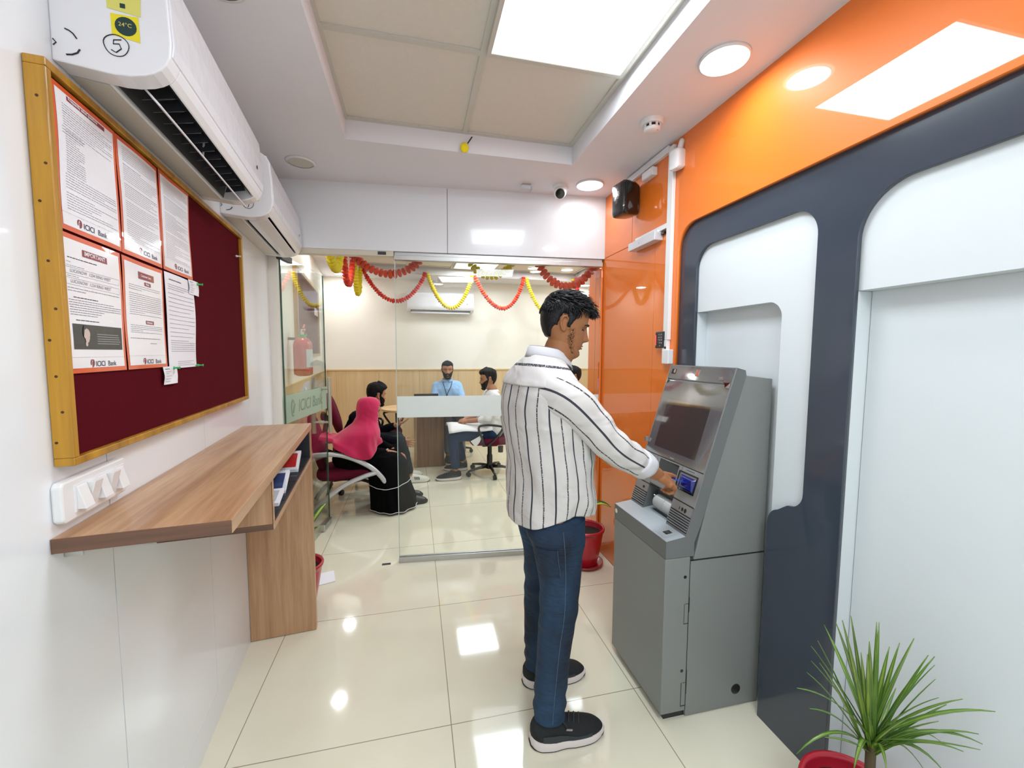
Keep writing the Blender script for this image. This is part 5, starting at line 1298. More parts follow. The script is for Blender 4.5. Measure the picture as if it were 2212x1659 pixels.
# ------------------------------------------------------------------ people
def sstep(a, b, x):
    t = max(0.0, min(1.0, (x-a)/(b-a))); return t*t*(3-2*t)
HEAD = [  # z, back x, front x, half width
 (-0.119, 0.028, 0.066, 0.012), (-0.115, 0.010, 0.077, 0.026), (-0.105, -0.008, 0.084, 0.038), (-0.092, -0.022, 0.0865, 0.046), (-0.078, -0.036, 0.082, 0.052),
 (-0.062, -0.050, 0.085, 0.057), (-0.050, -0.060, 0.085, 0.060), (-0.036, -0.072, 0.083, 0.063), (-0.018, -0.084, 0.083, 0.067), (0.000, -0.091, 0.081, 0.070),
 (0.018, -0.096, 0.085, 0.0725), (0.036, -0.098, 0.088, 0.074), (0.055, -0.096, 0.084, 0.0735), (0.075, -0.090, 0.074, 0.069), (0.092, -0.079, 0.060, 0.061),
 (0.106, -0.062, 0.040, 0.047), (0.115, -0.040, 0.018, 0.031), (0.120, -0.020, -0.002, 0.012)]
def headlevel(z):
    z = max(HEAD[0][0], min(HEAD[-1][0], z))
    for a, b in zip(HEAD[:-1], HEAD[1:]):
        if z <= b[0]:
            k = (z-a[0])/(b[0]-a[0]); return tuple(a[i]*(1-k)+b[i]*k for i in range(1, 4))
    return HEAD[-1][1:]
def headpoint(z, th, off=0.0):
    """th: 0 = face front, growing to the left ear at 90 degrees"""
    bk, fr, w = headlevel(z)
    xc = (bk+fr)/2 + 0.006; a = (fr-bk)/2; c, s = cos(th), sin(th)
    n = 2.35
    r = (abs(c)**n + abs(s)**n)**(-1.0/n)
    x = xc + a*c*r - 0.006*(1 if c < 0 else c); y = w*s*r
    x = xc + a*c*r - 0.006
    if c > 0 and z < 0.02:                     # cheeks draw in towards the mouth
        y *= 1 - 0.10*sstep(0.3, 1.0, c)*sstep(0.02, -0.06, z)
    if c > 0:
        g = lambda u, m, sg: exp(-((u-m)/sg)**2)
        nose = 0.0225*g(z, -0.034, 0.011)+0.0175*g(z, -0.018, 0.016)+0.010*g(z, 0.002, 0.014)
        sg = 0.0085+0.006*g(z, -0.036, 0.010)
        x += nose*exp(-(y/sg)**2)
        x += 0.004*g(abs(y), 0.013, 0.005)*g(z, -0.037, 0.008)
        x -= 0.0085*g(abs(y), 0.031, 0.014)*g(z, 0.001, 0.012)
        x += 0.005*g(abs(y), 0.026, 0.022)*g(z, 0.022, 0.008)
        x += 0.0035*g(abs(y), 0.034, 0.013)*g(z, -0.025, 0.015)
        x += 0.0075*g(y, 0, 0.020)*g(z, -0.0595, 0.0042) + 0.0075*g(y, 0, 0.017)*g(z, -0.0715, 0.0048)
        x -= 0.0045*g(y, 0, 0.022)*g(z, -0.0655, 0.0022) + 0.005*g(y, 0, 0.025)*g(z, -0.082, 0.005)
        x += 0.005*g(y, 0, 0.017)*g(z, -0.097, 0.009)
    if off:
        d = Vector((x-xc, y, (z-0.01)*1.0))
        if d.length > 0: d.normalize()
        return Vector((x, y, z)) + d*off
    return Vector((x, y, z))
def headgrid(nz, nt, offf=None, z0=-0.119, z1=0.120):
    rings = []
    for i in range(nz+1):
        z = z0+(z1-z0)*i/nz
        rings.append([headpoint(z, 2*pi*j/nt, offf(z, 2*pi*j/nt) if offf else 0.0) for j in range(nt)])
    return rings
def hframe(c, fwd, up=(0, 0, 1), s=1.0):
    c = Vector(c); f = Vector(fwd).normalized(); u = Vector(up); u = (u-f*u.dot(f)).normalized(); l = u.cross(f)
    return lambda p: c + (f*p[0]+l*p[1]+u*p[2])*s
def add_head(m, H, hi=False):
    nz, nt = (96, 96) if hi else (44, 44)
    m.rings([[H(p) for p in r] for r in headgrid(nz, nt)])
    for sg in (-1, 1):                          # ears
        E_ = lambda x, y, z: H((x, sg*y, z))
        m.ellipsoid(E_(-0.012, 0.069, -0.004), Vector(E_(0.004, 0.069, -0.006))-Vector(E_(-0.012, 0.069, -0.004)), Vector(E_(-0.015, 0.077, -0.004))-Vector(E_(-0.012, 0.069, -0.004)), Vector(E_(-0.017, 0.071, 0.022))-Vector(E_(-0.012, 0.069, -0.004)), 14, 10)
        rim = [E_(0.003, 0.073, 0.008), E_(0.0, 0.079, 0.020), E_(-0.010, 0.083, 0.028), E_(-0.021, 0.084, 0.023), E_(-0.026, 0.083, 0.008), E_(-0.022, 0.080, -0.010), E_(-0.012, 0.076, -0.024), E_(-0.004, 0.073, -0.028), E_(0.001, 0.072, -0.020)]
        sc = (Vector(H((1, 0, 0)))-Vector(H((0, 0, 0)))).length
        m.tube(rim, [r*sc for r in (0.003, 0.0036, 0.004, 0.0042, 0.0042, 0.004, 0.0044, 0.0052, 0.0035)], 8)
def hair_mesh(H, thick, nz=52, nt=64, style='short', seed=0, amp=0.006):
    def off(z, th):
        t = abs(((th+pi) % (2*pi))-pi)          # 0 front .. pi back
        d = math.degrees(t)
        if d < 62: line = 0.060-0.004*cos(th*5)
        elif d < 78: line = 0.060-(d-62)/16*0.072
        elif d < 88: line = -0.012
        elif d < 118: line = -0.012+0.046*sstep(85, 91, d)-0.050*sstep(101, 112, d)
        else: line = -0.018-0.044*sstep(116, 150, d)
        k = sstep(line-0.004, line+0.010, z)
        top = 0.75+0.35*sstep(0.03, 0.09, z) + (0.7*sstep(0.03, 0.08, z)*sstep(80, 10, d))
        n_ = noise.noise(Vector((cos(th)*3.2, sin(th)*3.2, z*34+seed)))
        n2 = noise.noise(Vector((cos(th)*9, sin(th)*9, z*80+seed)))
        q_ = 0.12+0.88*sstep(0.03, 0.08, z); n_ *= q_; n2 *= q_
        return -0.007 + k*(0.007+thick*top+amp*n_+amp*0.45*n2)
    return MB().rings([[H(p) for p in r] for r in headgrid(nz, nt, off)])
def beard_mesh(H, thick=0.006, full=True, nz=40, nt=64):
    def off(z, th):
        t = abs(((th+pi) % (2*pi))-pi); d = math.degrees(t)
        if full:
            up = -0.045 if d < 28 else -0.047 + (d-28)/52*0.050
            k = sstep(up+0.006, up-0.004, z)*sstep(92, 80, d)
            if d < 24 and -0.074 < z < -0.057: k *= sstep(0.012, 0.018, abs(headpoint(z, th).y))
        else:
            up = -0.05+(d-40)/40*0.06
            k = sstep(up+0.006, up-0.006, z)*sstep(48, 62, d)*sstep(96, 84, d)
        return -0.006+k*(0.006+thick+0.002*noise.noise(Vector((th*14, z*140, 3))))
    return MB().rings([[H(p) for p in r] for r in headgrid(nz, nt, off, -0.1195, 0.03)])
def face_parts(t, H, brow=True, eye_open=0.5, m_eye=None, lip=True, hi=False):
    em = MB(); im = MB(); bm_ = MB(); lm = MB()
    for sg in (-1, 1):
        c = Vector((0.0572, sg*0.031, 0.000))
        e = lambda p: Vector(H(c+Vector(p)))-Vector(H(c))
        em.ellipsoid(H(c), e((0.0125, 0, 0)), e((0, 0.0125, 0)), e((0, 0, 0.010*eye_open+0.0012)), 14, 10)
        ci = c+Vector((0.0098, 0, -0.001-0.002*(1-eye_open)))
        im.ellipsoid(H(ci), e((0.0038, 0, 0)), e((0, 0.0052, 0)), e((0, 0, 0.0052*eye_open+0.001)), 12, 8)
        bp = []
        for k in range(8):
            th = sg*(0.15+k*0.075); p = headpoint(0.0195+0.005*sin(k/7*pi)-0.001*k*0.5, th, 0.0012); bp.append(H(p))
        sc = (Vector(H((1, 0, 0)))-Vector(H((0, 0, 0)))).length
        if brow: bm_.tube(bp, [r*sc for r in (0.0022, 0.0034, 0.0036, 0.0034, 0.003, 0.0026, 0.002, 0.001)], 6)
        lp = [H(headpoint(0.0005+0.0025*sin(k/6*pi)*1.2-0.0012, sg*(0.24+k*0.055), 0.0016)) for k in range(7)]
        bm_.tube(lp, 0.0014*sc, 5)
    obj('eyeballs', em, M_EYE, t, smooth=True); obj('irises', im, M_IRIS, t, smooth=True)
    obj('eyebrows', bm_, M_HAIR, t, smooth=True)
    if lip:
        sc = (Vector(H((1, 0, 0)))-Vector(H((0, 0, 0)))).length
        for zz, r in ((-0.0605, 0.0028), (-0.0708, 0.0034)):
            lm.tube([H(headpoint(zz, k*0.052, -0.0012)) for k in range(-4, 5)], [sc*r*(1-0.16*abs(k)) for k in range(-4, 5)], 8)
        obj('lips', lm, M_LIP, t, smooth=True)
def hand(m, wrist, d, n, thumb, curl=(0.35, 0.5, 0.4), s=1.0, spread=0.06, thumb_dir=None, fingers=None, tcurl=0.3):
    w = Vector(wrist); d = Vector(d).normalized(); n = Vector(n); n = (n-d*n.dot(d)).normalized(); tb = d.cross(n)
    if tb.dot(Vector(thumb)) < 0: tb = -tb
    offs = (0.031, 0.0105, -0.0105, -0.030); L = (0.070, 0.078, 0.073, 0.058); R = (0.0088, 0.0090, 0.0086, 0.0076)
    kn = []
    for i in range(4):
        k = w + d*(0.088-abs(i-1)*0.004)*s + tb*offs[i]*s
        kn.append(k)
        m.capsule(w+tb*offs[i]*0.55*s+d*0.006*s, 0.0165*s, k, 0.0118*s, 12)
    m.capsule(w-d*0.02*s, 0.0225*s, w+d*0.03*s, 0.021*s, 14)
    m.capsule(kn[0]-d*0.03*s-n*0.000, 0.014*s, kn[3]-d*0.03*s, 0.0135*s, 12)
    for i in range(4):
        c = (fingers[i] if fingers else curl); p = kn[i]; ang = 0; dd = (d+tb*spread*(1.5-i)).normalized()
        for q, fr in enumerate((0.45, 0.30, 0.25)):
            ang += c[q]
            v = dd*cos(ang)+n*sin(ang)
            e = p+v*L[i]*fr*s
            m.capsule(p, R[i]*s*(1-0.08*q), e, R[i]*s*(0.92-0.10*q), 10, 3)
            p = e
    b0 = w+d*0.022*s+tb*0.021*s+n*0.006*s
    td = Vector(thumb_dir).normalized() if thumb_dir else (d*0.68+tb*0.62+n*0.38).normalized()
    p = b0
    for q, (l, r) in enumerate(((0.040, 0.0128), (0.032, 0.0102), (0.026, 0.0092))):
        if q: td = (td*1.0 + d*tcurl*0.6 + n*tcurl*0.4 - tb*tcurl*0.5).normalized()
        e = p+td*l*s; m.capsule(p, r*s, e, r*s*0.88, 11, 3); p = e
def limb(m, pts, rad, n=16):
    for (a, ra), (b, rb) in zip(list(zip(pts, rad))[:-1], list(zip(pts, rad))[1:]): m.capsule(a, ra, b, rb, n, 5)
def person_body(t, m, voxel, skin, it=5):
    o = obj('skin', m, skin, t, smooth=True); return remesh(o, voxel, it)

# ---- standing customer
SX, SY = 0.505, 1.52
def V3(x, y, z): return Vector((x, y, z))
HC = V3(0.555, 1.500, 1.553)
HF = Vector((0.95, -0.22, -0.27))
H = hframe(HC, HF, (0.12, 0, 1), 0.955)
body = MB()
add_head(body, H, True)
body.capsule(V3(0.500, 1.505, 1.365), 0.060, V3(0.540, 1.502, 1.475), 0.056, 24)
body.capsule(V3(0.535, 1.50, 1.42), 0.045, V3(0.572, 1.50, 1.462), 0.034, 18)
limb(body, [V3(0.47, 1.42, 1.32), V3(0.47, 1.62, 1.32)], [0.085, 0.085])
limb(body, [V3(0.465, 1.52, 1.28), V3(0.49, 1.52, 1.05), V3(0.50, 1.52, 0.88)], [0.105, 0.11, 0.125])
# right arm reaching to the machine, left arm down at the far side
RS, RE, RWR = V3(0.500, 1.345, 1.300), V3(0.690, 1.335, 1.120), V3(0.905, 1.405, 0.985)
limb(body, [RS, RE, RE.lerp(RWR, 0.5), RWR], [0.045, 0.039, 0.036, 0.0265])
LS, LE, LWR = V3(0.460, 1.700, 1.310), V3(0.475, 1.745, 1.06), V3(0.560, 1.735, 0.86)
limb(body, [LS, LE, LWR], [0.045, 0.038, 0.026])
hand(body, LWR, (0.3, -0.02, -1), (0.2, -1, 0), (1, 0, 0), curl=(0.3, 0.4, 0.3))
hd = Vector((0.80, 0.16, -0.56))
# pinching hand: back of the hand up towards the viewer, fingers folded under
hand(body, RWR+hd.normalized()*0.012, (0.86, 0.18, -0.48), (-0.50, 0.42, -0.76), (0.45, 0.55, 0.70), s=0.97, spread=0.02,
     fingers=((0.42, 0.75, 0.50), (0.75, 1.15, 0.8), (0.85, 1.25, 0.9), (0.90, 1.25, 0.9)), thumb_dir=(0.93, 0.28, -0.06), tcurl=0.25)
limb(body, [V3(0.50, 1.44, 0.86), V3(0.515, 1.41, 0.48), V3(0.478, 1.395, 0.10)], [0.078, 0.048, 0.034])
limb(body, [V3(0.50, 1.60, 0.86), V3(0.52, 1.63, 0.48), V3(0.51, 1.655, 0.10)], [0.078, 0.048, 0.034])
CUST = link('person', body.mesh('person', M_SKIN, True))
remesh(CUST, 0.0034, 3, 0.5)
tag(CUST, 'standing man in a striped shirt and dark jeans pushing a card into the cash machine', 'person')
face_parts(CUST, H, eye_open=0.25, hi=True)
st = MB(); sr_ = random.Random(9)
for sg in (-1, 1):
    for i in range(420):
        z = sr_.uniform(-0.098, -0.004); d0 = 76-10*(z+0.05)/0.05*0.5
        th = sg*radians(sr_.gauss(d0-14*sstep(-0.06, -0.1, z), 6.5))
        if sr_.random() > sstep(-0.105, -0.07, z)*sstep(0.0, -0.03, z)+0.25: continue
        p = headpoint(z, th, 0.0002); q_ = headpoint(z-0.0035, th-sg*0.02, 0.0009)
        st.tube([H(p), H(q_)], [0.00035, 0.0002], 3, cap=False)
obj('side_stubble', st, M_HAIR, CUST)
mst = MB(); mst.tube([H(headpoint(-0.0505+0.002*abs(k)*0.2*-1, k*0.055, 0.0004)) for k in range(-4, 5)], [0.0008+0.0018*(1-abs(abs(k)-2)/3) for k in range(-4, 5)], 8); obj('moustache', mst, M_STUBBLE, CUST, smooth=True)
# hair: sculpted cap plus loose locks
hm = hair_mesh(H, 0.0120, 76, 110, seed=4, amp=0.009)
hr = random.Random(5)
for i in range(2300):
    th = hr.uniform(0, 2*pi); z = hr.uniform(-0.01, 0.118)
    d_ = math.degrees(abs(((th+pi) % (2*pi))-pi))
    if d_ < 64 and z < 0.058: continue
    if z < 0.05 and 76 < d_ < 122: continue
    if z < 0.035: continue
    base = headpoint(z, th, 0.008+0.008*sstep(0.03, 0.1, z))
    # combed forward on top, down at the back
    f = sstep(0.035, 0.085, z)
    dirv = Vector((0.9, hr.uniform(-0.5, 0.5), hr.uniform(-0.15, 0.35)))*f + Vector((-0.2, 0, -0.9))*(1-f)
    if d_ < 45: dirv = Vector((0.75, hr.uniform(-0.5, 0.3), -0.45+hr.uniform(0, 0.4)))
    dirv.normalize(); ln_ = hr.uniform(0.018, 0.040)*(0.55+0.75*f)
    side = Vector((hr.uniform(-1, 1), hr.uniform(-1, 1), hr.uniform(-1, 1)))*0.35
    outw = (base-Vector((-0.01, 0, 0.02))).normalized()
    pts = []
    for k in range(5):
        s = k/4
        pts.append(H(base + dirv*ln_*s + outw*(0.005*sin(s*pi)-0.004*s) + side*ln_*0.35*s*s))
    hm.tube(pts, [0.0017, 0.0019, 0.0016, 0.0011, 0.0004], 4)
obj('hair', hm, M_HAIR, CUST, smooth=True)

# shirt: torso, sleeves, collar, yoke
def ring(cx, cy, z, a, b, rot=0.0, n=72, ex=2.4, tilt=0.0, fold=None, u0=0.0, tilty=0.0):
    P = []
    for j in range(n):
        t = 2*pi*j/n; c, s = cos(t), sin(t)
        r = (abs(c)**ex+abs(s)**ex)**(-1/ex)
        x, y = a*c*r, b*s*r
        if fold: k = fold(t, z); x *= 1+k; y *= 1+k
        X = cx+x*cos(rot)-y*sin(rot); Y = cy+x*sin(rot)+y*cos(rot)
        P.append(V3(X, Y, z+tilt*x+tilty*y))
    return P
rot = radians(12)
def sfold(t, z):
    amp = 0.022+0.034*sstep(1.15, 0.86, z)
    k = amp*noise.noise(Vector((cos(t)*2.6, sin(t)*2.6, z*7)))*1.6
    k += 0.026*sin(3*t+z*26+2*noise.noise(Vector((cos(t)*2, sin(t)*2, z*3))))*sstep(1.25, 1.05, z)
    k += 0.022*noise.noise(Vector((cos(t)*7, sin(t)*7, z*22)))
    return k
TOR = [ # z, centre x, centre y, depth, width, tilt
 (0.845, 0.515, 1.525, 0.150, 0.190, 0.02), (0.90, 0.516, 1.525, 0.152, 0.192, 0), (0.96, 0.513, 1.525, 0.150, 0.192, 0), (1.03, 0.508, 1.524, 0.149, 0.193, 0), (1.09, 0.499, 1.523, 0.147, 0.196, 0),
 (1.15, 0.488, 1.522, 0.145, 0.200, 0), (1.20, 0.478, 1.521, 0.143, 0.205, 0), (1.25, 0.470, 1.520, 0.137, 0.209, 0), (1.29, 0.466, 1.519, 0.128, 0.211, 0), (1.325, 0.464, 1.518, 0.117, 0.207, 0.02),
 (1.352, 0.464, 1.517, 0.106, 0.192, 0.05), (1.376, 0.467, 1.515, 0.096, 0.165, 0.09), (1.398, 0.473, 1.512, 0.086, 0.128, 0.13), (1.415, 0.480, 1.509, 0.077, 0.096, 0.17), (1.428, 0.487, 1.507, 0.071, 0.078, 0.20)]
def interp(tab, n):
    out = []
    for i in range(n+1):
        s = i/n*(len(tab)-1); k = min(int(s), len(tab)-2); f = s-k
        p0 = tab[max(k-1, 0)]; p1 = tab[k]; p2 = tab[k+1]; p3 = tab[min(k+2, len(tab)-1)]
        out.append(tuple(0.5*((2*p1[q])+(-p0[q]+p2[q])*f+(2*p0[q]-5*p1[q]+4*p2[q]-p3[q])*f*f+(-p0[q]+3*p1[q]-3*p2[q]+p3[q])*f**3) for q in range(len(p1))))
    return out
NT = 120
rings_ = []; uvs = []
for i, (z, cx, cy, a, b_, tl) in enumerate(interp(TOR, 84)):
    fd = (lambda t, zz, z=z: sfold(t, z)*sstep(1.43, 1.34, z))
    R_ = ring(cx, cy, z, a, b_, rot, NT, (2.4 if z < 1.2 else 2.12), -tl, fd)
    if z < 0.97:                              # shirt tail: curved hem, longer at the back
        for j in range(NT):
            t_ = 2*pi*j/NT
            R_[j].z += (-0.042*max(0, -cos(t_))**1.5 + 0.022*abs(sin(t_))**3 - 0.012*max(0, cos(t_)))*sstep(0.97, 0.845, z)
    rings_.append(R_)
    k = 1.16 if z < 1.33 else 1.16
    uvs.append([(j/NT*1.152, z) for j in range(NT+1)])
sh = MB(); sh.rings(rings_, cap=False, uvs=uvs)
# sleeves
def sleeve(m, pts, rads, n=48, off=0.02, seed=0.0, bulge=True, u0=0.0):
    P = interp([tuple(p)+(r,) for p, r in zip(pts, rads)], 44)
    rr = []; uv = []; prev = None; acc = 0
    for i, p in enumerate(P):
        c = V3(*p[:3]); a = V3(*P[max(i-1, 0)][:3]); b = V3(*P[min(i+1, len(P)-1)][:3]); t_ = (b-a).normalized()
        u = (V3(0, 0, 1)-t_*t_.z).normalized() if prev is None else (prev-t_*prev.dot(t_)).normalized()
        prev = u; w = t_.cross(u)
        if i: acc += (c-V3(*P[i-1][:3])).length
        row = []
        for j in range(n):
            an = 2*pi*j/n
            r = p[3]*(1+0.09*noise.noise(Vector((cos(an)*2.2+seed, sin(an)*2.2, acc*16)))+0.05*sin(acc*70+2*cos(an))*sstep(0.12, 0.3, acc)*(0.4+0.6*max(0, cos(an))))
            row.append(c+u*cos(an)*r+w*sin(an)*r)
        rr.append(row); uv.append([(off+j/n*0.384, acc) for j in range(n+1)])
    m.rings(rr, cap=False, uvs=uv)
    return rr[-1], (V3(*P[-1][:3])-V3(*P[-2][:3])).normalized(), prev
CUFF = RE.lerp(RWR, 0.72)
e1 = sleeve(sh, [RS+V3(-0.050, 0.085, 0.010), RS+V3(0.004, 0.004, -0.004), RS.lerp(RE, 0.5)+V3(0.0, 0, 0.002), RE+V3(-0.01, 0, 0.002), RE.lerp(RWR, 0.45)+V3(0, 0, -0.002), CUFF], [0.070, 0.073, 0.067, 0.060, 0.054, 0.046])
e2 = sleeve(sh, [LS+V3(0, -0.03, 0.0), LS+V3(0, 0.01, -0.02), LS.lerp(LE, 0.5), LE, LE.lerp(LWR, 0.5), LE.lerp(LWR, 0.8)], [0.068, 0.070, 0.062, 0.056, 0.05, 0.044], seed=5)
so = obj('shirt', sh, M_STRIPE, CUST, smooth=True, recalc=False)
sd = so.modifiers.new('thickness', 'SOLIDIFY'); sd.thickness = 0.0018; sd.offset = -1
# yoke panel over the shoulders, slightly proud, with the plain cloth running across
def torso_pt(j, z, off):
    pass
yk = MB(); yr = []; yu = []
TI = interp(TOR, 84)
for i in range(int(84*0.655), 85):
    z, cx, cy, a, b_, tl = TI[i]
    s0 = (z-1.315)/(1.43-1.315)
    fd = (lambda t, zz, z=z: sfold(t, z)*sstep(1.43, 1.34, z))
    R_ = ring(cx, cy, z, a+0.0022, b_+0.0022, rot, NT, 2.12, -tl, fd)
    lo_, hi_ = int(NT*0.155), int(NT*0.845)
    yr.append(R_[lo_:hi_+1]); yu.append([(0.047+z*0.62, j/NT) for j in range(lo_, hi_+2)])
nv = len(yr[0]); V_ = [p for r in yr for p in r]; F_ = []; U_ = []
for i in range(len(yr)-1):
    for j in range(nv-1):
        F_.append((i*nv+j, i*nv+j+1, (i+1)*nv+j+1, (i+1)*nv+j)); U_.append([yu[i][j], yu[i][j+1], yu[i+1][j+1], yu[i+1][j]])
yk.add(V_, F_, U_)
yo = obj('yoke', yk, M_STRIPE, CUST, smooth=True, recalc=False)
sd = yo.modifiers.new('thickness', 'SOLIDIFY'); sd.thickness = 0.0024; sd.offset = 1
# folded cuffs
def cuff(rw, td, name='rolled_cuff'):
    c = sum(rw, Vector())/len(rw); m = MB(); rr = []
    for k, (off, sc) in enumerate(((0.006, 0.96), (0.002, 1.10), (-0.016, 1.17), (-0.045, 1.16), (-0.058, 1.12), (-0.058, 1.02), (-0.02, 0.98))):
        rr.append([c+(p-c)*sc*(1+0.03*noise.noise(Vector((j*0.3, k*2.0, 1))))+td*(off+0.006*sin(j*0.35)) for j, p in enumerate(rw)])
    m.rings(rr, cap=False)
    return obj(name, m, M_SHCLOTH, CUST, smooth=True, recalc=False)
cuff(e1[0], e1[1]); cuff(e2[0], e2[1])
# collar
cm = MB(); n = 40
def cring(k, r, up, drop):
    P = []
    for j in range(n+1):
        t_ = radians(18)+(2*pi-radians(36))*j/n
        front = cos(t_)
        c = V3(0.497, 1.506, 1.432)
        P.append(c+V3(cos(t_+rot)*(r+0.012), sin(t_+rot)*r*0.96, up*1.0 - 0.24*(cos(t_)*0.06) - drop*(0.6+0.4*abs(sin(t_))) - 0.028*max(0, front)))
    return P
cr_ = [cring(0, 0.060, -0.014, 0), cring(1, 0.061, 0.026, 0), cring(2, 0.064, 0.030, 0), cring(3, 0.069, 0.027, 0), cring(4, 0.076, 0.004, 0.0), cring(5, 0.080, -0.006, 0.004)]
cm.rings(cr_, cap=False, closed=False)
o = obj('collar', cm, M_SHCLOTH, CUST, smooth=True, recalc=False)
sd = o.modifiers.new('thickness', 'SOLIDIFY'); sd.thickness = 0.002; sd.offset = 0
sm = MB()                                    # dark piping along the collar edge and seams
sm.tube([p+V3(0, 0, 0.0012) for p in cr_[2]], 0.0009, 5)
sm.tube([p+(p-V3(0.497, 1.506, p.z)).normalized()*0.0015 for p in cr_[5]], 0.0008, 5)
obj('collar_piping', sm, mat('grey_piping', srgb(120, 118, 128), 0.8), CUST)
# armhole and yoke seams
ss = MB()
lower = yr[0]; ss.tube([p for p in lower[2:-2]], 0.0008, 5)
obj('yoke_seam', ss, mat('shirt_seam', srgb(170, 166, 165), 0.8), CUST)

# jeans
def leg_rings(tab, rotz, n=56, seed=0):
    rr = []
    for (z, cx, cy, a, b) in interp(tab, 70):
        def fd(t, zz):
            k = 0.05*noise.noise(Vector((cos(t)*2+seed, sin(t)*2, z*11)))
            k += 0.055*sin(z*75+2.2*cos(t-0.6)+seed)*exp(-((z-0.47)/0.09)**2)*(0.4+0.6*max(0, cos(t+2.2)))
            k += 0.06*sin(z*95+1.8*sin(t)+seed)*exp(-((z-0.15)/0.07)**2)
            k += 0.04*sin(z*60+2*sin(t+1))*exp(-((z-0.76)/0.05)**2)
            return k
        rr.append(ring(cx, cy, z, a, b, rotz, n, 2.1, 0.0, fd))
    return rr
jm = MB()
near = [(0.095, 0.476, 1.392, 0.060, 0.056), (0.13, 0.475, 1.392, 0.060, 0.056), (0.22, 0.482, 1.394, 0.061, 0.057), (0.34, 0.493, 1.398, 0.063, 0.060), (0.42, 0.502, 1.402, 0.066, 0.063), (0.48, 0.511, 1.405, 0.070, 0.066), (0.54, 0.516, 1.410, 0.074, 0.070), (0.64, 0.518, 1.418, 0.081, 0.078), (0.74, 0.512, 1.428, 0.100, 0.092), (0.80, 0.509, 1.442, 0.114, 0.098), (0.86, 0.512, 1.462, 0.106, 0.090), (0.90, 0.512, 1.48, 0.095, 0.08)]
far = [(0.085, 0.515, 1.655, 0.060, 0.055), (0.13, 0.513, 1.655, 0.060, 0.055), (0.22, 0.512, 1.652, 0.062, 0.057), (0.34, 0.512, 1.648, 0.066, 0.060), (0.42, 0.515, 1.645, 0.069, 0.063), (0.48, 0.518, 1.640, 0.072, 0.066), (0.54, 0.518, 1.634, 0.076, 0.070), (0.64, 0.516, 1.622, 0.084, 0.078), (0.74, 0.508, 1.612, 0.104, 0.092), (0.80, 0.504, 1.60, 0.118, 0.098), (0.86, 0.512, 1.585, 0.106, 0.090), (0.90, 0.512, 1.56, 0.095, 0.08)]
jm.rings(leg_rings(near, 0.05, seed=1)); jm.rings(leg_rings(far, 0.0, seed=7))
obj('jeans', jm, M_DENIM, CUST, smooth=True)
LN = interp(near, 70)
th_ = MB(); th_.tube([V3(cx-0.004, cy-b*1.03, z) for (z, cx, cy, a, b) in LN[3:60]], 0.0008, 5); obj('side_seam_stitching', th_, M_THREAD, CUST)
pk = MB()
def jp(u, z, off=0.002):       # point on the back-right of the jeans
    z_, cx, cy, a, b = min(LN, key=lambda q: abs(q[0]-z))
    t_ = pi+0.15+u
    return V3(cx+(a+off)*cos(t_)*1.0, cy+(b+off)*sin(t_), z)
pp = [[jp(0.28+0.85*i/6, 0.655+0.10*j/6, 0.003) for i in range(7)] for j in range(7)]
pk.rings(pp, cap=False, closed=False)
o = obj('back_pocket', pk, M_DENIM, CUST, smooth=True, recalc=False)
sd = o.modifiers.new('thickness', 'SOLIDIFY'); sd.thickness = 0.002; sd.offset = 1
ps = MB(); ps.tube([p for p in pp[0]]+[r[-1] for r in pp[1:]], 0.0010, 5); obj('pocket_stitching', ps, M_THREAD, CUST)

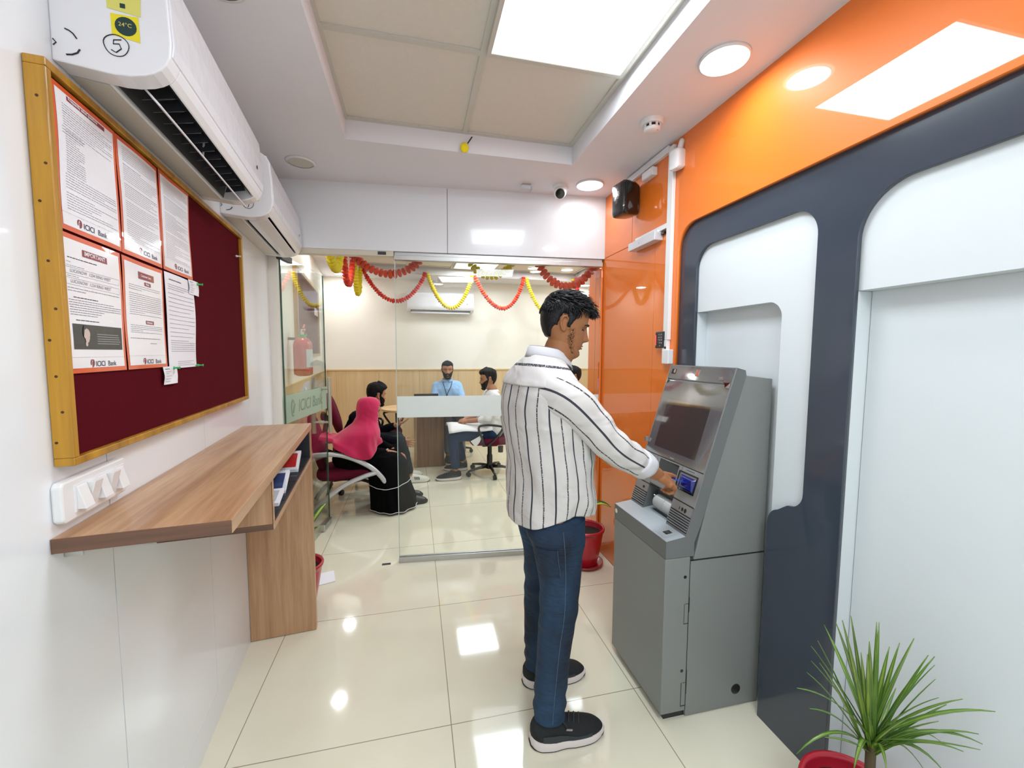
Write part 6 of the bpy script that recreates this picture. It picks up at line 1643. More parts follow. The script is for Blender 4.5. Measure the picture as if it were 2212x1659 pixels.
# sneakers
def sneaker(parent, c, rz, L=0.285, W=0.104, m_up=M_SHOE, m_ov=M_SHOE2, m_sole=M_SOLE, laces=True, stripes=False, hi=True):
    """c = point on the floor under the heel, toe along local +x"""
    R = Matrix.Rotation(rz, 3, 'Z')
    T = lambda p: Vector(c)+R @ Vector(p)
    def out(s):                               # half widths of the outline (outer, inner)
        w = W/2*(0.74+0.26*sin(min(1, s/0.30)*pi/2)) if s < 0.3 else W/2*(1-0.10*sin((s-0.3)/0.25*pi)*0.6 if s < 0.55 else 1)
        if s > 0.60: w *= max(0.02, 1-((s-0.60)/0.405)**2.6)**0.55
        if s < 0.12: w *= max(0.05, 1-((0.12-s)/0.125)**2)**0.5
        return w
    N_ = 44
    def slab(z0f, z1f, grow, m):
        for part in (0,):
            ring0 = []; ring1 = []
            for i in range(N_+1):
                s = i/N_; ring0.append((s, 1))
            pts = [(i/N_, 1) for i in range(N_+1)]+[(i/N_, -1) for i in range(N_, -1, -1)]
            low = [T((s*L, sg*(out(s)+grow*0.6), z0f(s))) for s, sg in pts]
            midr = [T((s*L+(0.004 if s > 0.95 else (-0.004 if s < 0.05 else 0)), sg*(out(s)+grow), (z0f(s)+z1f(s))/2)) for s, sg in pts]
            top = [T((s*L, sg*(out(s)+grow*0.3), z1f(s))) for s, sg in pts]
            m.rings([low, midr, top])
    so_ = MB(); slab(lambda s: 0.005+0.010*max(0, (s-0.8)/0.2)**2, lambda s: 0.030-0.004*sin(s*pi)+0.008*(1-s), 0.005, so_)
    oo = obj('shoe', MB(), m_up, parent)
    bpy.data.objects.remove(oo)
    up = MB(); rr = []
    for i in range(N_+1):
        s = i/N_
        w = out(s)*0.97
        topz = 0.098 if s < 0.30 else 0.098-(s-0.30)/0.70*0.052
        if s < 0.06: topz *= 0.80+0.2*s/0.06
        if s > 0.84: topz -= 0.018*((s-0.84)/0.16)**2
        nar = 0.62 if s < 0.34 else 0.62-0.10*sin((s-0.34)/0.66*pi)
        row = []
        for k in range(17):
            a = pi*k/16
            yy = cos(a); zz = sin(a)
            wy = w*(abs(yy)**0.75)*(1 if yy > 0 else -1)*(1-(1-nar)*zz**2*0.6)
            row.append(T((s*L, wy, 0.026+(topz-0.026)*zz**0.85)))
        row.append(T((s*L, -w*0.5, 0.020))); row.append(T((s*L, w*0.5, 0.020)))
        rr.append(row)
    up.rings(rr)
    sh_ = obj('shoe', up, m_up, parent, smooth=True)
    obj('sole', so_, m_sole, sh_, smooth=False, auto=50)
    ou = MB(); slab(lambda s: 0.0005+0.010*max(0, (s-0.8)/0.2)**2, lambda s: 0.006+0.010*max(0, (s-0.8)/0.2)**2, 0.003, ou); obj('outsole', ou, M_OUTSOLE, sh_)
    ov = MB()
    for sg in (-1, 1):
        q = []
        for i in range(9):
            s = 0.16+0.80*i/8 if i < 8 else 0.97
            s = 0.13+0.66*i/8
            w = out(s)*0.985+0.0015
            hgt = 0.018+0.010*sin(s*7)
            q.append([T((s*L, sg*w, 0.030)), T((s*L, sg*w*0.985, 0.030+hgt*0.5)), T((s*L, sg*w*0.94, 0.030+hgt))])
        ov.rings(q, cap=False, closed=False)
    obj('overlay', ov, m_ov, sh_, smooth=True)
    if laces:
        lc = MB()
        for k in range(5):
            s = 0.35+0.07*k; zt = 0.104-(s-0.30)/0.70*0.056
            lc.tube([T((s*L, -0.024, zt-0.010)), T((s*L+0.004, -0.010, zt+0.001)), T((s*L+0.012, 0.010, zt+0.001)), T((s*L+0.016, 0.024, zt-0.012))], 0.0026, 6)
        zt = 0.106
        lc.tube([T((0.33*L, 0, zt)), T((0.33*L+0.012, -0.022, zt+0.012)), T((0.33*L+0.03, -0.03, zt-0.006)), T((0.33*L+0.01, -0.012, zt))], 0.0022, 6)
        lc.tube([T((0.33*L, 0, zt)), T((0.33*L+0.02, -0.030, zt-0.012)), T((0.33*L+0.045, -0.046, zt-0.045))], 0.0022, 6)
        lc.tube([T((0.33*L, 0, zt)), T((0.33*L+0.012, 0.02, zt+0.010)), T((0.33*L+0.03, 0.026, zt-0.004))], 0.0022, 6)
        obj('laces', lc, M_SHOE2, sh_, smooth=True)
    if stripes:
        sp = MB()
        for sg in (-1, 1):
            for k in range(4):
                s = 0.40+0.055*k; w = out(s)*0.99+0.002
                sp.add([T((s*L, sg*w, 0.036)), T(((s+0.03)*L, sg*w, 0.036)), T(((s+0.0)*L, sg*w*0.88, 0.068)), T(((s-0.03)*L, sg*w*0.88, 0.068))], [(0, 1, 2, 3)])
        obj('side_stripes', sp, M_BLACK, sh_)
    return sh_
s1_ = sneaker(CUST, (0.402, 1.387, 0), -0.03)
tb = MB(); tb.obox((0.535, 1.334, 0.072), (0.012, 0.001, -0.004), (0, 0.0012, 0), (0.001, -0.0006, 0.0035)); obj('lace_tag', tb, M_SILVER, s1_)
sneaker(CUST, (0.447, 1.668, 0), -0.02)
so_ck = MB(); so_ck.capsule(V3(0.478, 1.392, 0.07), 0.040, V3(0.478, 1.393, 0.14), 0.040).capsule(V3(0.514, 1.655, 0.07), 0.040, V3(0.514, 1.655, 0.14), 0.040)
obj('socks', so_ck, M_BLACK, CUST, smooth=True)
# ------------------------------------------------------------------ office furniture
def cushion(m, cx, cy, cz, a, b, h, fn, ex=3.2, n=40):
    rr = []
    for k, (s, z) in enumerate(((0.80, -1.0), (0.94, -0.85), (1.0, -0.3), (1.0, 0.3), (0.94, 0.8), (0.80, 1.0), (0.4, 1.12))):
        row = []
        for j in range(n):
            t_ = 2*pi*j/n; c_, s_ = cos(t_), sin(t_)
            r = (abs(c_)**ex+abs(s_)**ex)**(-1/ex)
            row.append(fn(cx+a*c_*r*s, cy+b*s_*r*s, cz+h*z))
        rr.append(row)
    m.rings(rr)
def office_chair(label, loc, rz, back_z=(0.52, 0.98), seat_z=0.43, arms=True, tilt=0.12, group='maroon office swivel chairs', lever=True):
    t = thing('office_chair', label, 'chair', loc, rz, group)
    m = MB(); cushion(m, 0.0, 0, seat_z, 0.235, 0.235, 0.042, lambda x, y, z: (x, y, z - 0.03*max(0, (x-0.14)/0.1)**2)); obj('seat', m, M_MARCLOTH, t, smooth=True)
    zc = (back_z[0]+back_z[1])/2; hh = (back_z[1]-back_z[0])/2
    m = MB(); cushion(m, 0, 0, 0, hh, 0.215, 0.036, lambda x, y, z: (-0.225-z-tilt*x-0.10*(y/0.215)**2*-0.25, y*(1-0.10*max(0, x/hh)**2), zc+x), ex=2.8); obj('backrest', m, M_MARCLOTH, t, smooth=True)
    obj('back_support', MB().tube([(-0.02, 0, seat_z-0.055), (-0.20, 0, seat_z-0.06), (-0.30, 0, seat_z-0.01), (-0.315, 0, seat_z+0.14), (-0.275, 0, zc-0.02)], 0.014, 8, flat=1.8), M_BLACK, t, smooth=True)
    obj('adjuster_knob', MB().ellipsoid((-0.315, 0, zc-0.03), (0.03, 0, 0), (0, 0.04, 0), (0, 0, 0.055)), M_BLACK, t, smooth=True)
    if arms:
        for sg in (-1, 1):
            pts = [(0.10, sg*0.235, seat_z-0.035), (0.13, sg*0.275, seat_z+0.05), (0.175, sg*0.285, seat_z+0.185), (0.10, sg*0.285, seat_z+0.215), (-0.06, sg*0.285, seat_z+0.20), (-0.10, sg*0.285, seat_z+0.17), (-0.02, sg*0.28, seat_z+0.06), (0.07, sg*0.25, seat_z-0.03)]
            pts = interp(pts, 40)
            obj('armrest', MB().tube(pts, 0.0135, 8), M_BLACK, t, smooth=True)
    obj('mechanism', MB().box(-0.09, 0.10, -0.06, 0.06, seat_z-0.085, seat_z-0.045), M_BLACK, t, bevel=0.01)
    obj('gas_column', MB().lathe([(0.001, 0.09), (0.034, 0.09), (0.034, 0.22), (0.026, 0.235), (0.026, seat_z-0.08), (0.001, seat_z-0.08)], 20), M_BLACK, t, auto=40)
    if lever: obj('lever_pot', MB().lathe([(0.001, seat_z-0.165), (0.03, seat_z-0.165), (0.032, seat_z-0.09), (0.001, seat_z-0.09)], 16, (-0.13, 0.02, 0)), M_BLACK, t, auto=40)
    bs = MB(); bs.lathe([(0.001, 0.062), (0.048, 0.062), (0.045, 0.10), (0.001, 0.105)], 20)
    for k in range(5):
        a = 0.35+k*2*pi/5
        bs.tube([(cos(a)*0.03, sin(a)*0.03, 0.088), (cos(a)*0.15, sin(a)*0.15, 0.084), (cos(a)*0.285, sin(a)*0.285, 0.062)], [0.022, 0.018, 0.012], 8)
        cst = MB(); x, y = cos(a)*0.285, sin(a)*0.285; tv = Vector((-sin(a), cos(a), 0))
        c0_ = Vector((x, y, 0.027))
        for q in (-1, 1):
            u_ = Vector((cos(a), sin(a), 0)); w_ = Vector((0, 0, 1))
            cst.rings([[c0_+tv*(q*k_)+u_*cos(j*pi/9)*r_+w_*sin(j*pi/9)*r_ for j in range(18)] for k_, r_ in ((0.004, 0.024), (0.006, 0.0265), (0.018, 0.0265), (0.021, 0.02))])
        cst.tube([(x, y, 0.04), (x, y, 0.066)], 0.011, 8)
        obj('caster', cst, M_BLACK, t, smooth=False)
    obj('base', bs, M_BLACK, t, smooth=True)
    return t
office_chair('maroon swivel chair with black arms carrying the man in the white shirt', (0.865, 4.85, 0), pi, (0.44, 0.86), 0.42)
office_chair('tall maroon swivel chair behind the dark haired man, nearest the left wainscot', (-0.62, 4.66, 0), 0.15, (0.60, 1.02), 0.43, tilt=0.30)
office_chair('maroon swivel chair tucked at the round end of the desk', (-0.42, 5.32, 0), -0.4, (0.42, 0.66), 0.47, arms=True)
office_chair('maroon swivel chair of the man in the light blue shirt', (0.50, 5.95, 0), -pi/2-0.1, (0.50, 0.94), 0.45)
office_chair('maroon swivel chair mostly hidden behind the standing man', (2.02, 4.95, 0), pi*0.9, (0.5, 0.92), 0.44)

def visitor_chair(label, loc, rz):
    t = thing('visitor_chair', label, 'chair', loc, rz)
    m = MB(); cushion(m, 0.0, 0, 0.365, 0.26, 0.235, 0.045, lambda x, y, z: (x, y, z+0.05*x)); obj('seat', m, M_MARCLOTH, t, smooth=True)
    m = MB(); cushion(m, 0, 0, 0, 0.26, 0.21, 0.035, lambda x, y, z: (-0.245-z-0.20*x, y*(1-0.22*max(0, (x+0.02)/0.26)**2), 0.625+x), ex=2.4); obj('backrest', m, M_MARCLOTH, t, smooth=True)
    for sg in (-1, 1):
        y = sg*0.275
        up = interp([(-0.34, y, 0.55), (-0.24, y, 0.575), (-0.06, y, 0.565), (0.10, y, 0.50), (0.24, y, 0.40), (0.34, y, 0.25), (0.40, y, 0.015)], 36)
        lo = interp([(0.26, y, 0.385), (0.14, y, 0.355), (-0.02, y, 0.29), (-0.16, y, 0.19), (-0.26, y, 0.09), (-0.31, y, 0.015)], 36)
        obj('arm_frame', MB().tube(up, 0.0175, 10, flat=1.2), M_ARMS, t, smooth=True)
        obj('leg_frame', MB().tube(lo, 0.0175, 10, flat=1.2), M_ARMS, t, smooth=True)
    obj('cross_bar', MB().tube([(0.02, -0.27, 0.31), (0.02, 0.27, 0.31)], 0.012, 8).tube([(-0.16, -0.27, 0.20), (-0.16, 0.27, 0.20)], 0.012, 8), M_BLACK, t)
    return t
visitor_chair('low maroon visitor chair with silver bow arms under the woman in pink', (-0.62, 4.045, 0), 0.10)

# desk with a round end
t = thing('office_desk', 'light wood topped desk with a brown panel and rounded left end', 'desk', (0, 0, 0))
c_ = (-0.085, 5.42); r_ = 0.335
pts = [(c_[0]+r_*cos(a), c_[1]+r_*sin(a)) for a in [pi/2+pi*k/24 for k in range(25)]] + [(0.80, 5.10), (0.80, 5.74)]
obj('desk_top', MB().prism(pts, 0.722, 0.75, fXY), M_DESKT, t, bevel=0.004)
obj('front_panel', MB().box(0.012, 0.352, 5.27, 5.29, 0.004, 0.721), M_DESKB, t)
obj('side_panel', MB().box(-0.02, 0.008, 5.262, 5.66, 0.004, 0.721), wood('desk_edge_panel', srgb(160, 124, 84), srgb(184, 148, 106), 'Z'), t)
obj('pedestal', MB().box(0.012, 0.352, 5.292, 5.66, 0.004, 0.721), M_DESKB, t)
obj('leg', MB().tube([(-0.22, 5.24, 0.0), (-0.22, 5.24, 0.721)], 0.02, 14), M_BLACK, t, smooth=True)
obj('leg_foot', MB().lathe([(0.001, 0), (0.045, 0), (0.045, 0.008), (0.001, 0.01)], 20, (-0.22, 5.24, 0)), M_BLACK, t)
t = thing('laptop', 'black laptop open on the desk in front of the man in blue', 'laptop', (0.14, 5.50, 0.752))
obj('keyboard_deck', MB().box(-0.155, 0.155, -0.005, 0.20, 0, 0.014), M_BLACK, t, bevel=0.003)
obj('screen_lid', MB().add([(-0.155, -0.006, 0.012), (0.155, -0.006, 0.012), (0.155, -0.03, 0.162), (-0.155, -0.03, 0.162), (-0.155, 0.002, 0.012), (0.155, 0.002, 0.012), (0.155, -0.022, 0.162), (-0.155, -0.022, 0.162)], [(3,2,1,0),(4,5,6,7),(0,1,5,4),(1,2,6,5),(2,3,7,6),(3,0,4,7)]), M_BLACK, t)

# ------------------------------------------------------------------ seated people
def seated(label, J, hc, hf, hup=(0, 0, 1), hs=1.0, skin=None, shirt=None, trouser=None, shoe=None, hairk=0.012, beard=True, hands=None, girth=1.0, sleeve_to=1.0, eye=0.6, jacket=False, gown=None, lip=True):
    skin = skin or M_SKIN2
    H = hframe(hc, hf, hup, hs)
    m = MB(); add_head(m, H)
    P = {k: Vector(v) for k, v in J.items()}
    nk = H((-0.02, 0, -0.085)); m.capsule(P['neck'], 0.056, nk, 0.053, 18)
    g = girth
    m.capsule(P['rs'].lerp(P['ls'], 0.25)+Vector((0, 0, -0.04)), 0.070*g, P['rs'].lerp(P['ls'], 0.75)+Vector((0, 0, -0.04)), 0.070*g)
    m.capsule(P['neck']+Vector((0, 0, -0.1)), 0.09*g, P['pel'], 0.11*g)
    for s in 'rl':
        limb(m, [P[s+'s']+Vector((0, 0, -0.01)), P[s+'e'], P[s+'w']], [0.036, 0.034, 0.026])
        limb(m, [P[s+'h'], P[s+'k'], P[s+'a']], [0.072, 0.052, 0.036])
        d = (P[s+'w']-P[s+'e']).normalized()
        hk = (hands or {}).get(s, {})
        hand(m, P[s+'w']+d*0.012, hk.get('d', d), hk.get('n', (0, 0, -1)), hk.get('t', (0, 1, 0)), curl=hk.get('c', (0.25, 0.35, 0.25)), s=0.95, spread=hk.get('sp', 0.06))
    o = link('person', m.mesh('person', skin, True)); remesh(o, 0.0052, 2, 0.4)
    tag(o, label, 'person')
    face_parts(o, H, eye_open=eye, lip=lip)
    if hairk: obj('hair', hair_mesh(H, hairk, 44, 60, seed=len(label), amp=0.007), M_HAIR2, o, smooth=True)
    if beard: obj('beard', beard_mesh(H, 0.006*beard), M_HAIR2, o, smooth=True)
    if shirt:
        q = MB()
        q.capsule(P['rs'].lerp(P['ls'], 0.12)+Vector((0, 0, -0.02)), 0.088*g, P['rs'].lerp(P['ls'], 0.88)+Vector((0, 0, -0.02)), 0.088*g, 20)
        c1 = (P['rs']+P['ls'])/2+Vector((0, 0, -0.06)); ax = (P['ls']-P['rs']).normalized()
        for k in (-1, 0, 1): q.capsule(c1+ax*0.085*k, 0.112*g, P['pel']+ax*0.07*k+Vector((0, 0, 0.03)), 0.122*g, 20)
        q.capsule(P['neck']+Vector((0, 0, -0.075)), 0.085*g, P['neck']+Vector((0, 0, -0.04)), 0.072, 20)
        for s in 'rl':
            e_ = P[s+'e'].lerp(P[s+'w'], sleeve_to)
            limb(q, [P[s+'s'], P[s+'e'], e_], [0.066, 0.053, 0.042])
        so = obj('jacket' if jacket else 'shirt', q, shirt, o, smooth=True); remesh(so, 0.008, 4, 0.5)
        tx = bpy.data.textures.get('cloth_folds') or bpy.data.textures.new('cloth_folds', 'CLOUDS'); tx.noise_scale = 0.09
        dm = so.modifiers.new('folds', 'DISPLACE'); dm.texture = tx; dm.strength = 0.018; dm.mid_level = 0.5
        cl = MB(); cc = P['neck']+Vector((0, 0, -0.01)); nd = (nk-P['neck']).normalized()
        f_ = Vector(hf); f_.z = 0; f_.normalize(); l_ = Vector((0, 0, 1)).cross(f_)
        rr = []
        for rad_, up_ in ((0.062, -0.012), (0.061, 0.022), (0.066, 0.026), (0.078, -0.008)):
            rr.append([cc+nd*up_+f_*cos(a)*rad_+l_*sin(a)*rad_-Vector((0, 0, 1))*0.02*max(0, cos(a)) for a in [0.25+(2*pi-0.5)*j/28 for j in range(29)]])
        cl.rings(rr, cap=False, closed=False); co = obj('collar', cl, shirt, o, smooth=True, recalc=False)
        sd = co.modifiers.new('thickness', 'SOLIDIFY'); sd.thickness = 0.003
    if trouser:
        q = MB(); q.capsule(P['rh'], 0.105*g, P['lh'], 0.105*g); q.capsule(P['pel'], 0.115*g, P['pel']+Vector((0, 0, 0.05)), 0.11*g)
        for s in 'rl': limb(q, [P[s+'h'], P[s+'k'], P[s+'a'].lerp(P[s+'k'], 0.10)], [0.090, 0.068, 0.052])
        to = obj('trousers', q, trouser, o, smooth=True); remesh(to, 0.008, 4, 0.5)
        dm = to.modifiers.new('folds', 'DISPLACE'); dm.texture = bpy.data.textures.get('cloth_folds') or bpy.data.textures.new('cloth_folds', 'CLOUDS'); dm.strength = 0.016; dm.mid_level = 0.5
    return o, H, P

# man in blue behind the desk
D_, HD_, PD_ = seated('bearded man in a light blue shirt and dark lanyard sitting behind the desk',
    dict(neck=(0.435, 5.80, 1.075), pel=(0.46, 5.86, 0.56), rs=(0.298, 5.80, 0.990), ls=(0.577, 5.80, 0.990), re=(0.245, 5.70, 0.80), le=(0.635, 5.70, 0.80), rw=(0.26, 5.53, 0.785), lw=(0.60, 5.50, 0.785),
         rh=(0.38, 5.82, 0.54), lh=(0.54, 5.82, 0.54), rk=(0.42, 5.50, 0.56), lk=(0.58, 5.48, 0.56), ra=(0.42, 5.46, 0.10), la=(0.60, 5.45, 0.10)),
    (0.437, 5.765, 1.205), (-0.03, -1, 0.02), shirt=M_BLUESH, trouser=M_GREYTR2, beard=1.2, hairk=0.009, eye=0.35, sleeve_to=0.9)
sneaker(D_, (0.42, 5.53, 0), -pi/2, m_up=M_BLACK, m_ov=M_BLACK, laces=False); sneaker(D_, (0.60, 5.52, 0), -pi/2, m_up=M_BLACK, m_ov=M_BLACK, laces=False)
ln_ = MB()
ln_.tube([(0.37, 5.70, 1.045), (0.385, 5.655, 0.99), (0.41, 5.645, 0.90), (0.418, 5.645, 0.86)], 0.006, 6); ln_.tube([(0.495, 5.70, 1.05), (0.475, 5.655, 0.99), (0.43, 5.645, 0.90), (0.420, 5.645, 0.86)], 0.006, 6)
obj('lanyard', ln_, M_INKD, D_, smooth=True)
# man in white, profile to the left
E_p, HE_, PE_ = seated('smiling bearded man in a white shirt and blue jeans right of the desk',
    dict(neck=(0.905, 4.85, 1.00), pel=(0.90, 4.85, 0.52), rs=(0.885, 5.01, 0.945), ls=(0.885, 4.69, 0.945), re=(0.80, 5.06, 0.70), le=(0.80, 4.64, 0.69), rw=(0.60, 4.90, 0.665), lw=(0.60, 4.76, 0.655),
         rh=(0.85, 4.95, 0.50), lh=(0.85, 4.75, 0.50), rk=(0.46, 5.00, 0.515), lk=(0.41, 4.70, 0.505), ra=(0.56, 5.05, 0.12), la=(0.44, 4.70, 0.12)),
    (0.845, 4.85, 1.135), (-1, 0.02, -0.10), shirt=M_WHSH, trouser=M_JEAN2, beard=1.0, hairk=0.016, sleeve_to=0.35,
    hands={'r': dict(d=(-0.75, -0.6, 0), n=(0, -0.5, -1), t=(-0.3, 0.3, 1), c=(0.5, 0.8, 0.5)), 'l': dict(d=(-0.75, 0.6, 0), n=(0, 0.5, -1), t=(-0.3, -0.3, 1), c=(0.5, 0.8, 0.5))})
sneaker(E_p, (0.505, 4.70, 0), pi+0.05, L=0.29); sneaker(E_p, (0.62, 5.05, 0), pi-0.1, L=0.29)
fl = MB()                                     # long shirt tail over the lap
fl.rings([[Vector((x, y, 0.622-0.05*(abs(y-4.85)/0.24)**3+0.006*sin(x*19+y*9) - 0.02*max(0, (0.50-x)/0.10)**2*0.2)) for y in [4.60+0.5*j/12 for j in range(13)]] for x in [0.86-0.50*i/10 for i in range(11)]], cap=False, closed=False)
fo = obj('shirt_tail', fl, M_WHSH, E_p, smooth=True, recalc=False); sd = fo.modifiers.new('thickness', 'SOLIDIFY'); sd.thickness = 0.006
fl = MB(); fl.add([(0.74, 4.575, 0.53), (0.60, 4.575, 0.455), (0.655, 4.573, 0.385), (0.70, 4.573, 0.44), (0.74, 4.585, 0.53), (0.60, 4.585, 0.455), (0.655, 4.583, 0.385), (0.70, 4.583, 0.44)], [(0,1,2,3),(7,6,5,4),(0,4,5,1),(1,5,6,2),(2,6,7,3),(3,7,4,0)])
obj('shirt_corner', fl, M_WHSH, E_p)
# dark haired man in black, talking with his hands
C_p, HC_, PC_ = seated('dark haired bearded man in black clothes gesturing, sitting behind the woman in pink',
    dict(neck=(-0.50, 4.68, 0.865), pel=(-0.64, 4.64, 0.50), rs=(-0.60, 4.50, 0.775), ls=(-0.50, 4.84, 0.775), re=(-0.40, 4.44, 0.57), le=(-0.40, 4.83, 0.56), rw=(-0.17, 4.50, 0.505), lw=(-0.22, 4.77, 0.635),
         rh=(-0.55, 4.56, 0.48), lh=(-0.55, 4.74, 0.48), rk=(-0.16, 4.52, 0.50), lk=(-0.20, 4.80, 0.49), ra=(-0.07, 4.66, 0.11), la=(-0.14, 4.86, 0.11)),
    (-0.405, 4.70, 0.985), (0.88, 0.46, -0.10), (0.1, 0, 1), shirt=M_DKCL, trouser=M_GREYTR, beard=1.2, hairk=0.020, jacket=True, sleeve_to=0.85,
    hands={'r': dict(d=(0.9, 0.1, -0.22), n=(0.1, 1, 0.2), t=(0.2, 0, 1), c=(0.12, 0.15, 0.1), sp=0.22), 'l': dict(d=(0.9, 0.1, 0.30), n=(0, 0.3, 1), t=(0.3, -1, 0.3), c=(0.15, 0.2, 0.15), sp=0.16)})
for c_, a_ in (((-0.125, 4.69, 0), 0.02), ((-0.20, 4.88, 0), 0.2)):
    sneaker(C_p, c_, a_, L=0.275, m_up=M_WSHOE, m_ov=M_WSHOE, m_sole=M_WSHOE, stripes=True, laces=False)
# partly hidden visitor far right
F_p, _, _ = seated('black haired person in brown, almost hidden behind the standing man\'s shoulder',
    dict(neck=(1.985, 4.92, 1.03), pel=(2.04, 4.95, 0.56), rs=(1.98, 4.76, 0.97), ls=(1.98, 5.10, 0.97), re=(1.93, 4.72, 0.74), le=(1.93, 5.12, 0.74), rw=(1.75, 4.82, 0.68), lw=(1.75, 5.02, 0.68),
         rh=(1.98, 4.86, 0.52), lh=(1.98, 5.04, 0.52), rk=(1.60, 4.84, 0.53), lk=(1.60, 5.06, 0.53), ra=(1.62, 4.84, 0.10), la=(1.62, 5.06, 0.10)),
    (1.945, 4.92, 1.155), (-1, 0.15, -0.05), shirt=mat('brown_cloth', srgb(96, 62, 50), 0.85), trouser=M_GREYTR, beard=False, hairk=0.014)
sneaker(F_p, (1.66, 4.84, 0), pi, m_up=M_BLACK, laces=False); sneaker(F_p, (1.66, 5.06, 0), pi, m_up=M_BLACK, laces=False)

# woman in a pink hijab and black abaya
B_p, HB_, PB_ = seated('woman in a bright pink hijab and black abaya behind the glass door',
    dict(neck=(-0.455, 3.99, 0.80), pel=(-0.62, 4.02, 0.46), rs=(-0.49, 3.90, 0.70), ls=(-0.45, 4.10, 0.70), re=(-0.46, 3.875, 0.53), le=(-0.36, 4.22, 0.55), rw=(-0.26, 4.00, 0.515), lw=(-0.22, 4.12, 0.505),
         rh=(-0.55, 3.95, 0.43), lh=(-0.55, 4.11, 0.43), rk=(-0.22, 3.96, 0.43), lk=(-0.20, 4.13, 0.43), ra=(-0.10, 3.98, 0.10), la=(-0.08, 4.14, 0.10)),
    (-0.405, 3.985, 0.915), (0.93, 0.28, -0.22), (0.25, 0, 1), 0.92, skin=M_SKIN2, shirt=M_ABAYA, hairk=0, beard=False, sleeve_to=0.82, girth=0.84,
    hands={'r': dict(d=(0.88, 0.25, -0.35), n=(0, 0.3, -1), t=(0.2, 1, 0.1), c=(0.3, 0.4, 0.3)), 'l': dict(d=(0.9, -0.1, -0.35), n=(0, 0, -1), t=(0.2, -1, 0.1), c=(0.3, 0.4, 0.3))})
# gown: knees to floor
q = MB()
for s in 'rl': q.capsule(PB_[s+'h'], 0.115, PB_[s+'k'], 0.095, 20)
q.capsule((-0.60, 4.03, 0.46), 0.14, (-0.50, 4.03, 0.50), 0.13)
GT = [(0.50, -0.30, 4.03, 0.15, 0.16), (0.42, -0.27, 4.02, 0.185, 0.19), (0.34, -0.26, 4.01, 0.185, 0.205), (0.24, -0.245, 4.00, 0.185, 0.225), (0.14, -0.225, 3.99, 0.195, 0.24), (0.06, -0.21, 3.985, 0.205, 0.25), (0.012, -0.205, 3.98, 0.21, 0.255)]
gr_ = []
for (z, cx, cy, a, b_) in interp(GT, 26):
    gr_.append([V3(cx+(a*(1+0.06*sin(9*t_)*sstep(0.4, 0.02, z)+0.04*sin(5*t_+2)*sstep(0.5, 0.1, z)))*cos(t_), cy+b_*(1+0.05*sin(11*t_+1)*sstep(0.4, 0.02, z))*sin(t_), z) for t_ in [2*pi*j/72 for j in range(72)]])
q.rings(gr_)
g_ = obj('abaya_skirt', q, M_ABAYA, B_p, smooth=True); remesh(g_, 0.008, 3, 0.5)
tr = MB()
R_ = gr_[13]; c_ = sum(R_, Vector())/len(R_)
tr.tube([c_+(p-c_)*1.012+V3(0, 0, 0.012*sin(i*0.21)) for i, p in enumerate(R_+R_[:1])], 0.0028, 6)
R_ = gr_[-1]; c_ = sum(R_, Vector())/len(R_)
tr.tube([c_+(p-c_)*1.008+V3(0, 0, 0.012) for i, p in enumerate(R_+R_[:1])], 0.0028, 6)
obj('white_piping', tr, M_WHSH, B_p, smooth=True)
tr = MB(); tr.tube([PB_['rw']+V3(0.012*cos(a), 0.034*cos(a+0.5), 0.034*sin(a)) for a in [2*pi*j/16 for j in range(17)]], 0.003, 6); obj('cuff_piping', tr, M_WHSH, B_p)
for c_, a_ in (((-0.13, 3.99, 0.0), 0.12), ((-0.17, 4.14, 0.01), 0.15)): sneaker(B_p, c_, a_, L=0.235, W=0.085, m_up=M_BLACK, m_ov=M_BLACK, m_sole=M_BLACK, laces=False)
# hijab
hj = MB(); rr = []; NJ = 96
hc = V3(-0.405, 3.985, 0.915)
def hij(level):
    P = []
    for j in range(NJ):
        t_ = 2*pi*j/NJ; c, s = cos(t_), sin(t_)      # 0 = +X (front), pi = back
        if level < 0:
            zz = 0.125*cos(min(1, -level)*pi/2*0+0)
        P.append((c, s))
    return P
LV = [ # z offset from head centre, centre x, centre y, rx front, rx back, ry
 (0.123, -0.02, 0, 0.012, 0.012, 0.012), (0.120, -0.02, 0, 0.045, 0.045, 0.040), (0.108, -0.018, 0, 0.075, 0.072, 0.062), (0.085, -0.015, 0, 0.095, 0.092, 0.078), (0.05, -0.012, 0, 0.104, 0.104, 0.088), (0.01, -0.010, 0, 0.100, 0.110, 0.092),
 (-0.04, -0.012, 0, 0.094, 0.108, 0.092), (-0.08, -0.02, 0, 0.090, 0.118, 0.100), (-0.115, -0.03, 0, 0.094, 0.135, 0.125), (-0.15, -0.045, 0, 0.115, 0.165, 0.165), (-0.19, -0.06, 0.0, 0.138, 0.200, 0.198), (-0.25, -0.075, 0, 0.150, 0.235, 0.208), (-0.31, -0.085, 0, 0.160, 0.265, 0.210), (-0.37, -0.09, 0, 0.165, 0.285, 0.212), (-0.43, -0.09, 0, 0.17, 0.30, 0.215)]
LI = interp(LV, 70)
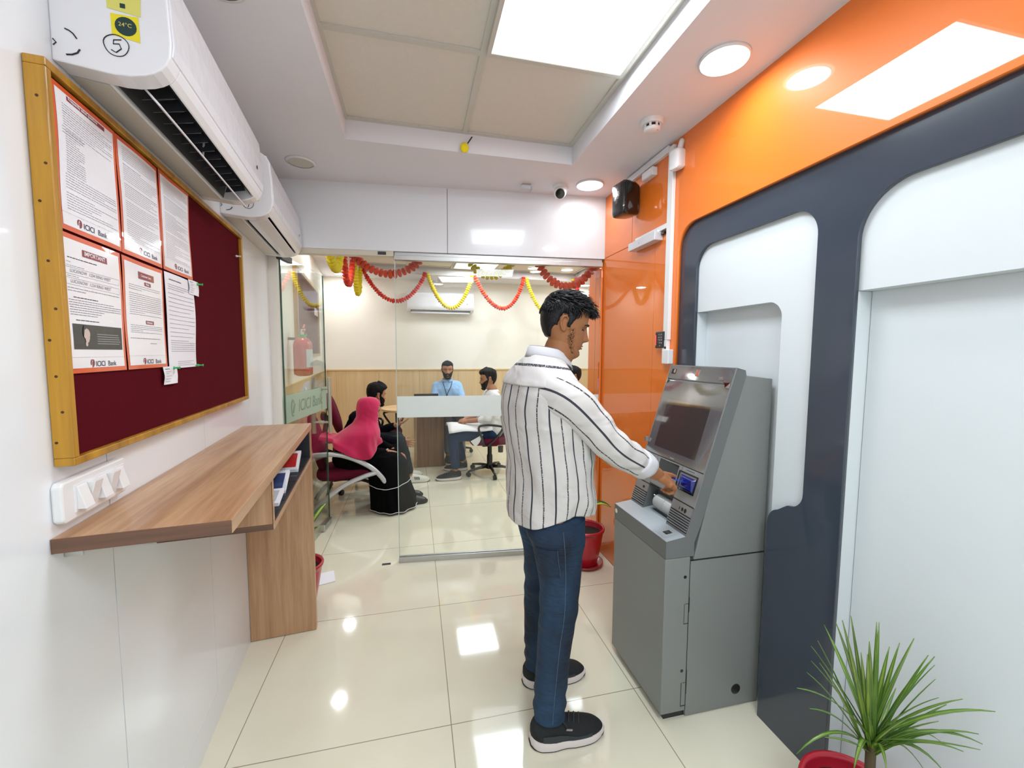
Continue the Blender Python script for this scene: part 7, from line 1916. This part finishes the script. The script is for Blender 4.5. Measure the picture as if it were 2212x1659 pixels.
for i, (dz, cx, cy, rf, rb, ry) in enumerate(LI):
    row = []
    low = sstep(-0.12, -0.43, dz)
    for j in range(NJ):
        t_ = 2*pi*j/NJ; c, s = cos(t_), sin(t_)
        rx = rf if c > 0 else rb
        wv = 1+low*(0.075*sin(7*t_+1.3+dz*9)+0.04*sin(13*t_+dz*14)+0.04*noise.noise(Vector((c*3, s*3, dz*5))))+0.03*noise.noise(Vector((c*2.5, s*2.5, dz*14+c*3)))+0.008*sin(dz*120+c*8)*sstep(0.06, 0.0, dz)*sstep(-0.16, -0.08, dz)
        x = cx+rx*c*wv; y = cy+ry*s*wv; z = dz
        # uneven hem: short over the chest and back-left, long on the near side
        side = -s
        hem = -0.02*max(0, side)**1.2 - 0.215*max(0, -c)**1.4 - 0.15*max(0, c)**1.5 - 0.10*max(0, -side)
        z += low*(-hem)*1.0*low
        # cloth pulled back towards the chair
        x -= low*0.035*max(0, -c)
        if dz > -0.10 and c > 0.55: x = min(x, cx+0.104)
        row.append(hc+V3(x*cos(0.29)-y*sin(0.29), x*sin(0.29)+y*cos(0.29), z))
    rr.append(row)
V_ = [p for r in rr for p in r]; F_ = []
for i in range(len(rr)-1):
    dz = LI[i][0]
    for j in range(NJ):
        t_ = 2*pi*(j+0.5)/NJ; d_ = math.degrees(min(t_, 2*pi-t_))
        if -0.095 < dz < 0.055 and d_ < 50-14*abs(dz+0.01)/0.06: continue        # face opening
        F_.append((i*NJ+j, i*NJ+(j+1) % NJ, (i+1)*NJ+(j+1) % NJ, (i+1)*NJ+j))
hj.add(V_, F_)
ho = obj('hijab', hj, M_PINK, B_p, smooth=True, recalc=False)
sd = ho.modifiers.new('thickness', 'SOLIDIFY'); sd.thickness = 0.004; sd.offset = 0
# ------------------------------------------------------------------ loose pieces become parts of their own
def split_loose(o, name):
    me = o.data; n = len(me.vertices); par = list(range(n))
    def find(a):
        while par[a] != a: par[a] = par[par[a]]; a = par[a]
        return a
    for e in me.edges:
        a, b = find(e.vertices[0]), find(e.vertices[1])
        if a != b: par[a] = b
    groups = {}
    for p in me.polygons: groups.setdefault(find(p.vertices[0]), []).append(p)
    if len(groups) < 2: o.name = name; return
    for g in groups.values():
        idx = {}; V = []; F = []
        for p in g:
            for v in p.vertices:
                if v not in idx: idx[v] = len(V); V.append(me.vertices[v].co.copy())
            F.append([idx[v] for v in p.vertices])
        nm = bpy.data.meshes.new(name); nm.from_pydata([tuple(v) for v in V], [], F)
        for m in me.materials: nm.materials.append(m)
        nm.polygons.foreach_set('material_index', [p.material_index for p in g]); nm.polygons.foreach_set('use_smooth', [p.use_smooth for p in g]); nm.update()
        q = bpy.data.objects.new(name, nm); COL.objects.link(q); q.parent = o.parent; q.matrix_basis = o.matrix_basis.copy()
        for md in o.modifiers:
            if md.type == 'BEVEL':
                b2 = q.modifiers.new('bevel', 'BEVEL'); b2.width = md.width; b2.segments = 2; b2.limit_method = 'ANGLE'; b2.angle_limit = md.angle_limit
    bpy.data.objects.remove(o)
SPLIT = {'marker_writing': 'marker_writing', 'maroon_print': 'maroon_print', 'vent_louvres': 'vent_louvre', 'lower_panel': 'lower_panel', 'control_panel': 'control_panel', 'slot_plates': 'slot_plate', 'rear_view_mirrors': 'mirror', 'sockets': 'socket', 'vent_gap': 'vent_backing', 'edge_trim': 'edge_trim',
         'eyeballs': 'eyeball', 'irises': 'iris', 'eyebrows': 'eyebrow', 'lips': 'lip', 'flap_arms': 'flap_arm', 'picture_face': 'picture_shape', 'cross_bar': 'cross_bar', 'lining_joints': 'lining_joint', 'white_piping': 'white_piping', 'glass_edge': 'glass_edge', 'pivot_fitting': 'pivot_fitting', 'lever': 'lever', 'socks': 'sock', 'scanner_lens': 'scanner_lens'}
for o in [x for x in bpy.data.objects if x.type == 'MESH' and x.name.split('.')[0] in SPLIT]:
    split_loose(o, SPLIT[o.name.split('.')[0]])

# ------------------------------------------------------------------ pieces of a part hang on that part
NEST = {'caster': 'base', 'adjuster_knob': 'back_support', 'lever_pot': 'mechanism', 'display': 'screen_surround', 'mirror': 'header_strip', 'camera_window': 'header_strip', 'camera_lens': 'header_strip', 'brand_plate': 'header_strip', 'red_emblem': 'header_strip',
        'scanner_lens': 'scanner_plate', 'scanner_window': 'scanner_plate', 'reader_surround': 'card_reader', 'reader_lip': 'card_reader', 'shutter_frame': 'cash_shutter', 'lock_barrel': 'patch_fitting', 'socket_holes': 'socket_face', 'inner_frame': 'cover_plate', 'rocker_switch': 'cover_plate',
        'cover_screw': 'front_cover', 'flap_arm': 'flap', 'vanes': 'outlet_lining', 'sticker_text': 'yellow_sticker', 'round_print': 'yellow_sticker', 'label_print': 'pale_label', 'pocket_stitching': 'jeans', 'back_pocket': 'jeans', 'side_seam_stitching': 'jeans', 'rolled_cuff': 'shirt', 'yoke': 'shirt', 'yoke_seam': 'shirt', 'collar': 'shirt', 'collar_piping': 'shirt',
        'shirt_tail': 'shirt', 'shirt_corner': 'shirt', 'lens_window': 'housing', 'logo_dot': 'housing', 'status_light': 'housing', 'key_symbols': 'housing', 'lens': 'housing', 'knot': 'frame_stile', 'front_grille': 'cabinet', 'picture_shape': 'picture_panel', 'picture_hair': 'picture_panel', 'picture_caption': 'picture_panel', 'acrylic_divider': 'box_lining', 'lining_joint': 'box_lining',
        'embossed_mark': 'magnet_body', 'pin_shaft': 'pin_head', 'lever': 'valve', 'lock_keeper': 'transom_cover', 'leg_foot': 'leg', 'duct_label': 'vertical_duct'}
for o in [x for x in bpy.data.objects if x.type == 'MESH' and x.parent is not None and x.parent.parent is None]:
    k = NEST.get(o.name.split('.')[0])
    if not k: continue
    c = [q for q in o.parent.children if q.name.split('.')[0] == k and q is not o]
    if c: o.parent = c[0]
